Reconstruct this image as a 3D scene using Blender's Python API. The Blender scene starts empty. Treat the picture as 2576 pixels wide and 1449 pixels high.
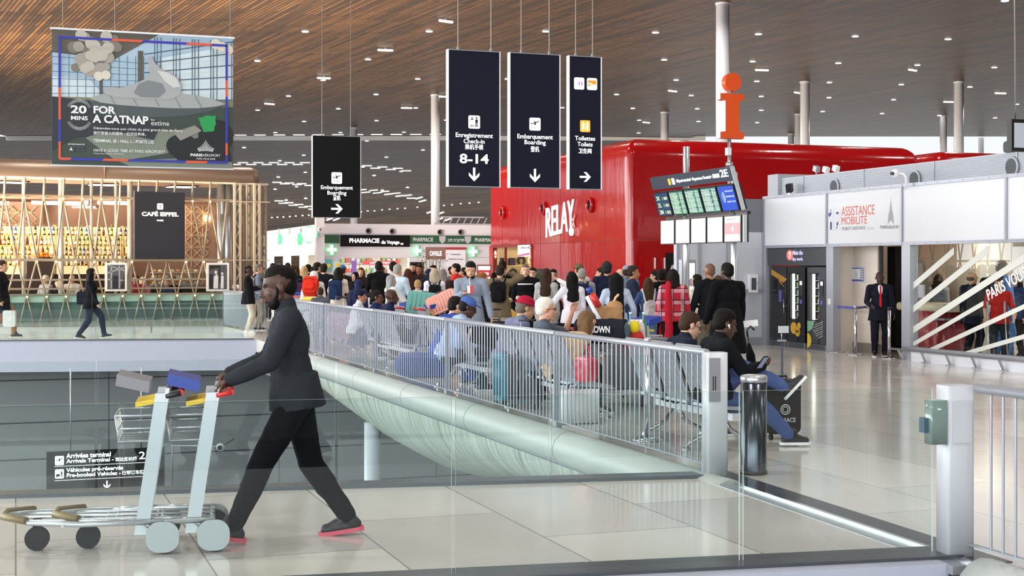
import bpy, bmesh, math, random
import numpy as np
from mathutils import Vector, Matrix, Euler
R = math.radians
SC = bpy.context.scene
COL = SC.collection
random.seed(7)
# ------------------------------------------------------------------ camera
F = 3506.0            # focal length in pixels of the 2576 px wide picture
CX, HY, EYE = 1288.0, 668.0, 1.8
cam_data = bpy.data.cameras.new('camera')
cam = bpy.data.objects.new('camera', cam_data)
COL.objects.link(cam)
cam.location = (0, 0, EYE)
cam.rotation_euler = (R(90), 0, 0)
cam_data.sensor_width = 36.0
cam_data.lens = F / 2576 * 36
cam_data.shift_y = -(724.5 - HY) / 2576
cam_data.clip_end = 500
SC.camera = cam
# ------------------------------------------------------------------ light and exposure
SC.view_settings.view_transform = 'Standard'
SC.view_settings.look = 'None'
SC.view_settings.gamma = 1.0
SC.view_settings.use_curve_mapping = False
SC.view_settings.exposure = 0.0
world = bpy.data.worlds.new('overcast_sky')
SC.world = world
world.use_nodes = True
_bg = world.node_tree.nodes['Background']
_bg.inputs['Color'].default_value = (0.93, 0.97, 1.0, 1)
_bg.inputs['Strength'].default_value = 1.0
SC.cycles.use_denoising = True
SC.cycles.max_bounces = 10
SC.cycles.diffuse_bounces = 3
SC.cycles.glossy_bounces = 4
SC.cycles.transmission_bounces = 4
SC.cycles.transparent_max_bounces = 24
SC.cycles.sample_clamp_indirect = 6.0
SC.cycles.caustics_reflective = False
SC.cycles.caustics_refractive = False
def area_light(name, loc, target, sx, sy, power, color):
    l = bpy.data.lights.new(name, 'AREA')
    l.shape = 'RECTANGLE'; l.size = sx; l.size_y = sy
    l.energy = power; l.color = color
    o = bpy.data.objects.new(name, l)
    COL.objects.link(o)
    o.location = loc
    d = Vector(target) - Vector(loc)
    o.rotation_euler = d.to_track_quat('-Z', 'Y').to_euler()
    return o
# daylight through the hall's long glazed left facade; the lamp behind the camera is added fill
area_light('daylight_facade_left', (-26, 24, 5.6), (0, 26, 3.6), 70, 9.5, 15500, (0.97, 0.985, 1.0))
area_light('rear_fill', (-6, -14, 5.2), (0, 20, 3.0), 40, 9.0, 7000, (0.95, 0.98, 1.0))
# warm lamp added out of view to brighten the left of the timber ceiling
_fb = area_light('ceiling_fill', (-24.5, 42, 1.2), (-10, 54, 10.5), 22, 3, 6800, (1.0, 0.8, 0.55))
_fb.data.spread = R(62)
# lamps added on a regular grid to brighten the floor, standing for the downlights
for _i in range(8):
    for _j in range(11):
        _l = bpy.data.lights.new('downlight_fill', 'AREA')
        _l.shape = 'DISK'; _l.size = 0.24; _l.energy = 150; _l.color = (1.0, 0.96, 0.9); _l.spread = R(150)
        _o = bpy.data.objects.new('downlight_fill', _l); COL.objects.link(_o)
        _o.location = (-21 + 6.4 * _i + 1.3 * (_j % 2), 3 + 8.2 * _j, 10.44)
# ------------------------------------------------------------------ measured directions of the hall
AU = 19.6
U = Vector((-math.sin(R(AU)), math.cos(R(AU)), 0))      # along the railing and the right hand wall
V = Vector((math.cos(R(AU)), math.sin(R(AU)), 0))       # across the hall
def PX(px, d): return (px - CX) / F * d
def PZ(py, d): return EYE - (py - HY) / F * d
def GD(py): return F * EYE / (py - HY)
def on_line(px, P, D):
    k = (px - CX) / F
    s = (k * P[1] - P[0]) / (D[0] - k * D[1])
    return Vector((P[0] + D[0] * s, P[1] + D[1] * s, 0)), s
def srgb(h):
    h = h.lstrip('#')
    c = [int(h[i:i + 2], 16) / 255 for i in (0, 2, 4)]
    return tuple((x / 12.92 if x <= 0.04045 else ((x + 0.055) / 1.055) ** 2.4) for x in c)
# ------------------------------------------------------------------ materials
MATS = {}
def mat(name, col=None, rough=0.5, metal=0.0, emit=0.0, spec=0.5, noise=0.0, nscale=8.0, bump=0.0, bscale=40.0, coat=0.0, emit_col=None, sheen=0.0):
    if name in MATS: return MATS[name]
    m = bpy.data.materials.new(name); m.use_nodes = True
    nt = m.node_tree; b = nt.nodes['Principled BSDF']
    c = srgb(col) if isinstance(col, str) else col
    b.inputs['Base Color'].default_value = (*c, 1)
    b.inputs['Roughness'].default_value = rough
    b.inputs['Metallic'].default_value = metal
    b.inputs['Specular IOR Level'].default_value = spec
    if coat: b.inputs['Coat Weight'].default_value = coat; b.inputs['Coat Roughness'].default_value = 0.04
    if emit:
        e = srgb(emit_col) if isinstance(emit_col, str) else (emit_col or c)
        b.inputs['Emission Color'].default_value = (*e, 1)
        b.inputs['Emission Strength'].default_value = emit
    tc = None
    if noise or bump:
        tc = nt.nodes.new('ShaderNodeTexCoord')
    if noise:
        n = nt.nodes.new('ShaderNodeTexNoise'); n.inputs['Scale'].default_value = nscale; n.inputs['Detail'].default_value = 4
        nt.links.new(tc.outputs['Object'], n.inputs['Vector'])
        mx = nt.nodes.new('ShaderNodeMix'); mx.data_type = 'RGBA'
        mx.inputs[6].default_value = (*[x * (1 - noise) for x in c], 1)
        mx.inputs[7].default_value = (*[min(1, x * (1 + noise)) for x in c], 1)
        nt.links.new(n.outputs['Fac'], mx.inputs[0])
        nt.links.new(mx.outputs[2], b.inputs['Base Color'])
    if bump:
        n2 = nt.nodes.new('ShaderNodeTexNoise'); n2.inputs['Scale'].default_value = bscale; n2.inputs['Detail'].default_value = 3
        nt.links.new(tc.outputs['Object'], n2.inputs['Vector'])
        bp = nt.nodes.new('ShaderNodeBump'); bp.inputs['Strength'].default_value = bump; bp.inputs['Distance'].default_value = 0.02
        nt.links.new(n2.outputs['Fac'], bp.inputs['Height'])
        nt.links.new(bp.outputs['Normal'], b.inputs['Normal'])
    MATS[name] = m
    return m
def cloth(col, plain=False):
    return mat('cloth_' + col.strip('#'), col, rough=0.9, spec=0.1, noise=0.18, nscale=9, bump=0.35, bscale=14)
def skin(col):
    return mat('skin_' + col.strip('#'), col, rough=0.5, spec=0.35, noise=0.08, nscale=20)
def glass_mat(name, tint, refl=1.0, ior=1.45, haze=0.0):
    if name in MATS: return MATS[name]
    m = bpy.data.materials.new(name); m.use_nodes = True
    nt = m.node_tree; nt.nodes.clear()
    out = nt.nodes.new('ShaderNodeOutputMaterial')
    tr = nt.nodes.new('ShaderNodeBsdfTransparent'); tr.inputs['Color'].default_value = (*tint, 1)
    gl = nt.nodes.new('ShaderNodeBsdfGlossy'); gl.inputs['Roughness'].default_value = 0.0
    gl.inputs['Color'].default_value = (refl, refl, refl, 1)
    fr = nt.nodes.new('ShaderNodeFresnel'); fr.inputs['IOR'].default_value = ior
    mx = nt.nodes.new('ShaderNodeMixShader')
    ge = nt.nodes.new('ShaderNodeNewGeometry'); mu = nt.nodes.new('ShaderNodeMath'); mu.operation = 'MULTIPLY_ADD'
    mu.inputs[1].default_value = -1.0; mu.inputs[2].default_value = 1.0
    m2 = nt.nodes.new('ShaderNodeMath'); m2.operation = 'MULTIPLY'
    nt.links.new(ge.outputs['Backfacing'], mu.inputs[0]); nt.links.new(mu.outputs[0], m2.inputs[0]); nt.links.new(fr.outputs[0], m2.inputs[1])
    nt.links.new(m2.outputs[0], mx.inputs[0]); nt.links.new(tr.outputs[0], mx.inputs[1]); nt.links.new(gl.outputs[0], mx.inputs[2])
    nt.links.new(mx.outputs[0], out.inputs[0])
    MATS[name] = m
    return m
STEEL = mat('brushed_steel', '#b9bcc2', rough=0.32, metal=0.85)
RAIL = mat('painted_rail_grey', '#a3a8b1', rough=0.34, metal=0.45)
CHROME = mat('chrome', '#d8dadd', rough=0.12, metal=1.0)
ALU = mat('aluminium_profile', '#a4a8b2', rough=0.4, metal=0.5)
WHITE = mat('white_panel', '#eceef2', rough=0.35)
BLACK = mat('black_plastic', '#111114', rough=0.4)
RUBBER = mat('dark_rubber', '#1c1c1e', rough=0.8)
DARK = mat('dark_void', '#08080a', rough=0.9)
NAVY = mat('sign_navy', '#0f1226', rough=0.45, spec=0.25)
SIGNBLACK = mat('sign_black', '#0d0d11', rough=0.45, spec=0.25)
LIT = mat('backlit_white', '#ffffff', rough=0.5, emit=1.0)
LAMP = mat('lamp_white', '#ffffff', rough=0.5, emit=6.0)
WARMLAMP = mat('lamp_warm', '#fff1d6', rough=0.5, emit=7.0)
GLASS = glass_mat('balustrade_glass', (0.925, 0.96, 0.952))
PANE = glass_mat('clear_pane', (0.94, 0.97, 0.96))
GEDGE = mat('glass_edge', '#93aaa4', rough=0.25)
# ------------------------------------------------------------------ mesh builder
class MB:
    def __init__(s): s.v = []; s.f = []; s.m = []; s.s = []
    def add(s, vs, fs, mi=0, sm=False):
        b = len(s.v)
        s.v += [tuple(v) for v in vs]
        for f in fs:
            s.f.append(tuple(b + i for i in f)); s.m.append(mi); s.s.append(sm)
        return s
    def obox(s, o, a, b, c, mi=0):
        o, a, b, c = Vector(o), Vector(a), Vector(b), Vector(c)
        if a.cross(b).dot(c) < 0: a, b = b, a
        vs = [o, o + a, o + a + b, o + b, o + c, o + a + c, o + a + b + c, o + b + c]
        return s.add(vs, [(0, 3, 2, 1), (4, 5, 6, 7), (0, 1, 5, 4), (1, 2, 6, 5), (2, 3, 7, 6), (3, 0, 4, 7)], mi)
    def box(s, c, sz, rz=0.0, mi=0, rot=None):
        M = rot if rot is not None else Matrix.Rotation(rz, 3, 'Z')
        a, b, d = M @ Vector((sz[0], 0, 0)), M @ Vector((0, sz[1], 0)), M @ Vector((0, 0, sz[2]))
        return s.obox(Vector(c) - (a + b + d) / 2, a, b, d, mi)
    def b2(s, p, q, mi=0):
        return s.obox(p, (q[0] - p[0], 0, 0), (0, q[1] - p[1], 0), (0, 0, q[2] - p[2]), mi)
    def rbox(s, c, sz, r=0.02, n=3, mi=0, rot=None, axis='Y', sm=True):
        """box with four rounded edges running along axis"""
        M = rot if rot is not None else Matrix.Identity(3)
        ia = 'XYZ'.index(axis); o = [i for i in range(3) if i != ia]
        hw, hh, hd = sz[o[0]] / 2, sz[o[1]] / 2, sz[ia] / 2
        r = min(r, hw * .98, hh * .98); pts = []
        for sx, sy, a0 in ((1, 1, 0), (-1, 1, 90), (-1, -1, 180), (1, -1, 270)):
            for k in range(n + 1):
                a = R(a0 + 90 * k / n)
                pts.append((sx * (hw - r) + r * math.cos(a), sy * (hh - r) + r * math.sin(a)))
        N = len(pts); vs = []
        for e in (-1, 1):
            for p in pts:
                q = [0, 0, 0]; q[o[0]] = p[0]; q[o[1]] = p[1]; q[ia] = e * hd
                vs.append(Vector(c) + M @ Vector(q))
        flip = (ia == 1)
        side = [(i, (i + 1) % N, N + (i + 1) % N, N + i) for i in range(N)]
        caps = [tuple(reversed(range(N))), tuple(range(N, 2 * N))]
        if flip:
            side = [tuple(reversed(f)) for f in side]; caps = [tuple(reversed(f)) for f in caps]
        b = len(s.v)
        s.add(vs, side, mi, sm); s.f += [tuple(b + i for i in f) for f in caps]; s.m += [mi, mi]; s.s += [False, False]
        return s
    def cyl(s, p, q, r, r2=None, n=16, mi=0, cap=True, sm=True):
        p, q = Vector(p), Vector(q); r2 = r if r2 is None else r2
        d = (q - p).normalized()
        a = d.orthogonal().normalized(); b = d.cross(a)
        vs = []
        for c, rr in ((p, r), (q, r2)):
            for i in range(n):
                t = 2 * math.pi * i / n
                vs.append(c + a * rr * math.cos(t) + b * rr * math.sin(t))
        s.add(vs, [(i, (i + 1) % n, n + (i + 1) % n, n + i) for i in range(n)], mi, sm)
        if cap:
            k = len(s.v) - 2 * n
            s.f += [tuple(k + i for i in reversed(range(n))), tuple(k + n + i for i in range(n))]
            s.m += [mi, mi]; s.s += [False, False]
        return s
    def tube(s, pts, r, n=8, mi=0, closed=False, rs=None, sm=True):
        pts = [Vector(p) for p in pts]; N = len(pts); vs = []
        prev = None
        for i, p in enumerate(pts):
            if closed: d = pts[(i + 1) % N] - pts[i - 1]
            else: d = pts[min(i + 1, N - 1)] - pts[max(i - 1, 0)]
            d.normalize()
            a = d.orthogonal().normalized() if prev is None else (prev - d * prev.dot(d)).normalized()
            prev = a; b = d.cross(a); rr = rs[i] if rs else r
            for k in range(n):
                t = 2 * math.pi * k / n
                vs.append(p + a * rr * math.cos(t) + b * rr * math.sin(t))
        fs = []
        for i in range(N if closed else N - 1):
            j = (i + 1) % N
            fs += [(i * n + k, i * n + (k + 1) % n, j * n + (k + 1) % n, j * n + k) for k in range(n)]
        b0 = len(s.v)
        s.add(vs, fs, mi, sm)
        if not closed:
            s.f += [tuple(b0 + k for k in reversed(range(n))), tuple(b0 + (N - 1) * n + k for k in range(n))]
            s.m += [mi, mi]; s.s += [False, False]
        return s
    def ell(s, c, r, rot=None, nu=16, nv=10, mi=0):
        c = Vector(c); M = rot or Matrix.Identity(3); vs = [c + M @ Vector((0, 0, r[2]))]
        for j in range(1, nv):
            t = math.pi * j / nv
            for i in range(nu):
                p = 2 * math.pi * i / nu
                vs.append(c + M @ Vector((r[0] * math.sin(t) * math.cos(p), r[1] * math.sin(t) * math.sin(p), r[2] * math.cos(t))))
        vs.append(c + M @ Vector((0, 0, -r[2])))
        fs = [(0, 1 + i, 1 + (i + 1) % nu) for i in range(nu)]
        for j in range(nv - 2):
            a = 1 + j * nu; b = a + nu
            fs += [(a + i, b + i, b + (i + 1) % nu, a + (i + 1) % nu) for i in range(nu)]
        a = 1 + (nv - 2) * nu
        fs += [(a + i, len(vs) - 1, a + (i + 1) % nu) for i in range(nu)]
        return s.add(vs, fs, mi, True)
    def capsule(s, p, q, r0, r1, n=12, mi=0, flat=None):
        """rounded cone; flat = (axis vector, factor) squashes it along an axis"""
        p, q = Vector(p), Vector(q); d = q - p; L = d.length
        d = d / L if L > 1e-6 else Vector((0, 0, 1))
        a = d.orthogonal().normalized(); b = d.cross(a)
        rings = []
        for k in range(1, 5):
            t = math.pi / 2 * k / 4
            rings.append((p - d * r0 * math.cos(t), r0 * math.sin(t)))
        for k in range(4, 0, -1):
            t = math.pi / 2 * k / 4
            rings.append((q + d * r1 * math.cos(t), r1 * math.sin(t)))
        vs = [p - d * r0]
        for c, rr in rings:
            for i in range(n):
                t = 2 * math.pi * i / n
                o = a * rr * math.cos(t) + b * rr * math.sin(t)
                if flat:
                    ax = Vector(flat[0]); o = o - ax * o.dot(ax) * (1 - flat[1])
                vs.append(c + o)
        vs.append(q + d * r1)
        fs = [(0, 1 + (i + 1) % n, 1 + i) for i in range(n)]
        for j in range(len(rings) - 1):
            A = 1 + j * n; B = A + n
            fs += [(A + i, A + (i + 1) % n, B + (i + 1) % n, B + i) for i in range(n)]
        A = 1 + (len(rings) - 1) * n
        fs += [(A + i, A + (i + 1) % n, len(vs) - 1) for i in range(n)]
        return s.add(vs, fs, mi, True)
    def prism(s, poly, o, ax, ay, ext, mi=0, sm=False):
        """polygon in the plane o + ax*x + ay*y, extruded by vector ext"""
        o, ax, ay, ext = Vector(o), Vector(ax), Vector(ay), Vector(ext)
        n = len(poly)
        area = sum(poly[i][0] * poly[(i + 1) % n][1] - poly[(i + 1) % n][0] * poly[i][1] for i in range(n))
        if (area > 0) == (ax.cross(ay).dot(ext) > 0): pass
        else: poly = list(reversed(poly))
        vs = [o + ax * p[0] + ay * p[1] for p in poly]
        vs += [v + ext for v in vs]
        b = len(s.v)
        s.add(vs, [(i, (i + 1) % n, n + (i + 1) % n, n + i) for i in range(n)], mi, sm)
        s.f += [tuple(b + i for i in reversed(range(n))), tuple(b + n + i for i in range(n))]
        s.m += [mi, mi]; s.s += [False, False]
        return s
    def lathe(s, prof, c=(0, 0, 0), n=24, mi=0):
        c = Vector(c); vs = []
        for r, z in prof:
            for i in range(n):
                t = 2 * math.pi * i / n
                vs.append(c + Vector((r * math.cos(t), r * math.sin(t), z)))
        fs = []
        for j in range(len(prof) - 1):
            fs += [(j * n + i, j * n + (i + 1) % n, (j + 1) * n + (i + 1) % n, (j + 1) * n + i) for i in range(n)]
        return s.add(vs, fs, mi, True)
    def xform(s, M):
        s.v = [tuple(M @ Vector(v)) for v in s.v]; return s
    def mesh(s, name):
        me = bpy.data.meshes.new(name)
        me.from_pydata(s.v, [], s.f)
        me.polygons.foreach_set('material_index', s.m)
        me.polygons.foreach_set('use_smooth', s.s)
        me.update()
        return me
def link(name, me, ms, parent=None, loc=None, rz=None):
    ms = ms if isinstance(ms, (list, tuple)) else [ms]
    if len(me.materials) == 0:
        for m in ms: me.materials.append(m)
    o = bpy.data.objects.new(name, me); COL.objects.link(o)
    if parent is not None: o.parent = parent
    if loc is not None: o.location = loc
    if rz is not None: o.rotation_euler = (0, 0, rz)
    return o
def obj(name, mb, ms, parent=None, loc=None, rz=None, label=None):
    o = link(name, mb.mesh(name), ms, parent, loc, rz)
    if label: o['label'] = label
    return o
def tag(o, label, cat, group=None, kind=None):
    o['label'] = label; o['category'] = cat
    if group: o['group'] = group
    if kind: o['kind'] = kind
    return o
def thing(name, label, cat, loc=(0, 0, 0), rz=0.0, group=None):
    o = bpy.data.objects.new(name, None); COL.objects.link(o)
    o.empty_display_size = 0.2
    o.location = loc; o.rotation_euler = (0, 0, rz)
    return tag(o, label, cat, group)
def struct(name, mb, ms, loc=None, rz=None, parent=None):
    o = obj(name, mb, ms, parent, loc, rz)
    if parent is None: o['kind'] = 'structure'
    return o
def copy_tree(o, parent=None):
    c = o.copy(); COL.objects.link(c)
    if parent is not None: c.parent = parent
    for ch in list(o.children): copy_tree(ch, c)
    return c
_txt = None
def text_mesh(body, size=1.0, bold=0.0, depth=0.004, align='LEFT', spacing=1.0):
    global _txt
    cu = bpy.data.curves.new('lettering', 'FONT')
    cu.body = body; cu.size = size; cu.offset = bold * size; cu.extrude = depth / 2
    cu.align_x = align; cu.space_character = spacing; cu.resolution_u = 3
    o = bpy.data.objects.new('lettering_tmp', cu); COL.objects.link(o)
    dg = bpy.context.evaluated_depsgraph_get()
    me = bpy.data.meshes.new_from_object(o.evaluated_get(dg))
    bpy.data.objects.remove(o); bpy.data.curves.remove(cu)
    return me
def lettering(parent, body, size, m, o, right=(1, 0, 0), up=(0, 0, 1), align='LEFT', bold=0.012, width=None, depth=0.006, spacing=1.0, name='lettering', skew=0.0, height=None):
    me = text_mesh(body, size, bold, depth, align, spacing)
    n = len(me.vertices)
    if n == 0: return None
    co = np.empty(n * 3); me.vertices.foreach_get('co', co); co = co.reshape(-1, 3)
    if width:
        w = co[:, 0].max() - co[:, 0].min(); co[:, 0] *= width / w
    if height:
        h = co[:, 1].max() - co[:, 1].min(); co[:, 1] *= height / h
    r, u, oo = (np.array(Vector(x)) for x in (right, up, o))
    nn = np.cross(r, u)
    x = co[:, 0] + skew * co[:, 1]
    w = oo + x[:, None] * r + co[:, 1:2] * u + co[:, 2:3] * nn
    me.vertices.foreach_set('co', w.ravel()); me.update()
    me.materials.clear(); me.materials.append(m)
    ob = bpy.data.objects.new(name, me); COL.objects.link(ob)
    if parent is not None: ob.parent = parent
    return ob
def rrect(w, h, r, n=4):
    pts = []
    for sx, sy, a0 in ((1, 1, 0), (-1, 1, 90), (-1, -1, 180), (1, -1, 270)):
        for k in range(n + 1):
            a = R(a0 + 90 * k / n)
            pts.append((sx * (w / 2 - r) + r * math.cos(a), sy * (h / 2 - r) + r * math.sin(a)))
    return pts
def circ(r, n=20, cx=0, cy=0, ry=None):
    ry = ry or r
    return [(cx + r * math.cos(2 * math.pi * i / n), cy + ry * math.sin(2 * math.pi * i / n)) for i in range(n)]
# ================================================================== structure of the hall
RAIL_P, NEAR_P, NEAR_D = (1.74, 11.9), (-2.755, 7.5), (0.9777, 0.2101)
FAR_P, FAR_D = (-3.986, 10.85), (0.9836, 0.1806)
WALL_P = (7.45, 26.6)
POST_R, POST_L = Vector((2.75, 8.62, 0)), Vector((1.74, 11.9, 0))
RAIL_END = POST_L + U * 19.6
def floor_mat():
    m = bpy.data.materials.new('polished_stone'); m.use_nodes = True
    nt = m.node_tree; b = nt.nodes['Principled BSDF']; L = nt.links.new
    tc = nt.nodes.new('ShaderNodeTexCoord'); mp = nt.nodes.new('ShaderNodeMapping')
    mp.inputs['Rotation'].default_value = (0, 0, R(-AU - 90))
    L(tc.outputs['Object'], mp.inputs['Vector'])
    br = nt.nodes.new('ShaderNodeTexBrick'); br.offset = 0.4
    br.inputs['Scale'].default_value = 1.0; br.inputs['Brick Width'].default_value = 2.4; br.inputs['Row Height'].default_value = 1.1
    br.inputs['Mortar Size'].default_value = 0.006; br.inputs['Mortar Smooth'].default_value = 0.2; br.inputs['Bias'].default_value = 0.0
    br.inputs['Color1'].default_value = (*srgb('#d6d1ca'), 1); br.inputs['Color2'].default_value = (*srgb('#bfbab6'), 1)
    br.inputs['Mortar'].default_value = (*srgb('#7b7874'), 1)
    L(mp.outputs[0], br.inputs['Vector'])
    n = nt.nodes.new('ShaderNodeTexNoise'); n.inputs['Scale'].default_value = 0.9; n.inputs['Detail'].default_value = 8
    L(tc.outputs['Object'], n.inputs['Vector'])
    mx = nt.nodes.new('ShaderNodeMix'); mx.data_type = 'RGBA'; mx.blend_type = 'MULTIPLY'; mx.inputs[0].default_value = 0.22
    cr = nt.nodes.new('ShaderNodeValToRGB'); cr.color_ramp.elements[0].color = (0.62, 0.6, 0.58, 1); cr.color_ramp.elements[1].color = (1, 1, 1, 1)
    cr.color_ramp.elements[0].position = 0.3; cr.color_ramp.elements[1].position = 0.65
    L(n.outputs['Fac'], cr.inputs[0]); L(br.outputs['Color'], mx.inputs[6]); L(cr.outputs[0], mx.inputs[7])
    L(mx.outputs[2], b.inputs['Base Color'])
    b.inputs['Roughness'].default_value = 0.13; b.inputs['Specular IOR Level'].default_value = 0.6
    n2 = nt.nodes.new('ShaderNodeTexNoise'); n2.inputs['Scale'].default_value = 2.2; n2.inputs['Detail'].default_value = 2
    L(tc.outputs['Object'], n2.inputs['Vector'])
    bp = nt.nodes.new('ShaderNodeBump'); bp.inputs['Strength'].default_value = 0.05; bp.inputs['Distance'].default_value = 0.02
    L(n2.outputs['Fac'], bp.inputs['Height']); L(bp.outputs[0], b.inputs['Normal'])
    return m
def ceiling_mat(vault=False):
    m = bpy.data.materials.new('timber_slats'); m.use_nodes = True
    nt = m.node_tree; b = nt.nodes['Principled BSDF']; L = nt.links.new
    tc = nt.nodes.new('ShaderNodeTexCoord'); mp = nt.nodes.new('ShaderNodeMapping')
    mp.inputs['Rotation'].default_value = (0, 0, R(-117))
    L(tc.outputs['Object'], mp.inputs['Vector'])
    br = nt.nodes.new('ShaderNodeTexBrick'); br.offset = 0.37; br.offset_frequency = 3
    br.inputs['Scale'].default_value = 1.0; br.inputs['Brick Width'].default_value = 4.2; br.inputs['Row Height'].default_value = 0.15
    br.inputs['Mortar Size'].default_value = 0.022; br.inputs['Mortar Smooth'].default_value = 0.1; br.inputs['Bias'].default_value = -0.1
    br.inputs['Color1'].default_value = (*srgb('#46311f'), 1); br.inputs['Color2'].default_value = (*srgb('#815b33'), 1)
    br.inputs['Mortar'].default_value = (*srgb('#2a2018'), 1)
    L(mp.outputs[0], br.inputs['Vector'])
    mp2 = nt.nodes.new('ShaderNodeMapping'); mp2.inputs['Rotation'].default_value = (0, 0, R(-117)); mp2.inputs['Scale'].default_value = (0.05, 1.6, 1)
    L(tc.outputs['Object'], mp2.inputs['Vector'])
    if vault:
        d1 = nt.nodes.new('ShaderNodeVectorMath'); d1.operation = 'DOT_PRODUCT'; d1.inputs[1].default_value = (0.97, -0.2, 0.1)
        d2 = nt.nodes.new('ShaderNodeVectorMath'); d2.operation = 'DOT_PRODUCT'; d2.inputs[1].default_value = (0.2, 0.62, -0.95)
        cx = nt.nodes.new('ShaderNodeCombineXYZ')
        for q, dd in ((0, d1), (1, d2)): L(tc.outputs['Object'], dd.inputs[0]); L(dd.outputs['Value'], cx.inputs[q])
        L(cx.outputs[0], br.inputs['Vector']); L(cx.outputs[0], mp2.inputs['Vector'])
        mp2.inputs['Rotation'].default_value = (0, 0, 0)
    n = nt.nodes.new('ShaderNodeTexNoise'); n.inputs['Scale'].default_value = 1.3; n.inputs['Detail'].default_value = 6; n.inputs['Roughness'].default_value = 0.65
    L(mp2.outputs[0], n.inputs['Vector'])
    cr = nt.nodes.new('ShaderNodeValToRGB'); cr.color_ramp.elements[0].position = 0.32; cr.color_ramp.elements[1].position = 0.7
    cr.color_ramp.elements[0].color = (0.55, 0.53, 0.51, 1); cr.color_ramp.elements[1].color = (1.0, 1.0, 1.0, 1)
    L(n.outputs['Fac'], cr.inputs[0])
    mx = nt.nodes.new('ShaderNodeMix'); mx.data_type = 'RGBA'; mx.blend_type = 'MULTIPLY'; mx.inputs[0].default_value = 1
    L(br.outputs['Color'], mx.inputs[6]); L(cr.outputs[0], mx.inputs[7]); L(mx.outputs[2], b.inputs['Base Color'])
    b.inputs['Roughness'].default_value = 0.42; b.inputs['Specular IOR Level'].default_value = 0.4
    bp = nt.nodes.new('ShaderNodeBump'); bp.inputs['Strength'].default_value = 0.5; bp.inputs['Distance'].default_value = 0.05
    L(mx.outputs[2], bp.inputs['Height']); L(bp.outputs[0], b.inputs['Normal'])
    return m
FLOOR, CEIL, CEILV = floor_mat(), ceiling_mat(), ceiling_mat(True)
def v2(p): return (p[0], p[1])
# floors ----------------------------------------------------------
main_poly = [(2.75, 8.62), (5.77, 0.14), (8, -6), (45, -6), (45, 110), (-45, 110), (-45, 37), (-8.55, 41.3), (-6.9, 37.3),
             (-45, 32.8), (-45, 29.6), (-6.3, 34.1), v2(RAIL_END), v2(POST_L)]
struct('floor', MB().prism(main_poly, (0, 0, 0), (1, 0, 0), (0, 1, 0), (0, 0, -0.3)), FLOOR)
nl = lambda s, off=0: (NEAR_P[0] + NEAR_D[0] * s + NEAR_D[1] * off, NEAR_P[1] + NEAR_D[1] * s - NEAR_D[0] * off)
fl = lambda s, off=0: (FAR_P[0] + FAR_D[0] * s + FAR_D[1] * off, FAR_P[1] + FAR_D[1] * s - FAR_D[0] * off)
walk_poly = [nl(-8), nl(5.63), v2(POST_L), fl(-8)]
struct('floor_walkway', MB().prism(walk_poly, (0, 0, 0), (1, 0, 0), (0, 1, 0), (0, 0, -0.3)), FLOOR)
# unseen dark floor and wall, added behind the camera to cut reflections in the glass
struct('floor_rear', MB().prism([(-34, -20), (5.6, -20), (5.6, 0.1), (4.9, 2.2), (-34, -5.5)], (0, 0, 0), (1, 0, 0), (0, 1, 0), (0, 0, -0.3)), mat('rear_floor_dark', '#242427', rough=.95, spec=.1))
struct('wall_rear', MB().b2((-34, -20.4, 0), (44, -20, 10.5)), mat('rear_wall', '#5f5a55', rough=.8))
struct('floor_lower', MB().b2((-45, -10, -5.5), (12, 46, -5.3)), mat('lower_floor', '#8f9494', rough=0.3))
TRIM = mat('dark_trim', '#4a4f55', rough=0.3, metal=0.3)
LAV = mat('lavender_fascia', '#a9adbd', rough=0.45, noise=0.04)
# metal channel and fascia along both walkway edges
nd = Vector((*NEAR_D, 0)); nn_ = Vector((NEAR_D[1], -NEAR_D[0], 0))
fd = Vector((*FAR_D, 0)); fn_ = Vector((-FAR_D[1], FAR_D[0], 0))
e0 = Vector((*nl(-8), 0)); f0 = Vector((*fl(-8), 0))
struct('trim_1', MB().obox(e0 - nn_ * 0.16 + Vector((0, 0, -0.02)), nd * 13.62, nn_ * 0.3, (0, 0, 0.045)), TRIM)
struct('trim_2', MB().obox(f0 - fn_ * 0.10 + Vector((0, 0, -0.02)), fd * 13.72, fn_ * 0.22, (0, 0, 0.05)), TRIM)
struct('wall_walkway_fascia', MB().obox(e0 + nn_ * 0.14 + Vector((0, 0, -0.9)), nd * 13.45, nn_ * 0.12, (0, 0, 0.905)), LAV)
struct('wall_walkway_fascia_far', MB().obox(f0 + fn_ * 0.12 + Vector((0, 0, -0.9)), fd * 13.4, fn_ * 0.1, (0, 0, 0.88)), LAV)
# expansion joint between walkway and hall floor
jd = POST_R - POST_L; jl = jd.length; jd.normalize(); jn = Vector((-jd.y, jd.x, 0))
j = MB().obox(POST_L - jd * 0.25 - jn * 0.02 + Vector((0, 0, -0.05)), jd * (jl + 0.5), jn * 0.24, (0, 0, 0.056), 0)
j.obox(POST_L - jd * 0.25 - jn * 0.05 + Vector((0, 0, -0.05)), jd * (jl + 0.5), jn * 0.035, (0, 0, 0.068), 1)
j.obox(POST_L - jd * 0.25 - jn * 0.20 + Vector((0, 0, -0.05)), jd * (jl + 0.5), jn * 0.15, (0, 0, 0.053), 2)
struct('trim_3', j, [mat('joint_dark', '#3d3f45', rough=0.22, metal=0.6), CHROME, mat('joint_grey', '#9a9ea6', rough=0.3, metal=0.4)])
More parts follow.
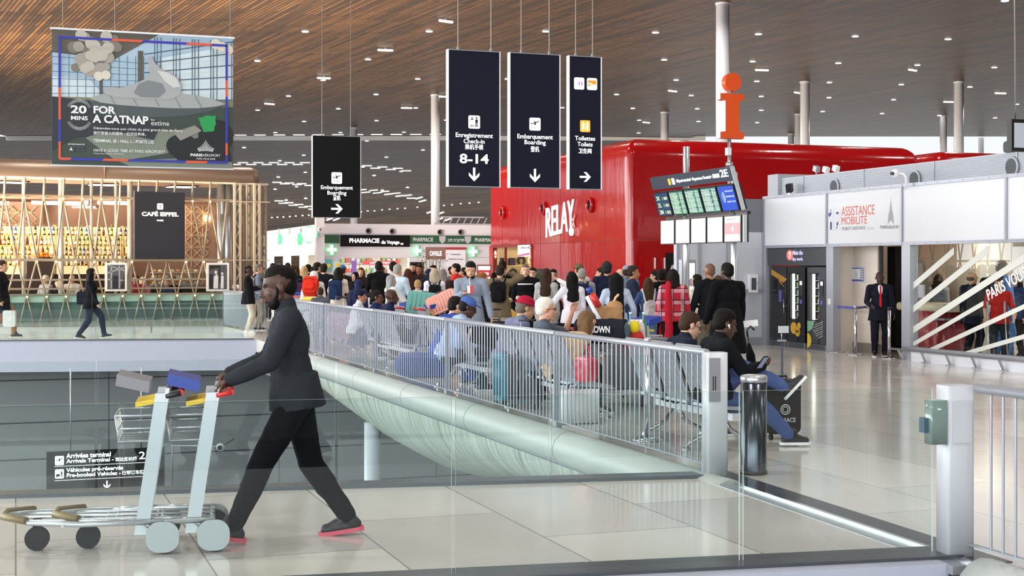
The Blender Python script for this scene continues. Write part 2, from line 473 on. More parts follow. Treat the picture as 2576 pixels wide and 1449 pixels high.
# far gallery slab with its rounded end ---------------------------------
gd = Vector((0.9932, 0.1165, 0)); g1 = Vector((-6.22, 34.1, 0))
prof = [(-40, 0), (-40, -0.74)] + [(-0.62 + 0.62 * math.sin(R(a)), -0.12 - 0.62 * math.cos(R(a))) for a in range(0, 91, 15)] + [(0, 0)]
struct('wall_gallery_fascia', MB().prism(prof, g1 + Vector((0, 0, -0.002)), gd, (0, 0, 1), Vector((-gd.y, gd.x, 0)) * -0.22), LAV)
struct('trim_4', MB().obox(g1 - gd * 38 + Vector((0.03, -0.24, 0)), gd * 37.9, Vector((0, 0.12, 0)), (0, 0, 0.03)), TRIM)
struct('ceiling_gallery_soffit', MB().prism([(-40, 30), (-6.3, 33.9), (-5.2, 31.2), (-4.9, 36), (-7, 37.3), (-40, 33)], (0, 0, -0.75), (1, 0, 0), (0, 1, 0), (0, 0, 0.06)), mat('soffit', '#6e6f76', rough=0.8))
# lower level wall of wide grey panels with dark joints
w0 = Vector((-12.3, 35.3, 0))
wm = MB().obox(w0 - V * 22 + Vector((0, 0, -5.3)), V * 48, U * 0.2, (0, 0, 5.0), 0)
for k, z in enumerate((-1.12, -2.2, -3.13, -4.1)):
    wm.obox(w0 - V * 22 - U * 0.012 + Vector((0, 0, z)), V * 48, U * 0.02, (0, 0, 0.03), 1)
for k in range(10):
    wm.obox(w0 - V * (20 - 4.4 * k) - U * 0.012 + Vector((0, 0, -5.3)), V * 0.014, U * 0.02, (0, 0, 5.0), 1)
struct('wall_lower', wm, [mat('lower_panel', '#8e8f93', rough=0.45, noise=0.05, nscale=0.6), mat('panel_joint', '#3c3d40', rough=0.6)])
# concrete bullnose kerb and ribbed hull under the long railing ------------
KERB = mat('kerb_concrete', '#a3a8a5', rough=0.5, noise=0.07, nscale=6)
def hull_mat():
    m = bpy.data.materials.new('ribbed_concrete'); m.use_nodes = True
    nt = m.node_tree; b = nt.nodes['Principled BSDF']; L = nt.links.new
    tc = nt.nodes.new('ShaderNodeTexCoord'); mp = nt.nodes.new('ShaderNodeMapping'); mp.inputs['Scale'].default_value = (0.45, 5.5, 0.45)
    L(tc.outputs['Object'], mp.inputs['Vector'])
    n = nt.nodes.new('ShaderNodeTexNoise'); n.inputs['Scale'].default_value = 1.6; n.inputs['Detail'].default_value = 7; n.inputs['Roughness'].default_value = 0.7
    L(mp.outputs[0], n.inputs['Vector'])
    cr = nt.nodes.new('ShaderNodeValToRGB'); e = cr.color_ramp.elements
    e[0].position = 0.34; e[0].color = (*srgb('#6f796f'), 1); e[1].position = 0.62; e[1].color = (*srgb('#bcc3ba'), 1)
    k = cr.color_ramp.elements.new(0.45); k.color = (*srgb('#a2aca1'), 1)
    L(n.outputs['Fac'], cr.inputs[0]); L(cr.outputs[0], b.inputs['Base Color'])
    bp = nt.nodes.new('ShaderNodeBump'); bp.inputs['Strength'].default_value = 0.9; bp.inputs['Distance'].default_value = 0.06
    L(n.outputs['Fac'], bp.inputs['Height']); L(bp.outputs[0], b.inputs['Normal'])
    b.inputs['Roughness'].default_value = 0.6
    return m
def interp(x, tab):
    for (a, p), (b, q) in zip(tab, tab[1:]):
        if x <= b: return p + (q - p) * max(0, (x - a)) / (b - a)
    return tab[-1][1]
kerb = MB(); ns = 60
kerb.tube([(-0.10, -0.45 + 20.3 * i / ns, -0.15) for i in range(ns + 1)], 0.19, 14)
for s in (3.1, 6.2, 9.3, 12.4, 15.5): kerb.tube([(-0.10, s, -0.15), (-0.10, s + 0.012, -0.15)], 0.1935, 14, 1)
struct('trim_5', kerb, [KERB, mat('kerb_joint', '#8f9794', rough=0.7)], POST_L, R(AU))
TAB = [(0, 0.5), (3, 0.58), (5.5, 0.7), (7.5, 1.0), (10, 1.3), (12.5, 1.2), (15.2, 0.75), (17.2, 0.3), (19.6, 0.05)]
hv, hf, nt_ = [], [], 18
for i in range(ns + 1):
    s = -0.3 + 19.9 * i / ns; A = interp(s, TAB)
    for k in range(nt_ + 1):
        t = R(100) * k / nt_
        hv.append((-0.16 + 1.5 * A * (1 - math.cos(t)), s + 0.25 * A * math.sin(t), -0.27 - A * math.sin(t)))
for i in range(ns):
    for k in range(nt_):
        a = i * (nt_ + 1) + k
        hf.append((a, a + 1, a + nt_ + 2, a + nt_ + 1))
hull = MB().add(hv, hf, 0, True)
hull.tube([(-0.2, -0.3 + 19.8 * i / ns, -0.29) for i in range(ns + 1)], 0.02, 6, 1)
struct('wall_hull', hull, [hull_mat(), mat('blue_seal', '#5f7f92', rough=0.6)], POST_L, R(AU))
struct('trim_6', MB().tube([(-0.08, -0.35 - 0.3 * i, -0.12) for i in range(24)], 0.19, 14), KERB, POST_R, R(AU))
struct('column_lower', MB().cyl((PX(937, 24), 24, -5.3), (PX(937, 24), 24, -0.9), 0.142, n=24), mat('column_grey', '#b4b7c0', rough=0.35))
# timber ceiling -----------------------------------------------------------
CZ = 10.5
struct('ceiling', MB().b2((-34, -20, CZ), (48, 94, CZ + 0.4)), CEIL)
SHELL = [(94.0, 10.5), (98, 10.3), (104, 9.75), (110, 8.95), (116, 7.8), (121, 6.5), (125, 5.0), (128, 3.2), (130, 0)]
sv, sf = [], []
for y, z in SHELL:
    for x in (-60, -40, -20, 0, 12): sv.append((x, y - (max(0, x) * 0.25), z))
for i in range(len(SHELL) - 1):
    for k in range(4): sf.append((i * 5 + k, (i + 1) * 5 + k, (i + 1) * 5 + k + 1, i * 5 + k + 1))
struct('ceiling_vault', MB().add(sv, sf, 0, True), CEILV)
struct('trim_7', MB().b2((-34, 93.6, 10.22), (13, 93.95, 10.52)), mat('gap_grey', '#dcdcdc', rough=0.5))
# hall enclosure right of the shops and behind the camera's left
struct('wall_right', MB().b2((44, -6, 0), (44.4, 94, CZ)), mat('far_wall', '#8b8278', rough=0.8))
COLM = mat('column_paint', '#d2d3d9', rough=0.38)
for px, py, d, r in ((1818, 25, 46.2, .225), (2025, 180, 66, .228), (2008, 262, 80, .2), (2412, 190, 66, .228), (2373, 272, 81, .2), (1672, 257, 79, .226),
                     (890, 320, 88, .225), (1095, 255, 71, .225), (1990, 332, 92, .2), (2468, 356, 95, .18)):
    x = PX(px, d)
    c = MB().cyl((x, d, 0), (x, d, CZ if d < 93 else 10.4), r, n=28)
    c.cyl((x, d, CZ - 0.05), (x, d, CZ), r * 1.12, n=28)
    struct('column', c, COLM)
def shell_hit(px, py):
    """where the sight line through a light of the photograph meets the timber ceiling"""
    kx, kz = (px - CX) / F, (HY - py) / F
    d = (CZ - EYE) / kz
    if d <= 93.5: return Vector((kx * d, d, CZ)), Vector((0, 0, -1))
    for (y0, z0), (y1, z1) in zip(SHELL, SHELL[1:]):
        t0, t1 = EYE + kz * y0 - z0, EYE + kz * y1 - z1
        if t0 <= 0 <= t1:
            a = -t0 / (t1 - t0); y = y0 + (y1 - y0) * a
            n = Vector((0, -(z0 - z1), -(y1 - y0))).normalized()
            return Vector((kx * y, y, z0 + (z1 - z0) * a)), n
    return None, None
DL = [(768, 78.5), (648, 152.5), (926, 148.6), (1080, 78), (813, 201), (1051, 198), (726, 241), (648, 276.5), (946, 237), (851, 273), (1046, 271),
      (765, 305), (947, 303), (1122, 301.6), (692.5, 333), (856.5, 333), (1016, 332), (1373, 78), (1649, 81), (1671, 149.6), (1276.6, 198), (1701, 200.5),
      (1551, 237), (1414.5, 270.5), (1739, 239.5), (1592, 272), (1608, 302), (1606.6, 334), (1908, 85), (2151.6, 90.5), (2385, 97.6), (2528, 1), (1893.5, 153.7),
      (2109, 158), (2308, 163), (2501.5, 168.7), (1904, 204), (2086.6, 206.7), (2267.5, 212), (2440, 218), (1915, 241.8), (2085.6, 245), (2248, 250),
      (1754, 273), (1915, 276.8), (2069.6, 280), (2219, 285), (1757, 305), (1904.7, 308), (2558, 261.5), (2363, 290), (2503.5, 296), (1741.5, 337),
      (614, 371), (679, 352), (764, 390), (704, 404), (768, 433), (700, 445), (746, 469), (692, 475.5), (769, 498.6), (720, 503), (923, 354), (972, 395), (1064, 377),
      (1009, 431), (941, 441), (1025, 471), (962, 478)]
SPOTS = [(684, 547), (698, 546), (713, 545.5), (729, 544.5), (744, 543), (761, 542), (777, 541), (908, 532.5), (925, 530), (942, 530), (961, 527.5), (980, 526), (1000, 524.5),
         (1019, 523.5), (1050, 521), (1117, 516.5), (1137, 515), (1159, 512), (1181, 510.5), (1204, 509)]
RODS = [(1122, 46.5), (969.6, 120), (815, 191), (678, 256.7), (1109, 238), (1023, 267), (1692, 224), (1626, 304), (1917, 170.7), (2296, 170.7), (2008, 228.5), (2517, 229.5), (2387, 251.6)]
def where(px, py):
    h = 'left' if px < 900 else 'middle' if px < 1700 else 'right'
    return h
def ring_light(p, n, r, name, label, group):
    t = thing(name, label, 'ceiling light', p, 0, group)
    q = n.to_track_quat('Z', 'Y').to_matrix()
    b = MB().cyl(q @ Vector((0, 0, -0.05)), q @ Vector((0, 0, 0.012)), r * 1.25, n=18)
    obj('bezel', b, ALU, t)
    obj('diffuser', MB().cyl(q @ Vector((0, 0, 0.0)), q @ Vector((0, 0, 0.03)), r, n=18), LAMP, t)
for px, py in DL:
    p, n = shell_hit(px, py)
    far = p.y > 94
    ring_light(p, n, 0.12 if not far else 0.13, 'downlight',
               'small round white downlight in the sloping far timber vault' if far else
               {'left': 'round white downlight in the brown timber ceiling near the hanging billboard', 'middle': 'round white downlight in the timber ceiling around the tall navy hanging signs',
                'right': 'round white downlight in the timber ceiling above the orange information sign and grey columns'}[where(px, py)],
               'downlights in the far vault' if far else 'downlights in the ceiling, ' + where(px, py))
for px, py in SPOTS:
    p, n = shell_hit(px, py)
    ring_light(p, n, 0.08, 'vault_spotlight', 'tiny white spotlight in the low row of the timber vault above the pharmacy', 'spotlights low in the vault')
for px, py in RODS:
    p, n = shell_hit(px, py)
    t = thing('rod_light', 'short white rod lamp hanging just below the timber ceiling', 'ceiling light', p, R(40 if px % 2 < 1 else 10), 'rod lamps under the ceiling')
    obj('casing', MB().capsule((-0.27, 0, -0.1), (0.27, 0, -0.1), 0.05, 0.05, 10), mat('rod_white', '#f2f0ea', rough=0.4, emit=0.9), t)
    obj('bracket', MB().box((0, 0, -0.04), (0.05, 0.05, 0.1)), ALU, t)
# dashes of light let into the slats, in four double rows
ROWS = []
for k in range(13):
    ROWS += [(605 + 49 * k, 339.5 - 0.2 * k), (613 + 51 * k, 346.5)]
for k in range(-1, 11):
    y = lambda x: 410 if x < 800 else 410 + 24 * ((x - 800) / 310) ** 1.25
    a, b = 611 + 39 * k, 632 + 39 * k
    if not 785 < a < 905: ROWS.append((a, y(a) - 1))
    if not 785 < b < 905: ROWS.append((b, y(b) + 3.5))
for k in range(3): ROWS += [(697 + 31 * k, 458.5 + 1.6 * k), (716 + 31 * k, 462 + 2 * k)]
for k in range(6): ROWS += [(911 + 28.6 * k, 477 + 1.3 * k ** 1.72), (920 + 28.6 * k, 483.5 + 1.4 * k ** 1.7)]
for k in range(4): ROWS += [(702 + 25 * k, 505 + 4.6 * k), (712 + 25 * k, 511 + 5 * k)]
ROWS += [(846, 551.5), (829, 551), (1126, 552), (1105, 551), (1108, 536), (1082, 533)]
LINEL = mat('slot_light', '#fffaf0', rough=0.5, emit=2.2)
for px, py in ROWS:
    p, n = shell_hit(px, py)
    if p is None: continue
    steep = px > 1040 and py > 495 or (py > 530)
    w = MB(); ln = 0.75 if not steep else 0.8
    q = n.to_track_quat('Z', 'Y').to_matrix()
    a = Vector((1, 0, 0)) if not steep else Vector((0.75, -0.6, 0.35)).normalized()
    if py < 495 and py > 475 and px > 900: a = Vector((0.93, -0.35, 0.1)).normalized()
    u2 = n.cross(a).normalized(); a = u2.cross(n).normalized()
    w.obox(-a * ln / 2 - u2 * 0.09 - n * 0.04, a * ln, u2 * 0.18, n * 0.07)
    o = obj('slot_light', w, LINEL, None, p)
    tag(o, 'white dash shaped slot light in a double row curving across the far timber vault' if p.y > 94 else
        'white dash shaped slot light along the pale beam at the end of the timber ceiling', 'ceiling light', 'slot lights in the vault' if p.y > 94 else 'slot lights by the beam')
# ================================================================== balustrades, posts, bin and seats
def copies(proto, pts, parent):
    for p in pts[1:]:
        c = proto.copy(); COL.objects.link(c); c.location = p; c.parent = parent
    proto.location = pts[0]
def bar_railing(label, loc, rz, L, group, h=1.05, sp=0.11, post=True, start=0.06, lead=0.0):
    """local y runs along the railing"""
    t = thing('bar_railing', label, 'railing', loc, rz, group)
    obj('top_rail', MB().tube([(0, -lead, h), (0, L, h)], 0.03, 12), RAIL, t)
    obj('bottom_rail', MB().box((0, L / 2, 0.085), (0.035, L, 0.012)), RAIL, t)
    n = int((L - start) / sp)
    b = obj('baluster', MB().cyl((0, 0, 0.085), (0, 0, h - 0.01), 0.0085, n=8, cap=False), RAIL, t)
    copies(b, [(0, start + i * sp, 0) for i in range(n + 1)], t)
    if post:
        for y in (L - 0.045, L + 0.005):
            obj('rail_post', MB().box((0, y, (h + 0.03) / 2 + 0.01), (0.05, 0.012, h - 0.02)), RAIL, t)
        obj('rail_foot', MB().box((0, L - 0.02, 0.05), (0.07, 0.10, 0.08)), RAIL, t)
    return t
names = ['nearest section of the long grey bar railing, beside the white box post', 'second section of the long grey bar railing, past the first twin post',
         'third section of the long grey bar railing, before the teal suitcase', 'fourth section of the long grey bar railing, towards the walking man',
         'farthest short section of the long grey bar railing, behind the walking man']
cuts = [0.16, 3.74, 7.9, 12.0, 16.0, 19.5]
for i in range(5):
    bar_railing(names[i], POST_L + U * cuts[i], R(AU), cuts[i + 1] - cuts[i] - 0.03, 'bar railings along the void', lead=-0.005)
bar_railing('short grey bar railing at the right edge beside the white corner post', POST_R + V * 0.05, R(AU + 180), 3.2, 'bar railings along the void', post=False, start=0.26, lead=-0.13)
lv = Vector((-6.9, 37.3, 0)); l2 = Vector((-8.55, 41.3, 0)); ld = l2 - lv
bar_railing('distant grey bar railing beside the two standing men, at the end of the far gallery', lv, math.atan2(-ld.x, ld.y), ld.length, 'far gallery railings', sp=0.09)
bar_railing('distant grey bar railing behind the two standing men', lv + Vector((0.05, 0, 0)), R(-72), 1.6, 'far gallery railings', sp=0.09)
def glass_panel(name, label, p, d, w, h, group, z=0.0):
    o = Vector(p); d = Vector((d[0], d[1], 0)); n = Vector((-d.y, d.x, 0)) * 0.018
    m = MB().obox(o + Vector((0, 0, z)), d * w, n, (0, 0, h), 0)
    m.m = [1, 1, 0, 1, 0, 1]
    ob = obj(name, m, [GLASS, GEDGE])
    return tag(ob, label, 'glass panel', group)
nearname = ['clear glass balustrade panel at the left edge of the picture, nearest row', 'clear glass balustrade panel in front of the two luggage trolleys and the walking man',
            'clear glass balustrade panel in front of the ribbed hull', 'clear glass balustrade panel next to the white corner post and card box']
for i, (a, b) in enumerate(((-1.2, 0.62), (0.645, 2.463), (2.487, 4.22), (4.244, 5.49))):
    glass_panel('glass_panel', nearname[i], (*nl(a), 0), NEAR_D, b - a, 1.045, 'near glass balustrade panels')
farname = ['clear glass balustrade panel beyond the walkway at the left edge', 'clear glass balustrade panel beyond the trolleys, in front of the arrivals sign',
           'clear glass balustrade panel beyond the walkway between the walking man and the hull', 'clear glass balustrade panel beyond the walkway ending at the box post']
for i, (a, b) in enumerate(((-1.2, 0.71), (0.735, 2.59), (2.615, 4.365), (4.39, 5.70))):
    glass_panel('glass_panel', farname[i], (*fl(a), 0), FAR_D, b - a, 1.045, 'far glass balustrade panels')
fg = Vector((gd.x, gd.y, 0))
for i in range(8):
    tagl = 'greenish glass panel on the far gallery edge, %s' % ('behind the walking man with trolleys', 'right of the walking woman in black', 'in front of the walking woman in black', 'left of the walking woman in black',
                                                                                   'below the row of bottles', 'near the left edge', 'at the far left edge', 'leftmost')[i]
    glass_panel('glass_panel', tagl, g1 - fg * (0.2 + 1.85 * (i + 1)) + Vector((0, -0.12, 0.02)), fg, 1.83, 1.08, 'far gallery front glass')
ve = Vector((-36.5, 33.83, 0)) - lv; ve.normalize()
for i in range(6):
    glass_panel('glass_panel', 'greenish glass panel behind the gallery walkway, %s' % ('first from the bar railing', 'second from the bar railing', 'third from the bar railing', 'fourth from the bar railing', 'fifth from the bar railing', 'sixth from the bar railing')[i],
                lv + ve * (0.1 + 2.0 * (i + 1)), -ve, 1.97, 1.02, 'far gallery rear glass')
    glass_panel('glass_panel', 'greenish glass panel across the void before the cafe, %s' % ('first from the bar railing', 'second from the bar railing', 'third from the bar railing', 'fourth from the bar railing', 'fifth from the bar railing', 'sixth from the bar railing')[i],
                l2 + ve * (0.1 + 2.2 * (i + 1)) + Vector((0, 0.1, 0)), -ve, 2.17, 1.08, 'glass across the void')
# box posts at the two ends of the walkway ---------------------------------------
PAINTW = mat('post_white', '#bcc0c6', rough=0.35)
for nm, p, lab in (('box_post', POST_L, 'pale grey box post with a slotted metal plate, ending the long bar railing'),
                   ('box_post', POST_R, 'tall pale grey square box post at the right, carrying a glassy card box')):
    t = thing(nm, lab, 'post', p, R(AU - 6))
    obj('shaft', MB().rbox((0, 0.02, 0.53), (0.185, 0.15, 1.06), 0.02, axis='Z'), PAINTW, t)
    if p is POST_L:
        obj('cover_plate', MB().box((-0.035, -0.061, 0.83), (0.1, 0.012, 0.37)), mat('plate_grey', '#9b9ca2', rough=0.35, metal=0.5), t)
        s = MB()
        for x in (-0.05, -0.03): s.box((x, -0.068, 0.80), (0.008, 0.004, 0.12))
        obj('key_slot', s, BLACK, t)
    else:
        g = MB().rbox((-0.155, -0.02, 0.84), (0.11, 0.09, 0.27), 0.008, axis='Z')
        obj('card_box', g, mat('box_green_glass', '#71847f', rough=0.12), t)
        obj('box_bracket', MB().box((-0.225, 0.0, 0.82), (0.03, 0.06, 0.09)), mat('bracket_blue', '#3d5663', rough=0.3), t)
        obj('plate', MB().box((0.0, -0.06, 0.84), (0.13, 0.012, 0.26)), PAINTW, t)
# stainless litter bin --------------------------------------------------------------
bx, by = PX(1896, 12.05), 12.05
t = thing('litter_bin', 'tall slim dark steel cylindrical litter bin beside the box post', 'bin', (bx, by, 0))
obj('body', MB().lathe([(0.112, 0.03), (0.113, 0.80), (0.108, 0.80)], n=40), mat('bin_steel', '#4d545b', rough=0.22, metal=0.85), t)
obj('base_ring', MB().lathe([(0.0, 0), (0.118, 0.0), (0.118, 0.03), (0.112, 0.035)], n=40), BLACK, t)
obj('rim', MB().lathe([(0.10, 0.78), (0.116, 0.80), (0.116, 0.845), (0.10, 0.855), (0.085, 0.845), (0.085, 0.70)], n=40), STEEL, t)
obj('liner', MB().lathe([(0.084, 0.84), (0.084, 0.5), (0, 0.5)], n=32), BLACK, t)
# beam seats ------------------------------------------------------------------------
SEATM = mat('seat_metal', '#aeb3bc', rough=0.36, metal=0.5, bump=0.1, bscale=200)
SEATD = mat('seat_dark', '#2c2e33', rough=0.6)
def seat_proto(parent, y):
    """one seat of a beam bench facing local +x"""
    Mt = Matrix.Rotation(R(-20), 3, 'Y')
    b = MB().box((-0.30, y, 0.74), (0.025, 0.5, 0.62), rot=Mt)
    bk = obj('seat_back', b, SEATM, parent)
    pr = MB()
    for k in range(7): pr.box((-0.317 - 0.006, y - 0.2 + 0.065 * k, 0.74), (0.004, 0.006, 0.5), rot=Mt)
    obj('back_slots', pr, mat('slot_grey', '#8a8e96', rough=.5), bk)
    obj('seat_pan', MB().box((0.0, y, 0.42), (0.46, 0.5, 0.03), rot=Matrix.Rotation(R(4), 3, 'Y')), SEATM, parent)
    obj('seat_bracket', MB().tube([(-0.36, y + 0.27, 0.95), (-0.22, y + 0.27, 0.52), (0.2, y + 0.27, 0.40)], 0.018, 8), SEATD, parent)
def bench(label, px, py, off, n, arms=True):
    """px, py: point along the railing line; off: metres in from the railing"""
    o = POST_L + U * py + V * off
    t = thing('airport_seat', label, 'bench', o, R(AU), 'metal beam seats along the railing')
    for i in range(n): seat_proto(t, i * 0.6)
    Lb = (n - 1) * 0.6
    obj('beam', MB().box((-0.02, Lb / 2, 0.34), (0.09, Lb + 0.55, 0.07)), mat('beam_white', '#c9ccd2', rough=0.35), t)
    for y in (0.0 + 0.1, Lb - 0.1) if n > 1 else (0,):
        l = MB().tube([(0.0, y, 0.34), (-0.1, y, 0.17), (-0.36, y, 0.05), (-0.36, y, 0.0)], 0.022, 8)
        l.tube([(0.0, y, 0.34), (0.12, y, 0.17), (0.34, y, 0.05), (0.34, y, 0.0)], 0.022, 8)
        l.cyl((-0.36, y, 0), (-0.36, y, 0.012), 0.055, n=14); l.cyl((0.34, y, 0), (0.34, y, 0.012), 0.055, n=14)
        obj('leg', l, CHROME, t)
    return t
bench('metal beam seat by the box post where the two men in dark jackets sit', 0, 1.55, 0.92, 3)
bench('metal beam seat where the white haired man and the man in a red hat sit', 0, 4.35, 0.62, 4)
bench('metal beam seat where the man in a blue cap sits', 0, 8.1, 0.62, 3)
bench('distant metal beam seat where the woman in a navy beanie sits', 0, 12.6, 0.75, 4)
# ================================================================== hanging signs
ORANGE = mat('picto_orange', '#f2a737', rough=0.4, emit=0.75)
INK = mat('picto_ink', '#15172b', rough=0.5)
WIRE = mat('wire', '#9a948b', rough=0.4, metal=0.4)
def flat(t, name, poly, o, m, up=(0, 0, 1), d=0.004, right=(1, 0, 0)):
    """flat shape on a face looking along local -y"""
    r = Vector(right); u = Vector(up); n = r.cross(u)
    return obj(name, MB().prism(poly, o, r, u, n * d), m, t)
def multi(t, name, polys, o, m, d=0.004, right=(1, 0, 0), up=(0, 0, 1)):
    r = Vector(right); u = Vector(up); n = r.cross(u); b = MB()
    for p in polys: b.prism(p, o, r, u, n * d)
    return obj(name, b, m, t)
def R2(x0, y0, x1, y1): return [(x0, y0), (x1, y0), (x1, y1), (x0, y1)]
def arrow(kind, s=1.0):
    pts = [R2(-0.035, -0.17, 0.035, 0.2), [(0, -0.21), (0.165, -0.045), (0.165, 0.05), (0, -0.115)], [(0, -0.21), (0, -0.115), (-0.165, 0.05), (-0.165, -0.045)]]
    if kind == 'right': pts = [[(-y, x) for x, y in p] for p in pts]
    if kind == 'up': pts = [[(-x, -y) for x, y in p] for p in pts]
    return [[(x * s, y * s) for x, y in p] for p in pts]
PLANE = [[(-0.33, -0.02), (-0.12, 0.02), (0.02, 0.06), (0.34, 0.2), (0.38, 0.26), (0.3, 0.27), (-0.02, 0.13), (-0.16, 0.08), (-0.3, 0.06)],
         [(-0.1, 0.04), (0.02, -0.1), (0.08, -0.09), (0.06, 0.08)], [(-0.04, 0.12), (-0.14, 0.26), (-0.08, 0.27), (0.09, 0.17)], [(-0.33, 0.0), (-0.4, 0.12), (-0.36, 0.12), (-0.27, 0.04)],
         R2(-0.4, -0.3, 0.3, -0.27)]
def man(cx, h, cy=0.0, w=1.0):
    return [circ(0.1 * h, 12, cx, cy + 0.42 * h), R2(cx - 0.14 * h * w, cy - 0.05 * h, cx + 0.14 * h * w, cy + 0.28 * h), R2(cx - 0.12 * h, cy - 0.5 * h, cx - 0.02 * h, cy - 0.02 * h), R2(cx + 0.02 * h, cy - 0.5 * h, cx + 0.12 * h, cy - 0.02 * h)]
def picto(t, kind, c, s, y):
    """rounded white tile with a symbol; c = centre (x, z)"""
    o = (c[0], y, c[1])
    flat(t, 'pictogram_tile', rrect(s, s * 1.08, s * 0.13), o, ORANGE if kind == 'toilet' else LIT)
    o2 = (c[0], y - 0.004, c[1])
    sc = lambda ps: [[(x * s, z * s) for x, z in p] for p in ps]
    if kind == 'plane': multi(t, 'pictogram', sc(PLANE), o2, INK, 0.003)
    if kind == 'checkin':
        multi(t, 'pictogram', sc(man(0.2, 0.8) + [circ(0.06, 10, -0.18, 0.36), R2(-0.3, 0.18, -0.08, 0.28), R2(-0.42, 0.08, 0.0, 0.11)] + [R2(-0.34 + 0.07 * k, -0.42, -0.30 + 0.07 * k, -0.22) for k in range(5)]), o2, INK, 0.003)
    if kind == 'toilet':
        multi(t, 'pictogram', sc(man(-0.22, 0.72) + man(0.22, 0.72, 0, 0.8) + [R2(-0.012, -0.36, 0.012, 0.36)]), o2, LIT, 0.003)
    if kind == 'car':
        multi(t, 'pictogram', sc(man(0.24, 0.7) + [[(-0.4, -0.3), (0.05, -0.3), (0.05, -0.12), (-0.1, 0.02), (-0.3, -0.05), (-0.4, -0.1)], circ(0.07, 10, -0.28, -0.32)]), o2, INK, 0.003)
def hang_sign(label, x0, x1, y0, y1, d, body, face=NAVY, wires=(0.2, 0.8), wtop=None):
    """sign whose near-left edge stands at distance d; pixel box in the photograph"""
    p0 = Vector((PX(x0, d), d, 0)); p1, w = on_line(x1, p0, V)
    H = (y1 - y0) * d / F; zb = PZ(y1, d)
    t = thing('hanging_sign', label, 'sign', (p0.x, p0.y, zb), R(AU))
    obj('board', MB().b2((0, 0.012, 0), (w, 0.088, H)), face, t)
    for x in (-0.012, w): obj('edge_strip', MB().b2((x, 0, -0.012), (x + 0.012, 0.1, H + 0.012)), mat('edge_white', '#e9eaee', rough=0.4, emit=0.25), t)
    for z in (H, -0.012): obj('cap_rail', MB().b2((0, 0, z), (w, 0.1, z + 0.012)), ALU, t)
    for f in wires:
        obj('suspension_wire', MB().tube([(w * f, 0.05, H), (w * f, 0.05, H + 0.05), (w * f + 0.0, 0.05, CZ - zb - 0.02)], 0.007, 6), WIRE, t)
        obj('wire_clamp', MB().box((w * f, 0.05, H + 0.03), (0.03, 0.03, 0.05)), STEEL, t)
    body(t, w, H)
    return t
def sg1(t, w, H):
    y = 0.012
    picto(t, 'checkin', (w * .5, H * .475), .175, y)
    lettering(t, 'Enregistrement', .11, LIT, (w * .5, y, H * .361), align='CENTER', bold=.01, width=w * .73, height=.086)
    lettering(t, 'Check-in', .11, LIT, (w * .5, y, H * .317), align='CENTER', bold=.01, width=w * .41, height=.064)
    lettering(t, '乘机手续', .085, LIT, (w * .5, y, H * .274), align='CENTER', bold=.01, width=w * .36)
    lettering(t, '8-14', .26, LIT, (w * .5, y, H * .17), align='CENTER', bold=.022, width=w * .57, height=.14)
    multi(t, 'arrow', arrow('down', .48), (w * .5, y, H * .088), LIT)
def sg2(t, w, H):
    y = 0.012
    picto(t, 'plane', (w * .5, H * .475), .175, y)
    lettering(t, 'Embarquement', .11, LIT, (w * .5, y, H * .365), align='CENTER', bold=.01, width=w * .72, height=.088)
    lettering(t, 'Boarding', .11, LIT, (w * .5, y, H * .323), align='CENTER', bold=.01, width=w * .43, height=.085)
    lettering(t, '登机', .09, LIT, (w * .5, y, H * .27), align='CENTER', bold=.01, width=w * .175)
    multi(t, 'arrow', arrow('down', .48), (w * .5, y, H * .09), LIT)
def sg3(t, w, H):
    y = 0.012
    for k, cx in enumerate((.31, .72)):
        flat(t, 'logo_tile', rrect(.165, .18, .025), (w * cx, y, H * .797), LIT)
    multi(t, 'logo_mark', [circ(.038, 18, .02, 0)], (w * .31, y - .004, H * .797), mat('logo_violet', '#b48fd6', emit=.5))
    lettering(t, '1', .085, LIT, (w * .31 + .018, y - .008, H * .797 - .03), align='CENTER', bold=.02)
    multi(t, 'logo_mark', [R2(-.068, -.03, .068, .055)], (w * .72, y - .004, H * .797), mat('logo_orange', '#ee8a1d', emit=.5))
    lettering(t, 'PAY', .03, LIT, (w * .72 - .062, y - .008, H * .797 - .005), bold=.03)
    lettering(t, 'PROXIMITY', .03, LIT, (w * .72 - .03, y - .008, H * .797 - .027), bold=.03, width=.095)
    picto(t, 'toilet', (w * .5, H * .475), .165, y)
    lettering(t, 'Toilettes', .11, LIT, (w * .5, y, H * .367), align='CENTER', bold=.01, width=w * .64, height=.066)
    lettering(t, 'Toilets', .11, LIT, (w * .5, y, H * .322), align='CENTER', bold=.01, width=w * .48, height=.066)
    lettering(t, '卫生间', .08, LIT, (w * .5, y, H * .272), align='CENTER', bold=.02, width=w * .41)
    multi(t, 'arrow', arrow('right', .44), (w * .5, y, H * .09), LIT)
def sg4(t, w, H):
    y = 0.012; k = 1.65
    picto(t, 'plane', (w * .5, H * .485), .175 * 1.45, y)
    lettering(t, 'Embarquement', .18, LIT, (w * .5, y, H * .346), align='CENTER', bold=.01, width=w * .67, height=.122)
    lettering(t, 'Boarding', .18, LIT, (w * .5, y, H * .28), align='CENTER', bold=.01, width=w * .40, height=.12)
    lettering(t, '登机', .13, LIT, (w * .5, y, H * .215), align='CENTER', bold=.02, width=w * .16)
    multi(t, 'arrow', arrow('right', .68), (w * .5, y, H * .105), LIT)
hang_sign('tall navy hanging sign reading Enregistrement Check-in 8-14 with a down arrow', 1129, 1257, 125, 467, 20.0, sg1, wires=(.2, .85))
hang_sign('tall navy hanging sign reading Embarquement Boarding with a down arrow', 1284, 1408, 133, 470, 20.5, sg2, wires=(.24, .81))
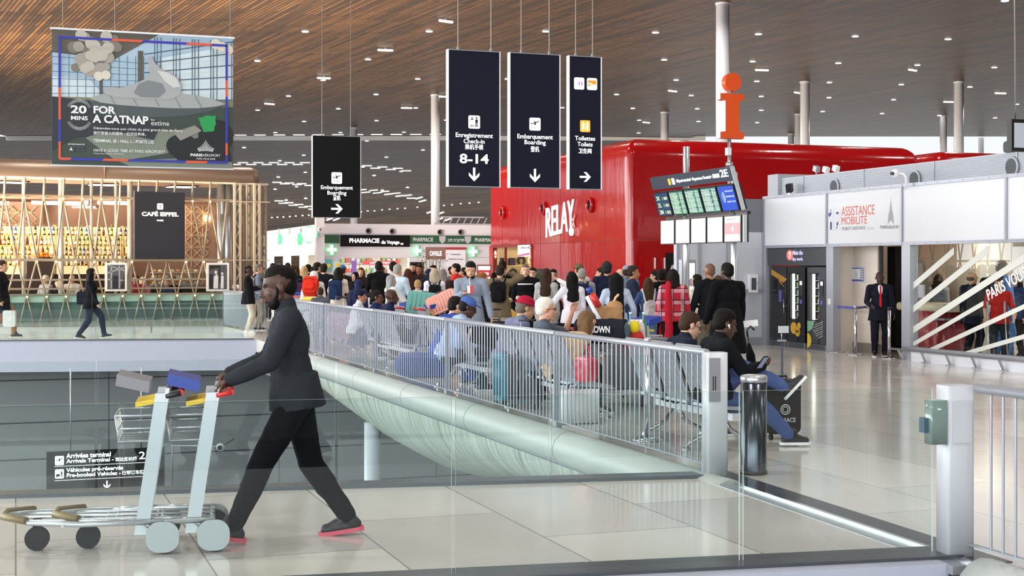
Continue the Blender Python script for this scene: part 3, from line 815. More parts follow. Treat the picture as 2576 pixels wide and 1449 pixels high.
hang_sign('narrow tall navy hanging sign reading Toilettes Toilets with a right arrow', 1433, 1512, 141, 474, 21.0, sg3, wires=(.23, .77))
hang_sign('black hanging sign reading Embarquement Boarding with a right arrow, nearer the cafe', 787, 907, 341, 546, 33.0, sg4, face=SIGNBLACK, wires=(.2, .8))
# suspended advertising banner -----------------------------------------------------------
BLUEB, ORB = mat('print_blue', '#3437a8', rough=0.5), mat('print_orange', '#e0593c', rough=0.5)
def billboard():
    d = 27.5; p0 = Vector((PX(130, d), d, 0)); p1, w = on_line(586, p0, V)
    H = 340 * d / F; zb = PZ(413, d)
    t = thing('advertising_banner', 'large hanging advertising banner with a blue and orange border reading 20 mins for a catnap', 'banner', (p0.x, p0.y, zb), R(AU))
    obj('print_sheet', MB().b2((0, 0, 0), (w, 0.03, H)), mat('print_green_dark', '#2f3a3a', rough=0.5), t)
    obj('top_batten', MB().b2((-0.03, -0.02, H), (w + 0.03, 0.05, H + 0.035)), WHITE, t)
    obj('bottom_batten', MB().b2((-0.01, -0.01, -0.03), (w + 0.01, 0.04, 0)), WHITE, t)
    for f in (.06, .34, .65, .985): obj('suspension_wire', MB().cyl((w * f, .015, H + .03), (w * f, .015, CZ - zb - .01), .008, n=6), WIRE, t)
    S = lambda ps: [[(x * w, (1 - y) * H) for x, y in p] for p in ps]
    n = [0]
    def L(name, polys, col, **k):
        n[0] += 1
        m = mat('print_' + col.strip('#'), col, rough=0.5); b = MB()
        for i, p in enumerate(S(polys)): b.prism(p, (0, -.0012 * n[0] - .00025 * i, 0), (1, 0, 0), (0, 0, 1), (0, -.001, 0))
        n[0] += len(polys) * .21
        return obj(name, b, m, t)
    L('print_sky', [[(0, .17), (.3, .2), (.56, .0), (1, 0), (1, .53), (0, .52)]], '#a9c3d6')
    L('print_sky_glow', [[(.58, .18), (1, .05), (1, .5), (.5, .5)], [(.0, .35), (.2, .36), (.3, .5), (0, .5)]], '#cfe0e6')
    L('print_roof', [[(0, 0), (.58, 0), (.34, .2), (.0, .165)]], '#5d574e')
    L('print_frames', [R2(.0 + .045 * k, .17, .003 + .045 * k, .5) for k in range(14)] + [[(0, .2 + .055 * k), (.47, .22 + .045 * k), (.47, .224 + .045 * k), (0, .204 + .055 * k)] for k in range(6)], '#5b7182')
    L('print_mullions', [R2(.52 + .035 * k + (.05 if k % 3 == 0 else 0), .02, .524 + .035 * k + (.05 if k % 3 == 0 else 0), .5) for k in range(13)] + [[(.5, .15 + .07 * k), (1, .02 + .09 * k), (1, .027 + .09 * k), (.5, .157 + .07 * k)] for k in range(6)], '#44566a')
    L('print_pillar', [R2(.465, .13, .493, .45), R2(.255, .35, .268, .47)], '#5a554f')
    L('print_field', [[(.0, .5), (1, .48), (1, .6), (0, .6)]], '#7f8468')
    rnd = random.Random(3)
    for q, (col, cnt) in enumerate((('#7f796f', 16), ('#a39d93', 16), ('#bdb7ac', 16))):
        bl = []
        for k in range(cnt):
            a = rnd.random(); cx = .11 + .05 * q * .3 + .27 * rnd.random() * (1 - .45 * a); cy = .05 + .26 * a - .01 * q
            r = .022 + .014 * rnd.random(); bl.append(circ(r, 16, cx, cy, r * 1.32))
        L('print_balloons', bl, col)
    L('print_balloons_light', [circ(.026, 14, .25 + .04 * k, .335 - .01 * k, .035) for k in range(2)] + [circ(.03, 14, .9 + .035 * k, .05 + .02 * k, .04) for k in range(3)], '#d9d2c2')
    L('print_floor', [[(0, .56), (1, .53), (1, 1), (0, 1)]], '#39443f')
    L('print_floor_light', [[(.3, .72), (.75, .72), (.9, .78), (.62, .9), (.35, .97), (.18, .8)], [(.36, .97), (.98, .9), (1, 1), (.42, 1)]], '#7c8577')
    L('print_mattress_side', [[(.2, .52), (.32, .535), (.45, .545), (.6, .545), (.8, .535), (.96, .51), (.86, .57), (.74, .605), (.6, .625), (.45, .632), (.32, .62), (.22, .58)]], '#4c5458')
    L('print_mattress', [[(.2, .5), (.26, .47), (.35, .452), (.5, .44), (.62, .438), (.75, .445), (.87, .468), (.96, .508), (.9, .53), (.8, .548), (.66, .555), (.5, .552), (.36, .545), (.26, .532)]], '#a3a8a8')
    L('print_quilting', [[(.3 + .12 * k, .455), (.306 + .12 * k, .455), (.345 + .12 * k, .545), (.338 + .12 * k, .545)] for k in range(5)], '#7d8384')
    L('print_cushion', [circ(.05, 18, .325, .445, .033), [(.3, .46), (.36, .42), (.44, .385), (.5, .345), (.53, .3), (.52, .2), (.525, .165), (.54, .17), (.56, .22), (.6, .27), (.65, .285), (.69, .33), (.705, .39), (.7, .45), (.66, .48), (.56, .49), (.44, .49), (.34, .485)]], '#a9acad')
    L('print_cushion_shade', [[(.47, .38), (.52, .35), (.6, .37), (.62, .43), (.58, .48), (.48, .48), (.44, .45)]], '#7f8488')
    L('print_cushion_light', [[(.57, .275), (.63, .285), (.68, .33), (.7, .39), (.66, .4), (.61, .35)]], '#ced0d0')
    L('print_shade', [[(0, .5), (.2, .52), (.24, .64), (.6, .66), (.55, .8), (.35, .75), (.12, .8), (0, .9)]], '#262d33')
    L('print_beanbag', [circ(.09, 22, .71, .84, .09), circ(.1, 22, .9, .76, .13), [(.62, .86), (.95, .7), (.99, .95), (.7, .97)]], '#15181b')
    L('print_sleeve', [[(.66, .74), (.78, .68), (.82, .72), (.7, .8)]], '#8f8f86')
    L('print_cap', [circ(.045, 18, .855, .655, .055), [(.8, .62), (.9, .6), (.89, .72), (.83, .73)]], '#1f9a4e')
    bt = .018
    def band(x0, y0, x1, y1, cuts, horiz):
        blue, orange = [], []
        for k, (a, b) in enumerate(zip(cuts, cuts[1:])):
            if horiz:
                p = [(x0 + (x1 - x0) * a, y0 + bt), (x0 + (x1 - x0) * a + .01, y0), (x0 + (x1 - x0) * b + .01, y0), (x0 + (x1 - x0) * b, y0 + bt)]
            else:
                p = R2(x0, y0 + (y1 - y0) * a, x0 + bt * .72, y0 + (y1 - y0) * b)
            (orange if k % 2 else blue).append(p)
        return blue, orange
    BB, OO = [], []
    for args in ((.04, .05, .96, .05, [0, .3, .48, .75, .9, 1], True), (.04, .95, .955, .95, [0, .0, .06, .25, .4, .75, .88, 1], True),
                 (.035, .05, 0, .96, [0, .42, .68, .86, 1.0], False), (.955, .05, 0, .965, [0, .3, .44, .83, .93, 1], False)):
        b, o = band(*args); BB += b; OO += o
    n[0] += 1
    for ps, m in ((BB, BLUEB), (OO, ORB)):
        for p in ps: multi(t, 'print_border', S([p]), (0, -.0012 * n[0], 0), m, .001)
    n[0] += 2; y = -.0012 * n[0]
    PW = mat('print_white', '#f0f1f2', rough=0.5)
    def T(s, x, yy, h, wd, al='LEFT', b=.02): lettering(t, s, .1, PW, (x * w, y, (1 - yy) * H), align=al, bold=b, width=wd * w, height=h * H, depth=.002)
    T('20', .1, .617, .06, .085, b=.03); T('MINS', .1, .668, .031, .09, b=.03)
    T('FOR', .22, .612, .057, .12, b=.035); T('A CATNAP', .22, .682, .062, .305, b=.035)
    T('by', .535, .655, .02, .02, b=0); T('extime', .535, .69, .034, .1, b=0)
    T('Détendez-vous aux côtés du plus grand chat de Paris.', .222, .733, .024, .49, b=.005)
    T('跟巴黎最大的猫咪一起闭目养神。', .222, .772, .027, .285, b=.005)
    T('TERMINAL 2E › HALL L › PORTE L35', .222, .828, .023, .33, b=.02)
    T('HAVE A GOOD TIME AT PARIS AÉROPORT*', .222, .9, .028, .39, b=.005)
    T('*Passez de bons moments à Paris Aéroport.', .222, .918, .013, .17, b=0)
    T('parisaeroport.fr', .086, .853, .014, .09, b=.02)
    T('PARIS', .755, .915, .021, .068, b=.04); T('AÉROPORT', .825, .915, .024, .1, b=.0); T('PARIS VOUS AIME', .79, .94, .013, .105, b=0)
    rays = []
    for k in range(-7, 8):
        a = R(k * 7.0); q = .18 + .55 * (1 - abs(k) / 8) ** 2.2
        for rr in (0,):
            c0 = (.842 + .05 * math.sin(a), .885 - .028 * math.cos(a) * .4); c1 = (.842 + .05 * math.sin(a) * (1 + .1 * q) + .01 * math.sin(a), .885 - .012 - .115 * q)
            rays.append([(c0[0] - .0016, c0[1]), (c0[0] + .0016, c0[1]), (c1[0] + .0012, c1[1]), (c1[0] - .0012, c1[1])])
    for sg in (1, -1):
        for k in range(-9, 10):
            a = R(k * 6.2); cx, cy = .146, .628
            p = lambda r: (cx + r * .0635 * math.sin(a), cy - sg * r * .098 * math.cos(a))
            a0, a1 = p(.95), p(1.2); rays.append([(a0[0] - .0012, a0[1]), (a0[0] + .0012, a0[1]), (a1[0] + .0012, a1[1]), (a1[0] - .0012, a1[1])])
    multi(t, 'print_ray_marks', S(rays), (0, y, 0), PW, .001)
    multi(t, 'print_app_badges', S([R2(.085, .865, .12, .905), R2(.126, .865, .175, .88), R2(.126, .885, .175, .902)]), (0, y, 0), mat('badge_dark', '#3c4248', rough=.5), .001)
    flat(t, 'print_badge_mark', [(x * w, (1 - yy) * H) for x, yy in ((.094, .9), (.1025, .87), (.111, .9), (.1025, .892))], (0, y - .001, 0), PW, d=.001)
billboard()
# orange information totem and departures display ------------------------------------------
INFO = mat('info_orange', '#e8551a', rough=0.3)
d0 = 26.0; ix = PX(1836, d0)
t = thing('information_sign', 'large orange letter i information sign standing on a thin pole', 'sign', (ix, d0, 0), R(AU))
sc = d0 / F
zt = PZ(349, d0)
obj('pole', MB().cyl((0, 0.02, 0), (0, 0.02, PZ(184, d0)), 0.035, n=16), STEEL, t)
I = [(-.5, 0), (.5, 0), (.5, .14), (.30, .16), (.30, .84), (.5, .86), (.5, 1), (-.5, 1), (-.5, .86), (-.27, .84), (-.27, .16), (-.5, .14)]
wI, hI = 66 * sc, 113 * sc
obj('letter_stem', MB().prism([(x * wI, y * hI) for x, y in I], (0.02, -0.06, zt), (1, 0, 0), (0, 0, 1), (0, 0.14, 0)), INFO, t)
obj('letter_dot', MB().prism(circ(23 * sc, 36), (0.04, -0.06, PZ(207, d0)), (1, 0, 0), (0, 0, 1), (0, 0.14, 0)), INFO, t)
sh = MB().prism([(-.515 * wI, .86 * hI), (-.5 * wI, .86 * hI), (-.5 * wI, hI), (-.515 * wI, hI)], (0.02, -0.055, zt), (1, 0, 0), (0, 0, 1), (0, 0.13, 0))
sh.prism([(-.515 * wI, 0), (-.5 * wI, 0), (-.5 * wI, .14 * hI), (-.515 * wI, .14 * hI)], (0.02, -0.055, zt), (1, 0, 0), (0, 0, 1), (0, 0.13, 0))
sh.prism([(-.295 * wI, .16 * hI), (-.28 * wI, .16 * hI), (-.28 * wI, .84 * hI), (-.295 * wI, .84 * hI)], (0.02, -0.055, zt), (1, 0, 0), (0, 0, 1), (0, 0.13, 0))
obj('lit_edge', sh, WHITE, t)  # white put on the left edges, where light strikes the letter
obj('camera_box', MB().box((-0.06, -0.05, PZ(382, d0)), (0.08, 0.1, 0.14)), WHITE, t)
obj('collar', MB().cyl((0, 0.02, PZ(420, d0)), (0, 0.02, PZ(408, d0)), 0.07, n=16), STEEL, t)
def fids():
    p0 = Vector((PX(1868, 24.0), 24.0, 0)); p1, L = on_line(1663, p0, U)
    t = thing('departures_display', 'departures board of ten upright screens under a leaning dark header on two poles', 'display', (p0.x, p0.y, 0), R(AU))
    k = 24.0 / F
    zb0, zb1 = PZ(609, 24), PZ(540, 24); zt0, zt1 = PZ(529, 24), PZ(463, 24); zh0, zh1 = PZ(455, 24), PZ(421, 24)
    lean = Matrix.Rotation(R(-9), 3, 'Y')
    P = lambda z, out=0.0: Vector((-(z - zb1) * 0.30 - out, 0, z)) if z > zb1 else Vector((-out, 0, z))
    FR = mat('screen_frame', '#16171a', rough=0.3)
    HD = mat('header_slate', '#36404f', rough=0.3)
    w = L / 5
    ux = (P(zh1) - P(zt0)).normalized()
    nx = Vector((-ux.z, 0, ux.x)); nx = nx if nx.x < 0 else -nx
    hb = MB().obox(P(zh0), (0, L, 0), ux * ((zh1 - zh0) / ux.z), -nx * 0.07)
    obj('header', hb, HD, t)
    obj('header_side', MB().obox(P(zt0) - Vector((0, 0.03, 0)), (0, 0.03, 0), ux * ((zh1 - zt0) / ux.z), -nx * 0.07), mat('silver_side', '#c8cacd', rough=0.3, metal=0.4), t)
    obj('screen_side', MB().b2((0, -0.03, zb0), (0.07, 0, zb1)), MATS['silver_side'], t)
    ho = P(zh0) + nx * 0.003
    hh = (zh1 - zh0) / ux.z
    rt = Vector((0, -1, 0))
    lettering(t, 'Départs terminal · Departures Terminal · 航站楼', .1, LIT, ho + Vector((0, L * .66, 0)) + ux * hh * .38, right=rt, up=ux, bold=.012, width=L * .52, height=hh * .36)
    lettering(t, '2E', .1, LIT, ho + Vector((0, L * .125, 0)) + ux * hh * .36, right=rt, up=ux, bold=.02, width=L * .085, height=hh * .55)
    multi(t, 'pictogram_tile', [rrect(L * .03, hh * .5, .02)], ho + Vector((0, L * .75, 0)) + ux * hh * .5, ORANGE, .004, rt, ux)
    multi(t, 'pictogram_tile', [rrect(L * .035, hh * .5, .02)], ho + Vector((0, L * .70, 0)) + ux * hh * .5, LIT, .004, rt, ux)
    bk = MB().obox(P(zt0, -0.02) - Vector((0, 0.0, 0)), (0, L, 0), ux * ((zt1 - zt0) / ux.z), -nx * 0.1).b2((0.01, 0, zb0), (0.12, L, zb1))
    obj('back_casing', bk, FR, t)
    up_ = [('#203f5c', '#c9d8a8'), ('#4a7f6e', '#c8f0c0'), ('#4f8878', '#d0f0c8'), ('#56897f', '#d8f0d0'), ('#2f4fb8', '#bcd0ff')]
    for i in range(5):
        y0 = L - (i + 1) * w
        s = MB().obox(P(zt0) + nx * 0.0 + Vector((0, y0 + w * .03, 0)), (0, w * .94, 0), ux * ((zt1 - zt0) / ux.z), nx * 0.02)
        sc_ = obj('screen', s, FR, t)
        hs = (zt1 - zt0) / ux.z
        oo = P(zt0) + nx * 0.022 + Vector((0, y0 + w * .93, 0))
        m = mat('screen_glow_%d' % i, up_[i][0], rough=0.2, emit=0.3)
        multi(sc_, 'screen_picture', [R2(0, hs * .04, w * .86, hs * .96)], oo, m, .003, rt, ux)
        tx = mat('screen_text_%d' % i, up_[i][1], rough=0.4, emit=0.5)
        if i == 4:
            multi(sc_, 'screen_rows', [[(w * .08 + .05 * q * math.cos(R(a)), hs * .55 + .045 * q * math.sin(R(a))) for a in range(-50, 51, 10)] + [(w * .08 + .05 * q * .85 * math.cos(R(a)), hs * .55 + .045 * q * .85 * math.sin(R(a))) for a in range(50, -51, -10)] for q in (1, 2, 3)], oo + nx * .004, tx, .002, rt, ux)
            for q, s_ in enumerate(('WIFI GRATUIT', 'FREE INTERNET ACCESS', 'CONNECT TO WIFI')):
                lettering(sc_, s_, .05, tx, oo + nx * .004 + rt * w * .36 + ux * hs * (.74 - .2 * q), right=rt, up=ux, width=w * .46, height=hs * .06, depth=.002, bold=0.01)
        elif i == 0:
            for q in range(3):
                lettering(sc_, '2%s' % 'KLM'[q], .1, tx, oo + nx * .004 + rt * w * .08 + ux * hs * (.68 - .29 * q), right=rt, up=ux, width=w * .25, height=hs * .17, depth=.002)
                lettering(sc_, '1 80%d' % q, .1, tx, oo + nx * .004 + rt * w * .45 + ux * hs * (.68 - .29 * q), right=rt, up=ux, width=w * .34, height=hs * .13, depth=.002)
        else:
            rr = random.Random(i); rows = []
            for q in range(15):
                yy = hs * (.9 - .056 * q); x = w * .03
                for a, b in ((.0, .09), (.12, .42 + .1 * rr.random()), (.6, .7), (.73, .8)):
                    rows.append(R2(x + w * a, yy - hs * .026, x + w * b, yy))
            multi(sc_, 'screen_rows', rows, oo + nx * .004, tx, .002, rt, ux)
            multi(sc_, 'screen_bands', [R2(0, hs * (.82 - .2 * q), w * .86, hs * (.865 - .2 * q)) for q in range(4)], oo + nx * .0035, mat('screen_band', '#21405a', emit=.3), .001, rt, ux)
        s2 = obj('screen', MB().b2((-0.02, y0 + w * .03, zb0), (0.0, y0 + w * .97, zb1)), FR, t)
        oo = Vector((-0.022, y0 + w * .93, zb0)); hb_ = zb1 - zb0
        multi(s2, 'screen_picture', [R2(0, hb_ * .04, w * .86, hb_ * .96)], oo, mat('screen_white', '#f0f3f6', rough=0.2, emit=0.5) if i < 4 else mat('screen_cream', '#e9e2da', rough=.2, emit=.4), .003, rt)
        if i == 4:
            multi(s2, 'screen_band', [R2(0, hb_ * .3, w * .86, hb_ * .72)], oo + Vector((-.004, 0, 0)), mat('screen_rose', '#d58a8d', emit=.5), .002, rt)
            lettering(s2, 'AIRFRANCE /', .05, mat('screen_grey', '#8d8a86', emit=.3), oo + Vector((-.005, -w * .12, hb_ * .82)), right=rt, width=w * .6, height=hb_ * .07, depth=.002)
            lettering(s2, '4', .05, LIT, oo + Vector((-.007, -w * .38, hb_ * .4)), right=rt, width=w * .13, height=hb_ * .22, depth=.002)
    for y in (L * .16, L * .74):
        obj('pole', MB().cyl((0.12, y, 0), (0.12, y, zh1 + (0.55 if y > 1 else -.05)), 0.062, n=20), mat('pole_silver', '#c3c6cb', rough=0.25, metal=0.7), t)
    obj('cross_bar', MB().b2((0.1, 0.02, zb1 + .01), (0.17, L, zt0 - .01)), FR, t)
fids()
# arrivals direction sign on the lower level wall ---------------------------------------------
def arrivals():
    d = 31.0; p0 = Vector((PX(117, d), d, 0)); p1, w = on_line(414, p0, V)
    H = 108 * d / F; zb = PZ(1246, d)
    t = thing('direction_sign', 'dark direction sign reading Arrivees terminal 2E hung against the grey lower wall', 'sign', (p0.x, p0.y, zb), R(AU))
    obj('board', MB().b2((0, 0, 0), (w, 0.1, H)), SIGNBLACK, t)
    y = 0
    picto(t, 'plane', (w * .107, H * .795), H * .20, y); picto(t, 'car', (w * .107, H * .485), H * .20, y); picto(t, 'toilet', (w * .893, H * .50), H * .17, y)
    def T(s, x, z, h, wd, b=.03): lettering(t, s, .1, LIT, (x * w, y, z * H), bold=b, width=wd * w, height=h * H)
    T('Arrivées terminal', .165, .845, .115, .375); T('Arrivals Terminal -', .165, .73, .095, .40); T('到达航站楼', .575, .725, .1, .185, .02); T('2E', .775, .745, .18, .115, 0.01)
    T('Véhicules pré-réservés', .165, .52, .125, .48); T('Pre-booked Vehicles -', .165, .40, .095, .455); T('已预订车辆', .63, .4, .1, .19, .02)
    multi(t, 'rule_line', [R2(w * .065, H * .655, w * .935, H * .665), R2(w * .065, H * .325, w * .935, H * .335)], (0, y, 0), LIT)
    multi(t, 'arrow', arrow('down', H * .48), (w * .505, y, H * .175), LIT)
    for f in (.2, .8): obj('hanger_rod', MB().cyl((w * f, .05, H), (w * f, .05, -zb - .5), .015, n=8), STEEL, t)
    c0 = Vector((PX(555, 34), 34, PZ(1125, 34)))
    c = thing('wall_camera', 'small round security camera on a thin arm in front of the lower grey wall', 'camera', c0)
    obj('camera_dome', MB().ell((0, 0, 0), (.11, .11, .1)), mat('camera_white', '#d6d8da', rough=.35), c)
    obj('camera_lens', MB().cyl((0, -.09, 0), (0, -.12, 0), .06, n=16), BLACK, c)
    obj('camera_arm', MB().tube([(-.05, .05, 0), (-.3, .1, .02), (-1.25, .3, 0.0), (-1.25, .3, -1.0)], .025, 8).tube([(0, 0, 0), (0, 1.6, 0)], .02, 6), ALU, c)
arrivals()
# ================================================================== right hand shop front (assistance office, vending niche)
PANELW = mat('panel_white', '#dcdfe5', rough=0.35)
RUZ = R(AU)
WL = Vector((*WALL_P, 0))
IN = mat('office_white', '#efe9e2', rough=0.6)
def wl(x, y, z=0): return WL + V * x + U * y + Vector((0, 0, z))
def wst(name, mb, ms): return struct(name, mb, ms, WL, RUZ)
cutsY = [5.2, 2.62, 0.0, -2.98, -6.2, -9.4]
for a, b in zip(cutsY, cutsY[1:]):
    wst('wall_right_panel', MB().b2((0, b + .02, 2.25), (0.12, a - .02, 3.3)), PANELW)
f = MB().b2((-0.03, -9.4, 2.19), (0.14, 5.2, 2.25)).b2((-0.03, -9.4, 3.3), (0.14, 5.2, 3.36))
wst('trim_8', f, ALU)
for k, y in enumerate(cutsY[:-1]):
    wst('trim_9', MB().b2((-0.035, y - .025, 2.19), (0.13, y + .025, 3.36)), ALU)
riv = MB()
for i in range(40):
    for z in (2.22, 3.33): riv.cyl((-0.031, 5.0 - .36 * i, z), (-0.036, 5.0 - .36 * i, z), 0.008, n=8)
wst('trim_rivets', riv, mat('rivet', '#85888f', rough=.4, metal=.5))
# louvred plant screen above
lv_ = MB().b2((0.30, -9.4, 3.36), (0.42, 4.95, 3.76))
for i in range(11): lv_.b2((0.285, -9.4, 3.375 + .035 * i), (0.30, 4.95, 3.39 + .035 * i))
wst('wall_right_louvre', lv_, mat('louvre_grey', '#b3b8c0', rough=.5, noise=.04))
wst('wall_right_louvre_end', MB().b2((0.2, 4.95, 3.36), (1.6, 5.4, 3.86)), mat('louvre_end', '#a9aeb6', rough=.5))
for k in range(6):
    wst('trim_louvre_joint', MB().b2((0.275, 4.0 - 2.3 * k, 3.36), (0.285, 4.02 - 2.3 * k, 3.76)), ALU)
for px, zc, n in ((2100, 3.44, 'leftmost, near the floodlight'), (2302, 3.44, 'middle one, near the dome camera'), (2546, 3.50, 'rightmost, near the picture edge')):
    q, s = on_line(px, wl(.28, 0), U)
    t = thing('round_vent', 'round dark air vent in the grey louvred screen, ' + n, 'vent', wl(.28, s), RUZ)
    obj('vent_ring', MB().lathe([(.17, 0), (.19, .02), (.17, .05), (.15, .03), (.14, 0)], n=28).xform(Matrix.Translation((0, 0, zc)) @ Matrix.Rotation(R(-90), 4, 'Y')), MATS['louvre_grey'], t)
    obj('vent_mesh', MB().cyl((-.012, 0, zc), (-.02, 0, zc), .15, n=28), mat('vent_dark', '#56585c', rough=.7), t)
# lettering on the assistance panel
t = thing('assistance_sign', 'assistance mobilite lettering and pictograms on the white fascia panel', 'sign', wl(-.001, 0), RUZ)
rt = Vector((0, -1, 0))
AO, AG = mat('assist_orange', '#d9604a', rough=.5), mat('assist_grey', '#6b6d75', rough=.5)
def wy(px): return on_line(px, WL, U)[1]
def AT(s, px0, px1, py0, py1, m, b=.02):
    y0, y1 = wy(px0), wy(px1); d = WL.y + U.y * (y0 + y1) / 2
    lettering(t, s, .1, m, (0, y0, PZ(py1, d)), right=rt, bold=b, width=y0 - y1, height=(py1 - py0) * d / F, depth=.003)
AT('ASSISTANCE', 2117, 2200, 517, 541, AO, .0); AT('MOBILITÉ', 2116, 2180, 539, 564, AO, .0)
AT('MOBILITY ASSISTANCE', 2118, 2176, 570, 578, AG, .0); AT('/ 助残', 2178, 2198, 570, 578, mat('assist_pale', '#c9cbd0'), .0)
AT('PARIS', 2214, 2233, 567, 575, AG, .012); AT('AÉROPORT', 2234, 2262, 565, 575, AG, .0)
for i, (px, py) in enumerate(((2091, 536), (2107, 536), (2091, 567), (2107, 567))):
    y = wy(px); d = WL.y + U.y * y
    o = Vector((0, y, PZ(py, d)))
    multi(t, 'pictogram_tile', [rrect(.2, .2, .02)], o, mat('tile_grey', '#d8d9df'), .002, rt)
    multi(t, 'pictogram_tile_face', [rrect(.185, .185, .02)], o - Vector((.002, 0, 0)), PANELW, .002, rt)
    ps = ([circ(.015, 10, -.01, .06), R2(-.02, -.01, .0, .045), R2(-.02, -.02, .03, 0), [(-.05 + .045 * math.cos(R(a)), -.03 + .045 * math.sin(R(a))) for a in range(120, 420, 20)]], [circ(.045, 14, 0, 0, .028)],
          [[(-.03, -.09), (.03, -.09), (.035, .05), (.0, .085), (-.03, .06)]], [circ(.03, 12, 0, .03, .04), [(-.05, -.08), (-.04, -.085), (.05, .08), (.04, .085)], circ(.018, 10, -.01, -.04)])[i]
    multi(t, 'pictogram', ps, o - Vector((.004, 0, 0)), mat('picto_indigo', '#3b3f86'), .002, rt)
y = wy(2241); rays = []
for k in range(-7, 8):
    a = R(k * 6.5); h = .10 + .33 * (1 - abs(k) / 8) ** 2.2
    rays.append([(.13 * math.sin(a) - .005, -.03 * abs(math.sin(a)) * 4), (.13 * math.sin(a) + .005, -.03 * abs(math.sin(a)) * 4), (.11 * math.sin(a) + .004, h), (.11 * math.sin(a) - .004, h)])
multi(t, 'logo_rays', rays, Vector((0, y, PZ(558, 28.2))), mat('assist_silver', '#aeb2be'), .002, rt)
# jambs and posts
for name, y0, y1 in (('trim_10', 5.1, 5.22), ('trim_11', 2.36, 2.62), ('trim_12', -.27, .0)):
    wst(name, MB().b2((-.02, y0, 0), (0.16, y1, 2.2)), mat('jamb_grey', '#a9acb6', rough=.35, metal=.35))
# vending niche ------------------------------------------------------------------------
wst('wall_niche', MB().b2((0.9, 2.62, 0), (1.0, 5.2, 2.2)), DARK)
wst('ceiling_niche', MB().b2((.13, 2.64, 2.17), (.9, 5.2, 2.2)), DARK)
wst('wall_niche_side', MB().b2((.12, 2.60, 0), (1.0, 2.63, 2.2)), mat('beige_wall', '#e4d9cc', rough=.55))
VB = mat('vending_black', '#17171a', rough=.15)
VS = mat('vending_slate', '#3a3b40', rough=.4)
t = thing('vending_header', 'dark header board reading Make the day work above the vending machines', 'sign', wl(0, 0), RUZ)
obj('board', MB().b2((.02, 2.64, 1.80), (.12, 5.08, 2.18)), VS, t)
rt = Vector((0, -1, 0)); y = wy(1985); zc = PZ(641, 29.3)
multi(t, 'logo_disc', [circ(.13, 24, 0, 0, .115)], Vector((.02, y, zc)), mat('logo_coral', '#ee7f72', emit=.25), .004, rt)
multi(t, 'logo_swirl', [[(-.01, -.06), (.01, -.06), (.035, .05), (.01, .07), (-.06, .06), (-.06, .045), (0, .045)]], Vector((.016, y, zc)), LIT, .003, rt)
for s, py, w in (('Make the', 640, (1992, 2017)), ('day work.', 655, (1991, 2018))):
    y0, y1 = wy(w[0]), wy(w[1]); lettering(t, s, .1, mat('lilac_text', '#c9c4f5', emit=.5), (.02, y0, PZ(py, 29.2)), right=rt, width=y0 - y1, height=.10, bold=.015)
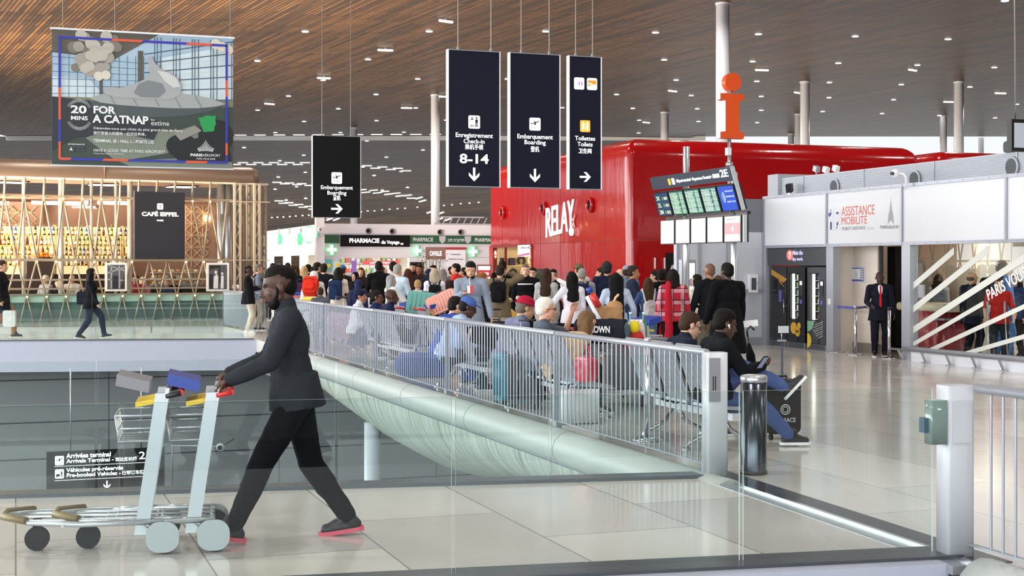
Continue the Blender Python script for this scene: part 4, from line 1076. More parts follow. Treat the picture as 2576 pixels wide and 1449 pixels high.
def machine(label, y0, y1, kind):
    t = thing('vending_machine', label, 'vending machine', wl(.02, y0), RUZ)
    w = y1 - y0; H = 1.78; rt = Vector((0, -1, 0))
    cab = MB().b2((.10, .01, .02), (.85, w - .01, H)) if kind == 'coffee' else MB().b2((.42, .01, .02), (.85, w - .01, H)).b2((.06, .01, .02), (.42, .06, H)).b2((.06, w - .06, .02), (.42, w - .01, H)).b2((.06, .06, .02), (.42, w - .06, .6)).b2((.06, .06, H - .1), (.42, w - .06, H))
    obj('cabinet', cab, VB, t)
    obj('foot_grille', MB().b2((.0, .02, 0.0), (.08, w - .02, .13)), mat('grille_grey', '#7e8086', rough=.4, metal=.4), t)
    sl = MB()
    for k in range(5): sl.b2((-.004, .08, .025 + .02 * k), (0, w - .08, .035 + .02 * k))
    obj('grille_slots', sl, BLACK, t)
    if kind == 'coffee':
        obj('door', MB().b2((.03, .02, .14), (.10, w - .02, H - .02)), VB, t)
        obj('selector_panel', MB().b2((.02, w * .3, 1.0), (.03, w * .45, 1.25)), mat('panel_blue', '#4b4f8f', rough=.3, emit=.2), t)
        obj('door_handle', MB().tube([(.0, w * .12, .75), (.0, w * .12, 1.05)], .012, 8), CHROME, t)
        multi(t, 'golden_print', [[(-.0, 1.5), (-w * .9, 1.72), (-w * .9, 1.6), (-w * .2, 1.42)], [(-.1, 1.3), (-w * .5, 1.55), (-w * .45, 1.45)]], Vector((.03, 0, 0)), mat('gold_print', '#a97c2c', rough=.4), .003, rt)
        return
    dr = MB().b2((.0, .04, .14), (.06, .10, H - .02)).b2((.0, .28, .14), (.0 + .06, .34, .7)).b2((.0, .1, .14), (.06, w - .04, .62)).b2((0, w - .1, .62), (.06, w - .04, H - .02)).b2((0, .1, H - .14), (.06, w - .1, H - .02)).b2((0, .1, .62), (.06, .3, H - .14))
    obj('door', dr, VB if kind == 'snack' else VS, t)
    pane = obj('window_pane', MB().b2((.03, .3, .62), (.04, w - .1, H - .14)), PANE, t)
    obj('lamp_tube', MB().b2((.08, w - .16, .64), (.12, w - .11, H - .16)), mat('vend_lamp', '#fff6ea', emit=3.2), t)
    obj('interior', MB().b2((.40, .3, .62), (.42, w - .1, H - .12)), mat('vend_interior', '#d9d6d0', rough=.5), t)
    cols = ['#c23b36', '#d9a02c', '#6a9a3a', '#3d6fb0', '#e6e0d4', '#8a4a2a', '#cfcfd6', '#2f7f5a']
    rr = random.Random(len(label))
    for r in range(6):
        z = .66 + .165 * r
        sh = obj('shelf', MB().b2((.1, .3, z - .012), (.40, w - .18, z)), WHITE, t)
        for c in range(6):
            m = MB()
            yy = .34 + c * (w - .56) / 5.4
            if kind == 'snack': m.box((.16, yy, z + .06), (.05, .055, .11))
            else: m.cyl((.16, yy, z), (.16, yy, z + .09), .024, n=10).cyl((.16, yy, z + .09), (.16, yy, z + .13), .01, n=8)
            obj('snack_packet' if kind == 'snack' else 'drink_bottle', m, mat('pack_%s' % rr.choice(cols)[1:], rr.choice(cols), rough=.35), sh)
    obj('keypad', MB().b2((-.012, .12, 1.15), (0, .24, 1.5)), mat('keypad_grey', '#2e2f34', rough=.3), t)
    obj('display', MB().b2((-.016, .14, 1.38), (-.012, .22, 1.46)), LIT, t)
    obj('coin_slot', MB().b2((-.02, .15, .98), (0, .21, 1.06)), mat('slot_violet', '#5b5fb0', emit=.2), t)
    if kind == 'snack':
        multi(t, 'fruit_print', [circ(.13, 18, -w * .62, .44), circ(.10, 18, -w * .42, .36), circ(.07, 14, -w * .35, .5)], Vector((0, 0, 0)), mat('print_yellow', '#dcae38', rough=.4), .003, rt)
        multi(t, 'fruit_print_seed', [circ(.02, 8, -w * .42 + .04 * k, .37, .03) for k in (-1, 0, 1)], Vector((-.004, 0, 0)), mat('print_brown', '#6a4717', rough=.4), .002, rt)
    else:
        dots = []
        for a in range(7):
            for b in range(9 - abs(a - 2)): dots.append(circ(.011, 8, -.16 - .045 * b - .02 * (a % 2), .62 - .05 * a - .012 * b))
        multi(t, 'dot_print', dots, Vector((0, 0, 0)), mat('print_dot', '#e8e8ea', rough=.4), .003, rt)
        multi(t, 'leaf_print', [[(-w + .04, .62), (-w * .6, .62), (-w * .7, .45), (-w + .04, .38)]], Vector((0, 0, 0)), mat('print_green', '#7fb79a', rough=.4), .003, rt)
        multi(t, 'lemon_print', [[(-w + .04, .36)] + [(-w + .04 + .16 * math.sin(R(a)), .2 + .16 * math.cos(R(a))) for a in range(0, 181, 20)]], Vector((-.002, 0, 0)), mat('print_lemon', '#e5c736', rough=.4), .003, rt)
machine('black hot drinks vending machine at the left of the row with a golden print', 4.30, 5.06, 'coffee')
machine('black snack vending machine with packets behind its window and yellow fruit print', 3.48, 4.28, 'snack')
machine('dark grey drinks vending machine with white dots and a lemon print', 2.66, 3.46, 'drink')
# door opening and office interior ----------------------------------------------------------
BEI = mat('beige_wall', '#e4d9cc', rough=.55)
wst('wall_passage', MB().b2((.62, 1.72, .2), (.70, 2.60, 2.2)), BEI)
wst('baseboard_right', MB().b2((.61, 1.72, 0), (.70, 2.62, .2)), mat('skirting_grey', '#8b857e', rough=.4, metal=.2))
wst('wall_office_back', MB().b2((4.6, -9.4, 0), (4.7, 5.2, 2.6)), IN)
wst('wall_office_side', MB().b2((2.6, 1.0, 0), (4.6, 1.1, 2.6)), IN)
wst('wall_passage_back', MB().b2((2.5, 1.05, 0), (2.6, 4.6, 2.6)), mat('beige_warm', '#d9c7ae', rough=.6))
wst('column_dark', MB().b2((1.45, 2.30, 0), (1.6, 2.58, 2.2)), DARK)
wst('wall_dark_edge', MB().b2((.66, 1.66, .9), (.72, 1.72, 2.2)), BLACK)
wst('ceiling_office', MB().b2((.12, -9.4, 2.62), (4.7, 5.2, 2.7)), IN)
for y in (-7.5, -4.9, -2.3, .4):
    t = thing('ceiling_panel_light', 'square white ceiling panel lamp inside the glazed assistance office', 'ceiling light', wl(2.3, y), RUZ, 'office ceiling lamps')
    obj('frame', MB().b2((-.64, -.64, 2.59), (.64, .64, 2.62)), ALU, t)
    obj('diffuser', MB().b2((-.6, -.6, 2.575), (.6, .6, 2.59)), mat('panel_lamp', '#fff3e2', emit=4.5), t)
t = thing('floor_plan_board', 'small framed evacuation plan on the beige wall beside the guard', 'board', wl(.61, 0), RUZ)
q, s = on_line(2153, wl(.61, 0), U); zc = PZ(691, 28.6)
o = Vector((0, s, zc))
obj('frame', MB().b2((-.012, s - .33, zc - .16), (0, s + .33, zc + .16)), WHITE, t)
multi(t, 'plan_sheet', [R2(-.31, -.145, .31, .145)], o - Vector((.012, 0, 0)), mat('plan_blue', '#5a5fa8'), .002, rt)
multi(t, 'plan_field', [R2(-.17, -.1, .19, .12)], o - Vector((.014, 0, 0)), WHITE, .002, rt)
multi(t, 'plan_legend', [R2(-.29, .09 - .05 * k, -.2, .125 - .05 * k) for k in range(5)], o - Vector((.014, 0, 0)), mat('plan_red', '#d4604f'), .002, rt)
multi(t, 'plan_legend', [R2(.21, .09 - .05 * k, .29, .125 - .05 * k) for k in range(5)], o - Vector((.014, 0, 0)), mat('plan_pale', '#d9d6c4'), .002, rt)
multi(t, 'plan_lines', [R2(-.02, -.08, -.01, .1), R2(-.02, .0, .06, .01), R2(.05, -.08, .06, .06)], o - Vector((.016, 0, 0)), mat('plan_ink', '#9aa0a8'), .002, rt)
tag(obj('light_switch', MB().rbox((-.025, 2.49, 1.05), (.02, .10, .12), .01, axis='X'), mat('switch_white', '#dcd9d4'), None, WL, RUZ), 'small pale switch plate on the grey jamb right of the vending machines', 'switch')
# glazed front of the office
PL = mat('plinth_white', '#e6e8f2', rough=.35)
wst('wall_plinth', MB().b2((0, -9.4, 0), (.12, -.02, .22)), PL)
wst('trim_13', MB().b2((-.02, -9.4, .22), (.14, -.02, .26)), ALU)
ys = [-.27, -1.32, -2.23, -3.02, -4.2, -5.6, -7.2]
for i, (a, b) in enumerate(zip(ys, ys[1:])):
    o = obj('window_%d' % (i + 1), MB().b2((.06, b + .008, .26), (.075, a - .008, 2.19)), PANE, None, WL, RUZ); o['kind'] = 'structure'
STR = mat('frosted_stripe', '#d4d6cf', rough=.55)
t = thing('window_decal', 'frosted diagonal stripes and white lettering on the glazed office front', 'decal', wl(.052, 0), RUZ)
# stripes given as pixel ends of their centre lines
for (xa, ya, xb, yb, w) in ((2284, 722, 2400, 622, .13), (2284, 780, 2487, 617, .13), (2284, 830, 2576, 640, .13), (2284, 868, 2474, 757, .085), (2340, 886, 2640, 735, .085), (2430, 892, 2640, 822, .08)):
    A, B = on_line(xa, wl(.052, 0), U), on_line(xb, wl(.052, 0), U)
    za, zb = PZ(ya, A[0].y), PZ(yb, B[0].y)
    za, zb = max(za, .27), min(zb, 2.18)
    multi(t, 'stripe', [[(-A[1], za - w), (-B[1], zb - w), (-B[1], zb), (-A[1], za)]], Vector((0, 0, 0)), STR, .003, rt)
A = on_line(2486, wl(.052, 0), U); B = on_line(2560, wl(.052, 0), U); za, zb = PZ(757, A[0].y), PZ(712, B[0].y)
dv = Vector((0, B[1] - A[1], zb - za)); dl = dv.length; dv.normalize()
lettering(t, 'PARIS VOUS AIME', .3, LIT, (0, A[1], za), right=dv, up=Vector((0, -dv.z, 0)).cross(dv) if False else Vector((-0.0, dv.z, -dv.y)), bold=.0, height=.20, width=dl * 1.9, depth=.003)
t = thing('bumper_rail', 'steel bumper rail on slanted struts along the white plinth of the glazed office', 'rail', wl(0, 0), RUZ)
obj('rail_tube', MB().tube([(-.16, -.0 + .12, .21), (-.16, -9.2, .21)], .022, 10), STEEL, t)
for k in range(12):
    y = -.12 - .72 * k
    s = MB().obox((-.175, y, .2), (.03, 0, 0), (0, .05, 0), (.10, -.0, -.19))
    st = obj('strut', s, STEEL, t)
    obj('foot_plate', MB().box((-.06, y + .02, .006), (.13, .11, .012)), STEEL, st)
# office furniture
t = thing('service_counter', 'red service counter with a cream rounded top inside the glazed office', 'counter', wl(1.3, .75), RUZ)
obj('body', MB().rbox((0, 0, .45), (.8, 1.1, .9), .1, axis='Z'), mat('counter_red', '#9c3038', rough=.3), t)
obj('worktop', MB().rbox((0, -.1, .98), (.9, 1.5, .16), .06, axis='Y'), mat('counter_cream', '#d8c9ae', rough=.35), t)
obj('shelf_edge', MB().b2((-.42, -.85, .74), (.2, -.5, .78)), STEEL, t)
t = thing('desk_monitor', 'small monitor standing on the cream counter top', 'monitor', wl(1.15, 1.1, 1.065), RUZ)
obj('foot', MB().box((0, 0, .01), (.14, .18, .02)), BLACK, t); obj('neck', MB().box((0, 0, .08), (.03, .04, .14)), BLACK, t)
obj('screen', MB().box((0, 0, .22), (.03, .42, .26)), mat('monitor_back', '#b9bcc4', rough=.4), t)
t = thing('office_machine', 'dark wheelchair part folded beside the red counter', 'wheelchair', wl(2.3, -.3), RUZ)
obj('wheel', MB().tube([(0, .28 * math.cos(R(a)), .29 + .28 * math.sin(R(a))) for a in range(0, 360, 20)], .025, 8, closed=True), RUBBER, t)
obj('seat', MB().box((.25, 0, .5), (.42, .42, .05)), BLACK, t); obj('backrest', MB().box((.25, .22, .75), (.42, .04, .45)), BLACK, t)
obj('frame', MB().tube([(.04, .2, .95), (.04, .2, .3), (.04, -.3, .12)], .014, 8).tube([(.46, .2, .95), (.46, .2, .3), (.46, -.3, .12)], .014, 8), CHROME, t)
t = thing('wooden_cabinet', 'dark wooden display cabinet behind the counter inside the office', 'cabinet', wl(4.25, .32), RUZ)
obj('body', MB().b2((-.3, -.9, 0), (.3, .65, 2.3)), mat('cabinet_brown', '#6e5c49', rough=.5), t)
for k in range(2):
    dd = obj('door', MB().b2((-.33, -.87 + .77 * k, .1), (-.3, -.13 + .77 * k, 2.2)), mat('cabinet_front', '#8a7660', rough=.45), t)
    obj('handle', MB().tube([(-.35, -.2 + .15 * k, 1.0), (-.35, -.2 + .15 * k, 1.3)], .01, 6), CHROME, dd)
# roof cameras and floodlights on the fascia
def at_wall(px, py, x=0.05):
    q, s = on_line(px, wl(x, 0), U); return Vector((q.x, q.y, PZ(py, q.y)))
p = at_wall(2252, 437, -.25)
t = thing('dome_camera', 'white dome security camera on a bent arm at the white fascia', 'camera', p)
obj('housing', MB().ell((0, 0, 0), (.085, .085, .085)), WHITE, t); obj('lens', MB().cyl((-.06, -.05, 0), (-.09, -.075, 0), .035, n=14), BLACK, t)
obj('arm', MB().tube([(.05, -.02, 0), (.13, -.08, -.01), (.17, -.12, -.07), (.17, -.12, -.3)], .022, 8), WHITE, t)
for i, (px, py, lab) in enumerate(((2054, 425, 'small box camera on the roof screen, leftmost of three'), (2078, 427, 'small white floodlight on the roof screen, middle of three'), (2103, 424, 'small white floodlight on the roof screen, rightmost of three'))):
    p = at_wall(px, py, .4)
    t = thing('floodlight' if i else 'box_camera', lab, 'floodlight' if i else 'camera', (p.x, p.y, 3.76), R(20))
    obj('head', MB().box((0, 0, p.z - 3.76), (.10, .14, .12), rot=Matrix.Rotation(R(20), 3, 'X')), WHITE if i else ALU, t)
    obj('bracket', MB().cyl((0, 0, 0), (0, 0, max(.05, p.z - 3.80)), .018, n=8), ALU, t)
p = at_wall(1986, 484, .05)
t = thing('floodlight', 'black floodlight with a yellow label on the white fascia', 'floodlight', (p.x, p.y, 3.36), R(-30))
obj('head', MB().box((0, 0, .14), (.12, .16, .18), rot=Matrix.Rotation(R(15), 3, 'X')), BLACK, t); obj('bracket', MB().box((0, 0, .03), (.06, .06, .06)), STEEL, t)
obj('label_plate', MB().box((-.062, -.03, .15), (.004, .04, .08)), mat('label_yellow', '#d6d23a', emit=.2), t)
# grey wall returning towards the kiosk
GW = mat('grey_wall', '#c3c7d0', rough=.35, noise=.03)
c0 = wl(0, 5.22); t0 = MB().obox(c0 - V * 2.2, V * 2.2, U * .12, (0, 0, 2.55))
struct('wall_grey', t0, GW)
struct('wall_grey_top', MB().obox(c0 - V * 2.2 + Vector((0, 0, 2.55)), V * 2.2, U * .12, (0, 0, .75)), mat('corrugated_dark', '#73767e', rough=.6))
for k in (0, 0.9, 1.6, 2.14):
    struct('trim_wall_post', MB().obox(c0 - V * (.06 + k) - U * .03, V * .06, U * .03, (0, 0, 2.55)), ALU)
struct('trim_ledge', MB().obox(c0 - V * .95 - U * .06 + Vector((0, 0, 1.22)), V * .9, U * .06, (0, 0, .05)), ALU)
struct('baseboard_grey', MB().obox(c0 - V * 2.2 - U * .015, V * 2.2, U * .015, (0, 0, .18)), ALU)
q, s = on_line(1893, c0 - U * .04, V)
t = thing('wall_cabinet', 'white wall cabinet with a dark window on the grey wall left of the vending machines', 'cabinet', (q.x, q.y, PZ(736, q.y)), R(AU))
obj('body', MB().b2((-.11, -.06, 0), (.11, .03, .41)), WHITE, t); obj('window', MB().b2((-.06, -.066, .06), (.06, -.06, .33)), mat('cabinet_glass', '#4a525a', rough=.15), t)
obj('latch', MB().b2((.075, -.07, .18), (.09, -.06, .24)), STEEL, t)
t = thing('poster_lightbox', 'narrow lit poster box standing behind the display poles', 'lightbox', (PX(1733, 29), 29, 0), R(AU + 6))
obj('casing', MB().b2((-.17, 0, 0), (.17, .12, 1.92)), ALU, t)
obj('poster', MB().b2((-.14, -.006, .55), (.14, 0, 1.85)), mat('poster_lit', '#fff4e6', emit=.95), t)
multi(t, 'poster_print', [circ(.05, 16, .05, 1.45, .09), R2(-.02, 1.0, .06, 1.12), R2(-.04, 1.5, -.02, 1.6), circ(.05, 14, 0, 1.15)], Vector((0, -.006, 0)), mat('poster_lilac', '#b3a6d0'), .002)
# queue posts -----------------------------------------------------------------------------
posts = [(2103, 886, 'left'), (2152, 893, 'middle'), (2237, 902, 'right, in front of the guard')]
pp = []
for px, py, n in posts:
    d = GD(py); p = Vector((PX(px, d), d, 0)); pp.append(p)
    t = thing('queue_post', 'chrome queue barrier post on a round base, ' + {'l': 'leftmost of the three by the office door', 'm': 'middle of the three by the office door', 'r': 'rightmost, in front of the guard'}[n[0]], 'barrier post', p)
    obj('base', MB().lathe([(0, 0), (.17, 0), (.175, .012), (.12, .028), (.035, .035), (0, .035)], n=32), CHROME, t)
    obj('pole', MB().cyl((0, 0, .03), (0, 0, .94), .033, n=20), mat('post_chrome', '#cfd1d6', rough=.18, metal=.9), t)
    obj('belt_head', MB().cyl((0, 0, .94), (0, 0, 1.0), .037, n=20), BLACK if n[0] == 'r' else STEEL, t)
BELT = mat('belt_violet', '#5450a8', rough=.6)
for a, b, n in ((pp[0], pp[1], 'left and middle chrome posts'), (pp[1], Vector((PX(2200, 29), 29.2, 0)), 'middle chrome post and the doorway')):
    d = b - a; L = d.length - .08; d.normalize()
    o = obj('queue_belt', MB().obox(a + d * .04 + Vector((0, 0, .92)), d * L, Vector((-d.y, d.x, 0)) * .004, (0, 0, .05)), BELT)
    tag(o, 'violet retractable belt stretched between the ' + n, 'barrier belt', 'violet barrier belts')
# ================================================================== red news kiosk
def red_mat():
    m = mat('kiosk_red', '#a50d12', rough=0.16, spec=0.45, coat=0.25)
    nt = m.node_tree; b = nt.nodes['Principled BSDF']
    tc = nt.nodes.new('ShaderNodeTexCoord'); mp = nt.nodes.new('ShaderNodeMapping'); mp.inputs['Scale'].default_value = (1, 1, 0.35)
    n = nt.nodes.new('ShaderNodeTexNoise'); n.inputs['Scale'].default_value = 2.4; n.inputs['Detail'].default_value = 2
    bp = nt.nodes.new('ShaderNodeBump'); bp.inputs['Strength'].default_value = 0.22; bp.inputs['Distance'].default_value = 0.05
    L = nt.links.new
    L(tc.outputs['Object'], mp.inputs[0]); L(mp.outputs[0], n.inputs['Vector']); L(n.outputs['Fac'], bp.inputs['Height'])
    L(bp.outputs[0], b.inputs['Normal']); L(bp.outputs[0], b.inputs['Coat Normal'])
    return m
RED = red_mat()
KP = Vector((2.915, 35.0, 0))
def rounded_block(x0, y0, x1, y1, h, rc, rt, z0=0.0):
    """upright block with rounded vertical corners and a rounded top edge"""
    m = MB(); rings = []
    steps = [(0, z0), (0, h - rt)] + [(rt * (1 - math.cos(R(a))), h - rt + rt * math.sin(R(a))) for a in (15, 30, 45, 60, 75, 90)]
    for ins, z in steps:
        r = max(0.02, rc - ins * .5); ring = []
        for cx, cy, a0 in ((x1 - ins - r, y1 - ins - r, 0), (x0 + ins + r, y1 - ins - r, 90), (x0 + ins + r, y0 + ins + r, 180), (x1 - ins - r, y0 + ins + r, 270)):
            for k in range(7):
                a = R(a0 + 15 * k); ring.append((cx + r * math.cos(a), cy + r * math.sin(a), z))
        rings.append(ring)
    n = len(rings[0]); vs = [v for r in rings for v in r]
    fs = [(j * n + i, j * n + (i + 1) % n, (j + 1) * n + (i + 1) % n, (j + 1) * n + i) for j in range(len(rings) - 1) for i in range(n)]
    m.add(vs, fs, 0, True)
    m.add(rings[-1], [tuple(range(n))], 0)
    return m
KH = 5.03; YO0, YO1, ZO = 6.9, 10.45, 2.42
struct('wall_kiosk_upper', rounded_block(0, 0, 8.75, 10.9, KH, .2, .5, ZO), RED, KP, R(AU))
# ground storey: front part is solid, the rear part holds the shop opening
m = MB(); pts = []
r = .2
pts = [(8.75, 0)] + [] ; pts = [(r - r * math.sin(R(a)), r - r * math.cos(R(a))) for a in range(0, 91, 15)]
poly = [(8.75, 0)] + pts[:] + [(0, YO0), (8.75, YO0)]
poly = [(8.75, 0), (8.75, YO0), (0, YO0)] + [(x, y) for x, y in reversed(pts)]
struct('wall_kiosk_lower', MB().prism(poly, (0, 0, 0), (1, 0, 0), (0, 1, 0), (0, 0, ZO), sm=False), RED, KP, R(AU))
struct('wall_kiosk_pier', MB().b2((0, YO1, 0), (8.75, 10.9, ZO)), RED, KP, R(AU))
SHOPW = mat('shop_cream', '#ecd9b0', rough=.6)
struct('wall_kiosk_shop', MB().b2((2.6, YO0, 0), (2.7, YO1, ZO)), SHOPW, KP, R(AU))
struct('ceiling_kiosk_shop', MB().b2((.1, YO0, ZO - .02), (2.6, YO1, ZO)), SHOPW, KP, R(AU))
struct('trim_14', MB().b2((-.03, YO0 - .03, 0), (.1, YO0 + .03, ZO)).b2((-.03, YO1 - .03, 0), (.1, YO1 + .03, ZO)).b2((-.03, YO0, ZO - .05), (.1, YO1, ZO + .02)).b2((-.02, 9.3, 0), (.05, 9.36, ZO)), mat('frame_dark_red', '#7d1418', rough=.3), KP, R(AU))
sm_ = mat('kiosk_seam', '#7a0d12', rough=.4)
s = MB()
s.b2((-.004, .3, 2.44), (.01, 10.9, 2.455))
for y in (1.45, 3.0, 4.6, 6.2, 7.8, 9.6): s.b2((-.004, y, 0 if y < 6.9 else ZO), (.01, y + .012, KH - .5))
struct('trim_15', s, sm_, KP, R(AU))
s = MB().b2((.3, -.004, 2.44), (8.5, .01, 2.455))
for x in (2.2, 4.2, 6.2, 7.9): s.b2((x, -.004, 0), (x + .012, .01, KH - .5))
struct('trim_16', s, sm_, KP, R(AU))
# dark open doorway facing the camera, its shade put in as a black panel
q, s0 = on_line(1676, KP - U * .03, V); q2, s1 = on_line(1716, KP - U * .03, V)
struct('door_1', MB().b2((s0 + .0, -.02, 0), (s1 + .12, .01, 2.12)), DARK, KP, R(AU))
hd = MB()
for x in (s0 - .33, s0 - .06): hd.b2((x, -.05, 1.72), (x + .03, -.01, 2.0))
struct('trim_door_handle', hd, mat('handle_white', '#e6e0dc', rough=.3), KP, R(AU))
# round vents in the long face
for i, (px, py) in enumerate(((1267, 535), (1370, 524), (1488, 516))):
    q, s0 = on_line(px, KP, U); z = PZ(py, q.y)
    t = thing('porthole_vent', 'round red porthole vent in the glossy kiosk wall, ' + ('left of three', 'half behind the white shop lettering', 'right of three')[i], 'vent', KP + U * s0 + Vector((0, 0, z)), R(AU))
    Mx = Matrix.Rotation(R(-90), 4, 'Y')
    obj('vent_ring', MB().lathe([(.19, 0), (.21, .03), (.20, .09), (.16, .11), (.13, .06), (.13, -.0)], n=32).xform(Mx), RED, t)
    obj('vent_throat', MB().lathe([(.13, .06), (.11, .02), (0, .015)], n=32).xform(Mx), DARK, t)
# slanted shop name
t = thing('shop_sign', 'white raised block letters RELAY with a dot on the red kiosk', 'sign', KP, R(AU))
ya, yb = on_line(1376, KP, U)[1], on_line(1446, KP, U)[1]
da = KP.y + U.y * (ya + yb) / 2; rt = Vector((0, -1, 0))
zb = PZ(598, KP.y + U.y * ya); zt = PZ(524, KP.y + U.y * ya)
slope = (PZ(577, KP.y + U.y * yb) - zb) / (ya - yb)
up = Vector((0, 0, 1)); rv = Vector((0, -1, slope * 0.92))
lettering(t, 'RELAY', 1, mat('relay_white', '#ffffff', emit=.45), (-.05, ya, zb), right=rv, up=up, bold=.004, width=(ya - yb), height=(zt - zb) * 1.0, depth=.03)
q, s0 = on_line(1445, KP, U)
multi(t, 'dot', [circ(.11, 24)], Vector((-.06, s0, PZ(583, q.y))), LIT, .06, rt)
multi(t, 'star_logo', [[(-.12, -.14), (-.06, -.14), (.14, .2), (.09, .2)], [(.06, -.14), (.12, -.14), (-.05, .12), (-.1, .12)]], Vector((-.02, s0, PZ(559, q.y))), mat('logo_pink', '#e6b3ae', rough=.5), .02, rt)
# lit shop interior
for y in (7.6, 9.4):
    t = thing('shop_lamp', 'warm ceiling lamp inside the red kiosk shop', 'ceiling light', KP + V * 1.2 + U * y + Vector((0, 0, ZO - .02)), R(AU), 'kiosk shop lamps')
    obj('housing', MB().b2((-.5, -.3, -.03), (.5, .3, 0)), WHITE, t); obj('diffuser', MB().b2((-.46, -.26, -.04), (.46, .26, -.03)), mat('shop_glow', '#ffe3a8', emit=9), t)
t = thing('shop_shelf', 'crowded lit wall shelf of travel goods inside the red kiosk', 'shelf', KP + U * (YO1 - .02), R(AU))
obj('back_board', MB().b2((.12, -.06, .05), (2.55, -.02, 2.3)), SHOPW, t)
for z in (.5, .95, 1.4, 1.8): obj('shelf_board', MB().b2((.15, -.3, z - .02), (2.5, -.06, z)), SHOPW, t)
rr = random.Random(5)
goods = ['#3a2f52', '#c8b79a', '#e9e1d2', '#2b2b30', '#a8443a', '#d8c8b0']
for z in (.5, .95, 1.4, 1.8):
    x = .25
    while x < 2.3:
        c = rr.choice(goods); p = KP + V * x + U * (YO1 - .2) + Vector((0, 0, z + .004))
        if rr.random() < .45:
            o = obj('neck_pillow', MB().tube([(.11 * math.cos(R(a)), 0, .155 + .11 * math.sin(R(a))) for a in range(-60, 241, 25)], .045, 8), mat('fabric_' + c[1:], c, rough=.8), None, p, R(AU))
            tag(o, 'curved travel neck pillow on the lit shelf in the red kiosk', 'pillow', 'neck pillows in the kiosk')
        else:
            o = obj('travel_box', MB().rbox((0, 0, .12), (.18, .14, .24), .02, axis='Y'), mat('fabric_' + c[1:], c, rough=.8), None, p, R(AU))
            tag(o, 'small packaged travel accessory on the lit shelf in the red kiosk', 'package', 'packages in the kiosk')
        x += .3 + .06 * rr.random()
struct('wall_kiosk_lining', MB().b2((.1, YO1 - .015, 0), (2.6, YO1 - .002, ZO)).b2((.1, YO0 + .002, 0), (2.6, YO0 + .015, ZO)), SHOPW, KP, R(AU))
# poster and no entry roundel in the shop window
ya = on_line(1337, KP, U)[1]; yb = on_line(1307, KP, U)[1]
t = thing('window_poster', 'white poster with a pink stripe hung in the kiosk shop window', 'poster', KP - V * .06, R(AU))
obj('sheet', MB().b2((0, ya, PZ(645, 41)), (.02, yb, PZ(615, 41))), mat('poster_paper', '#f4eef0', emit=.35), t)
obj('stripe', MB().prism([(-ya, PZ(640, 41)), (-yb, PZ(645, 41)), (-yb, PZ(641, 41)), (-ya, PZ(635, 41))], (0, 0, 0), (0, -1, 0), (0, 0, 1), (-.004, 0, 0)), mat('stripe_pink', '#d8578f'), t)
lettering(t, 'OFFRES DU MOIS', .1, mat('poster_ink', '#8d8a92'), (-.004, yb - .25, PZ(625, 41)), right=rt, width=.9, height=.07)
q, s0 = on_line(1251, KP, U)
t = thing('window_roundel', 'round red and white notice roundel in the kiosk window', 'notice', KP - V * .05 + U * s0 + Vector((0, 0, PZ(640, q.y))), R(AU))
obj('ring', MB().prism(circ(.14, 24), (0, 0, 0), (0, -1, 0), (0, 0, 1), (-.01, 0, 0)), mat('roundel_red', '#d23a33', emit=.2), t)
obj('face', MB().prism(circ(.115, 24), (-.01, 0, 0), (0, -1, 0), (0, 0, 1), (-.006, 0, 0)), mat('roundel_white', '#f0ead8', emit=.3), t)
obj('bar', MB().prism(R2(-.11, -.045, .11, -.0), (-.016, 0, 0), (0, -1, 0), (0, 0, 1), (-.004, 0, 0)), MATS['roundel_red'], t)
# self-service terminal and flower bucket in front of the shop
t = thing('ticket_terminal', 'tall dark self service terminal against the red kiosk wall', 'terminal', (PX(1347, 38), 38, 0), R(AU))
obj('body', MB().rbox((0, 0, .85), (.42, .3, 1.72), .03, axis='Z'), mat('terminal_dark', '#2c2e33', rough=.35), t)
obj('screen', MB().box((-.02, -.155, 1.45), (.3, .01, .3)), mat('terminal_screen', '#35503f', emit=.25), t)
t = thing('nouveau_board', 'red framed advertising board reading NOUVEAU beside the kiosk entrance', 'board', (PX(1218, 33), 33, 0), R(6))
obj('frame', MB().b2((-.165, 0, .02), (.165, .06, 1.82)), mat('board_frame', '#6d2126', rough=.4), t)
obj('poster', MB().b2((-.145, -.006, .3), (.145, 0, 1.79)), mat('board_paper', '#e9e2dc', emit=.35), t)
obj('red_band', MB().b2((-.145, -.010, 1.53), (.145, -.006, 1.69)), mat('board_red', '#c32b34', emit=.2), t)
lettering(t, 'NOUVEAU', .1, LIT, (0, -.012, 1.575), align='CENTER', bold=.03, width=.21, height=.07)
obj('foot', MB().box((0, .03, .01), (.4, .3, .02)), STEEL, t)
t = thing('flower_bucket', 'yellow rimmed bucket of pale cut flowers beside the man in the black security jacket', 'bucket', (PX(1288, 28.6), 28.6, 0))
obj('stand', MB().lathe([(0, 0), (.16, 0), (.16, .5), (.19, .85), (.18, .85), (.15, .55), (0, .55)], n=20), mat('bucket_yellow', '#c9a22e', rough=.4), t)
rr = random.Random(2)
for k in range(14):
    a, q = rr.random() * 6.28, .17 * rr.random() ** .5
    x, y, z = q * math.cos(a), q * math.sin(a), .95 + .25 * rr.random()
    fl_ = obj('flower', MB().ell((x, y, z), (.045, .045, .04), nu=8, nv=6), mat('flower_%d' % (k % 3), ('#e9d9c8', '#e2a08c', '#d7c9a0')[k % 3], rough=.7), t)
    obj('stem', MB().tube([(x * .5, y * .5, .7), (x, y, z)], .006, 5), mat('stem_green', '#3f5a2c', rough=.7), fl_)
# second red pavilion far right
p = Vector((PX(2360, 44), 44, 0))
struct('wall_second_kiosk', rounded_block(0, 0, 6, 5, 1.8 + 290 * 44 / F, .35, .5), RED, p, R(AU))
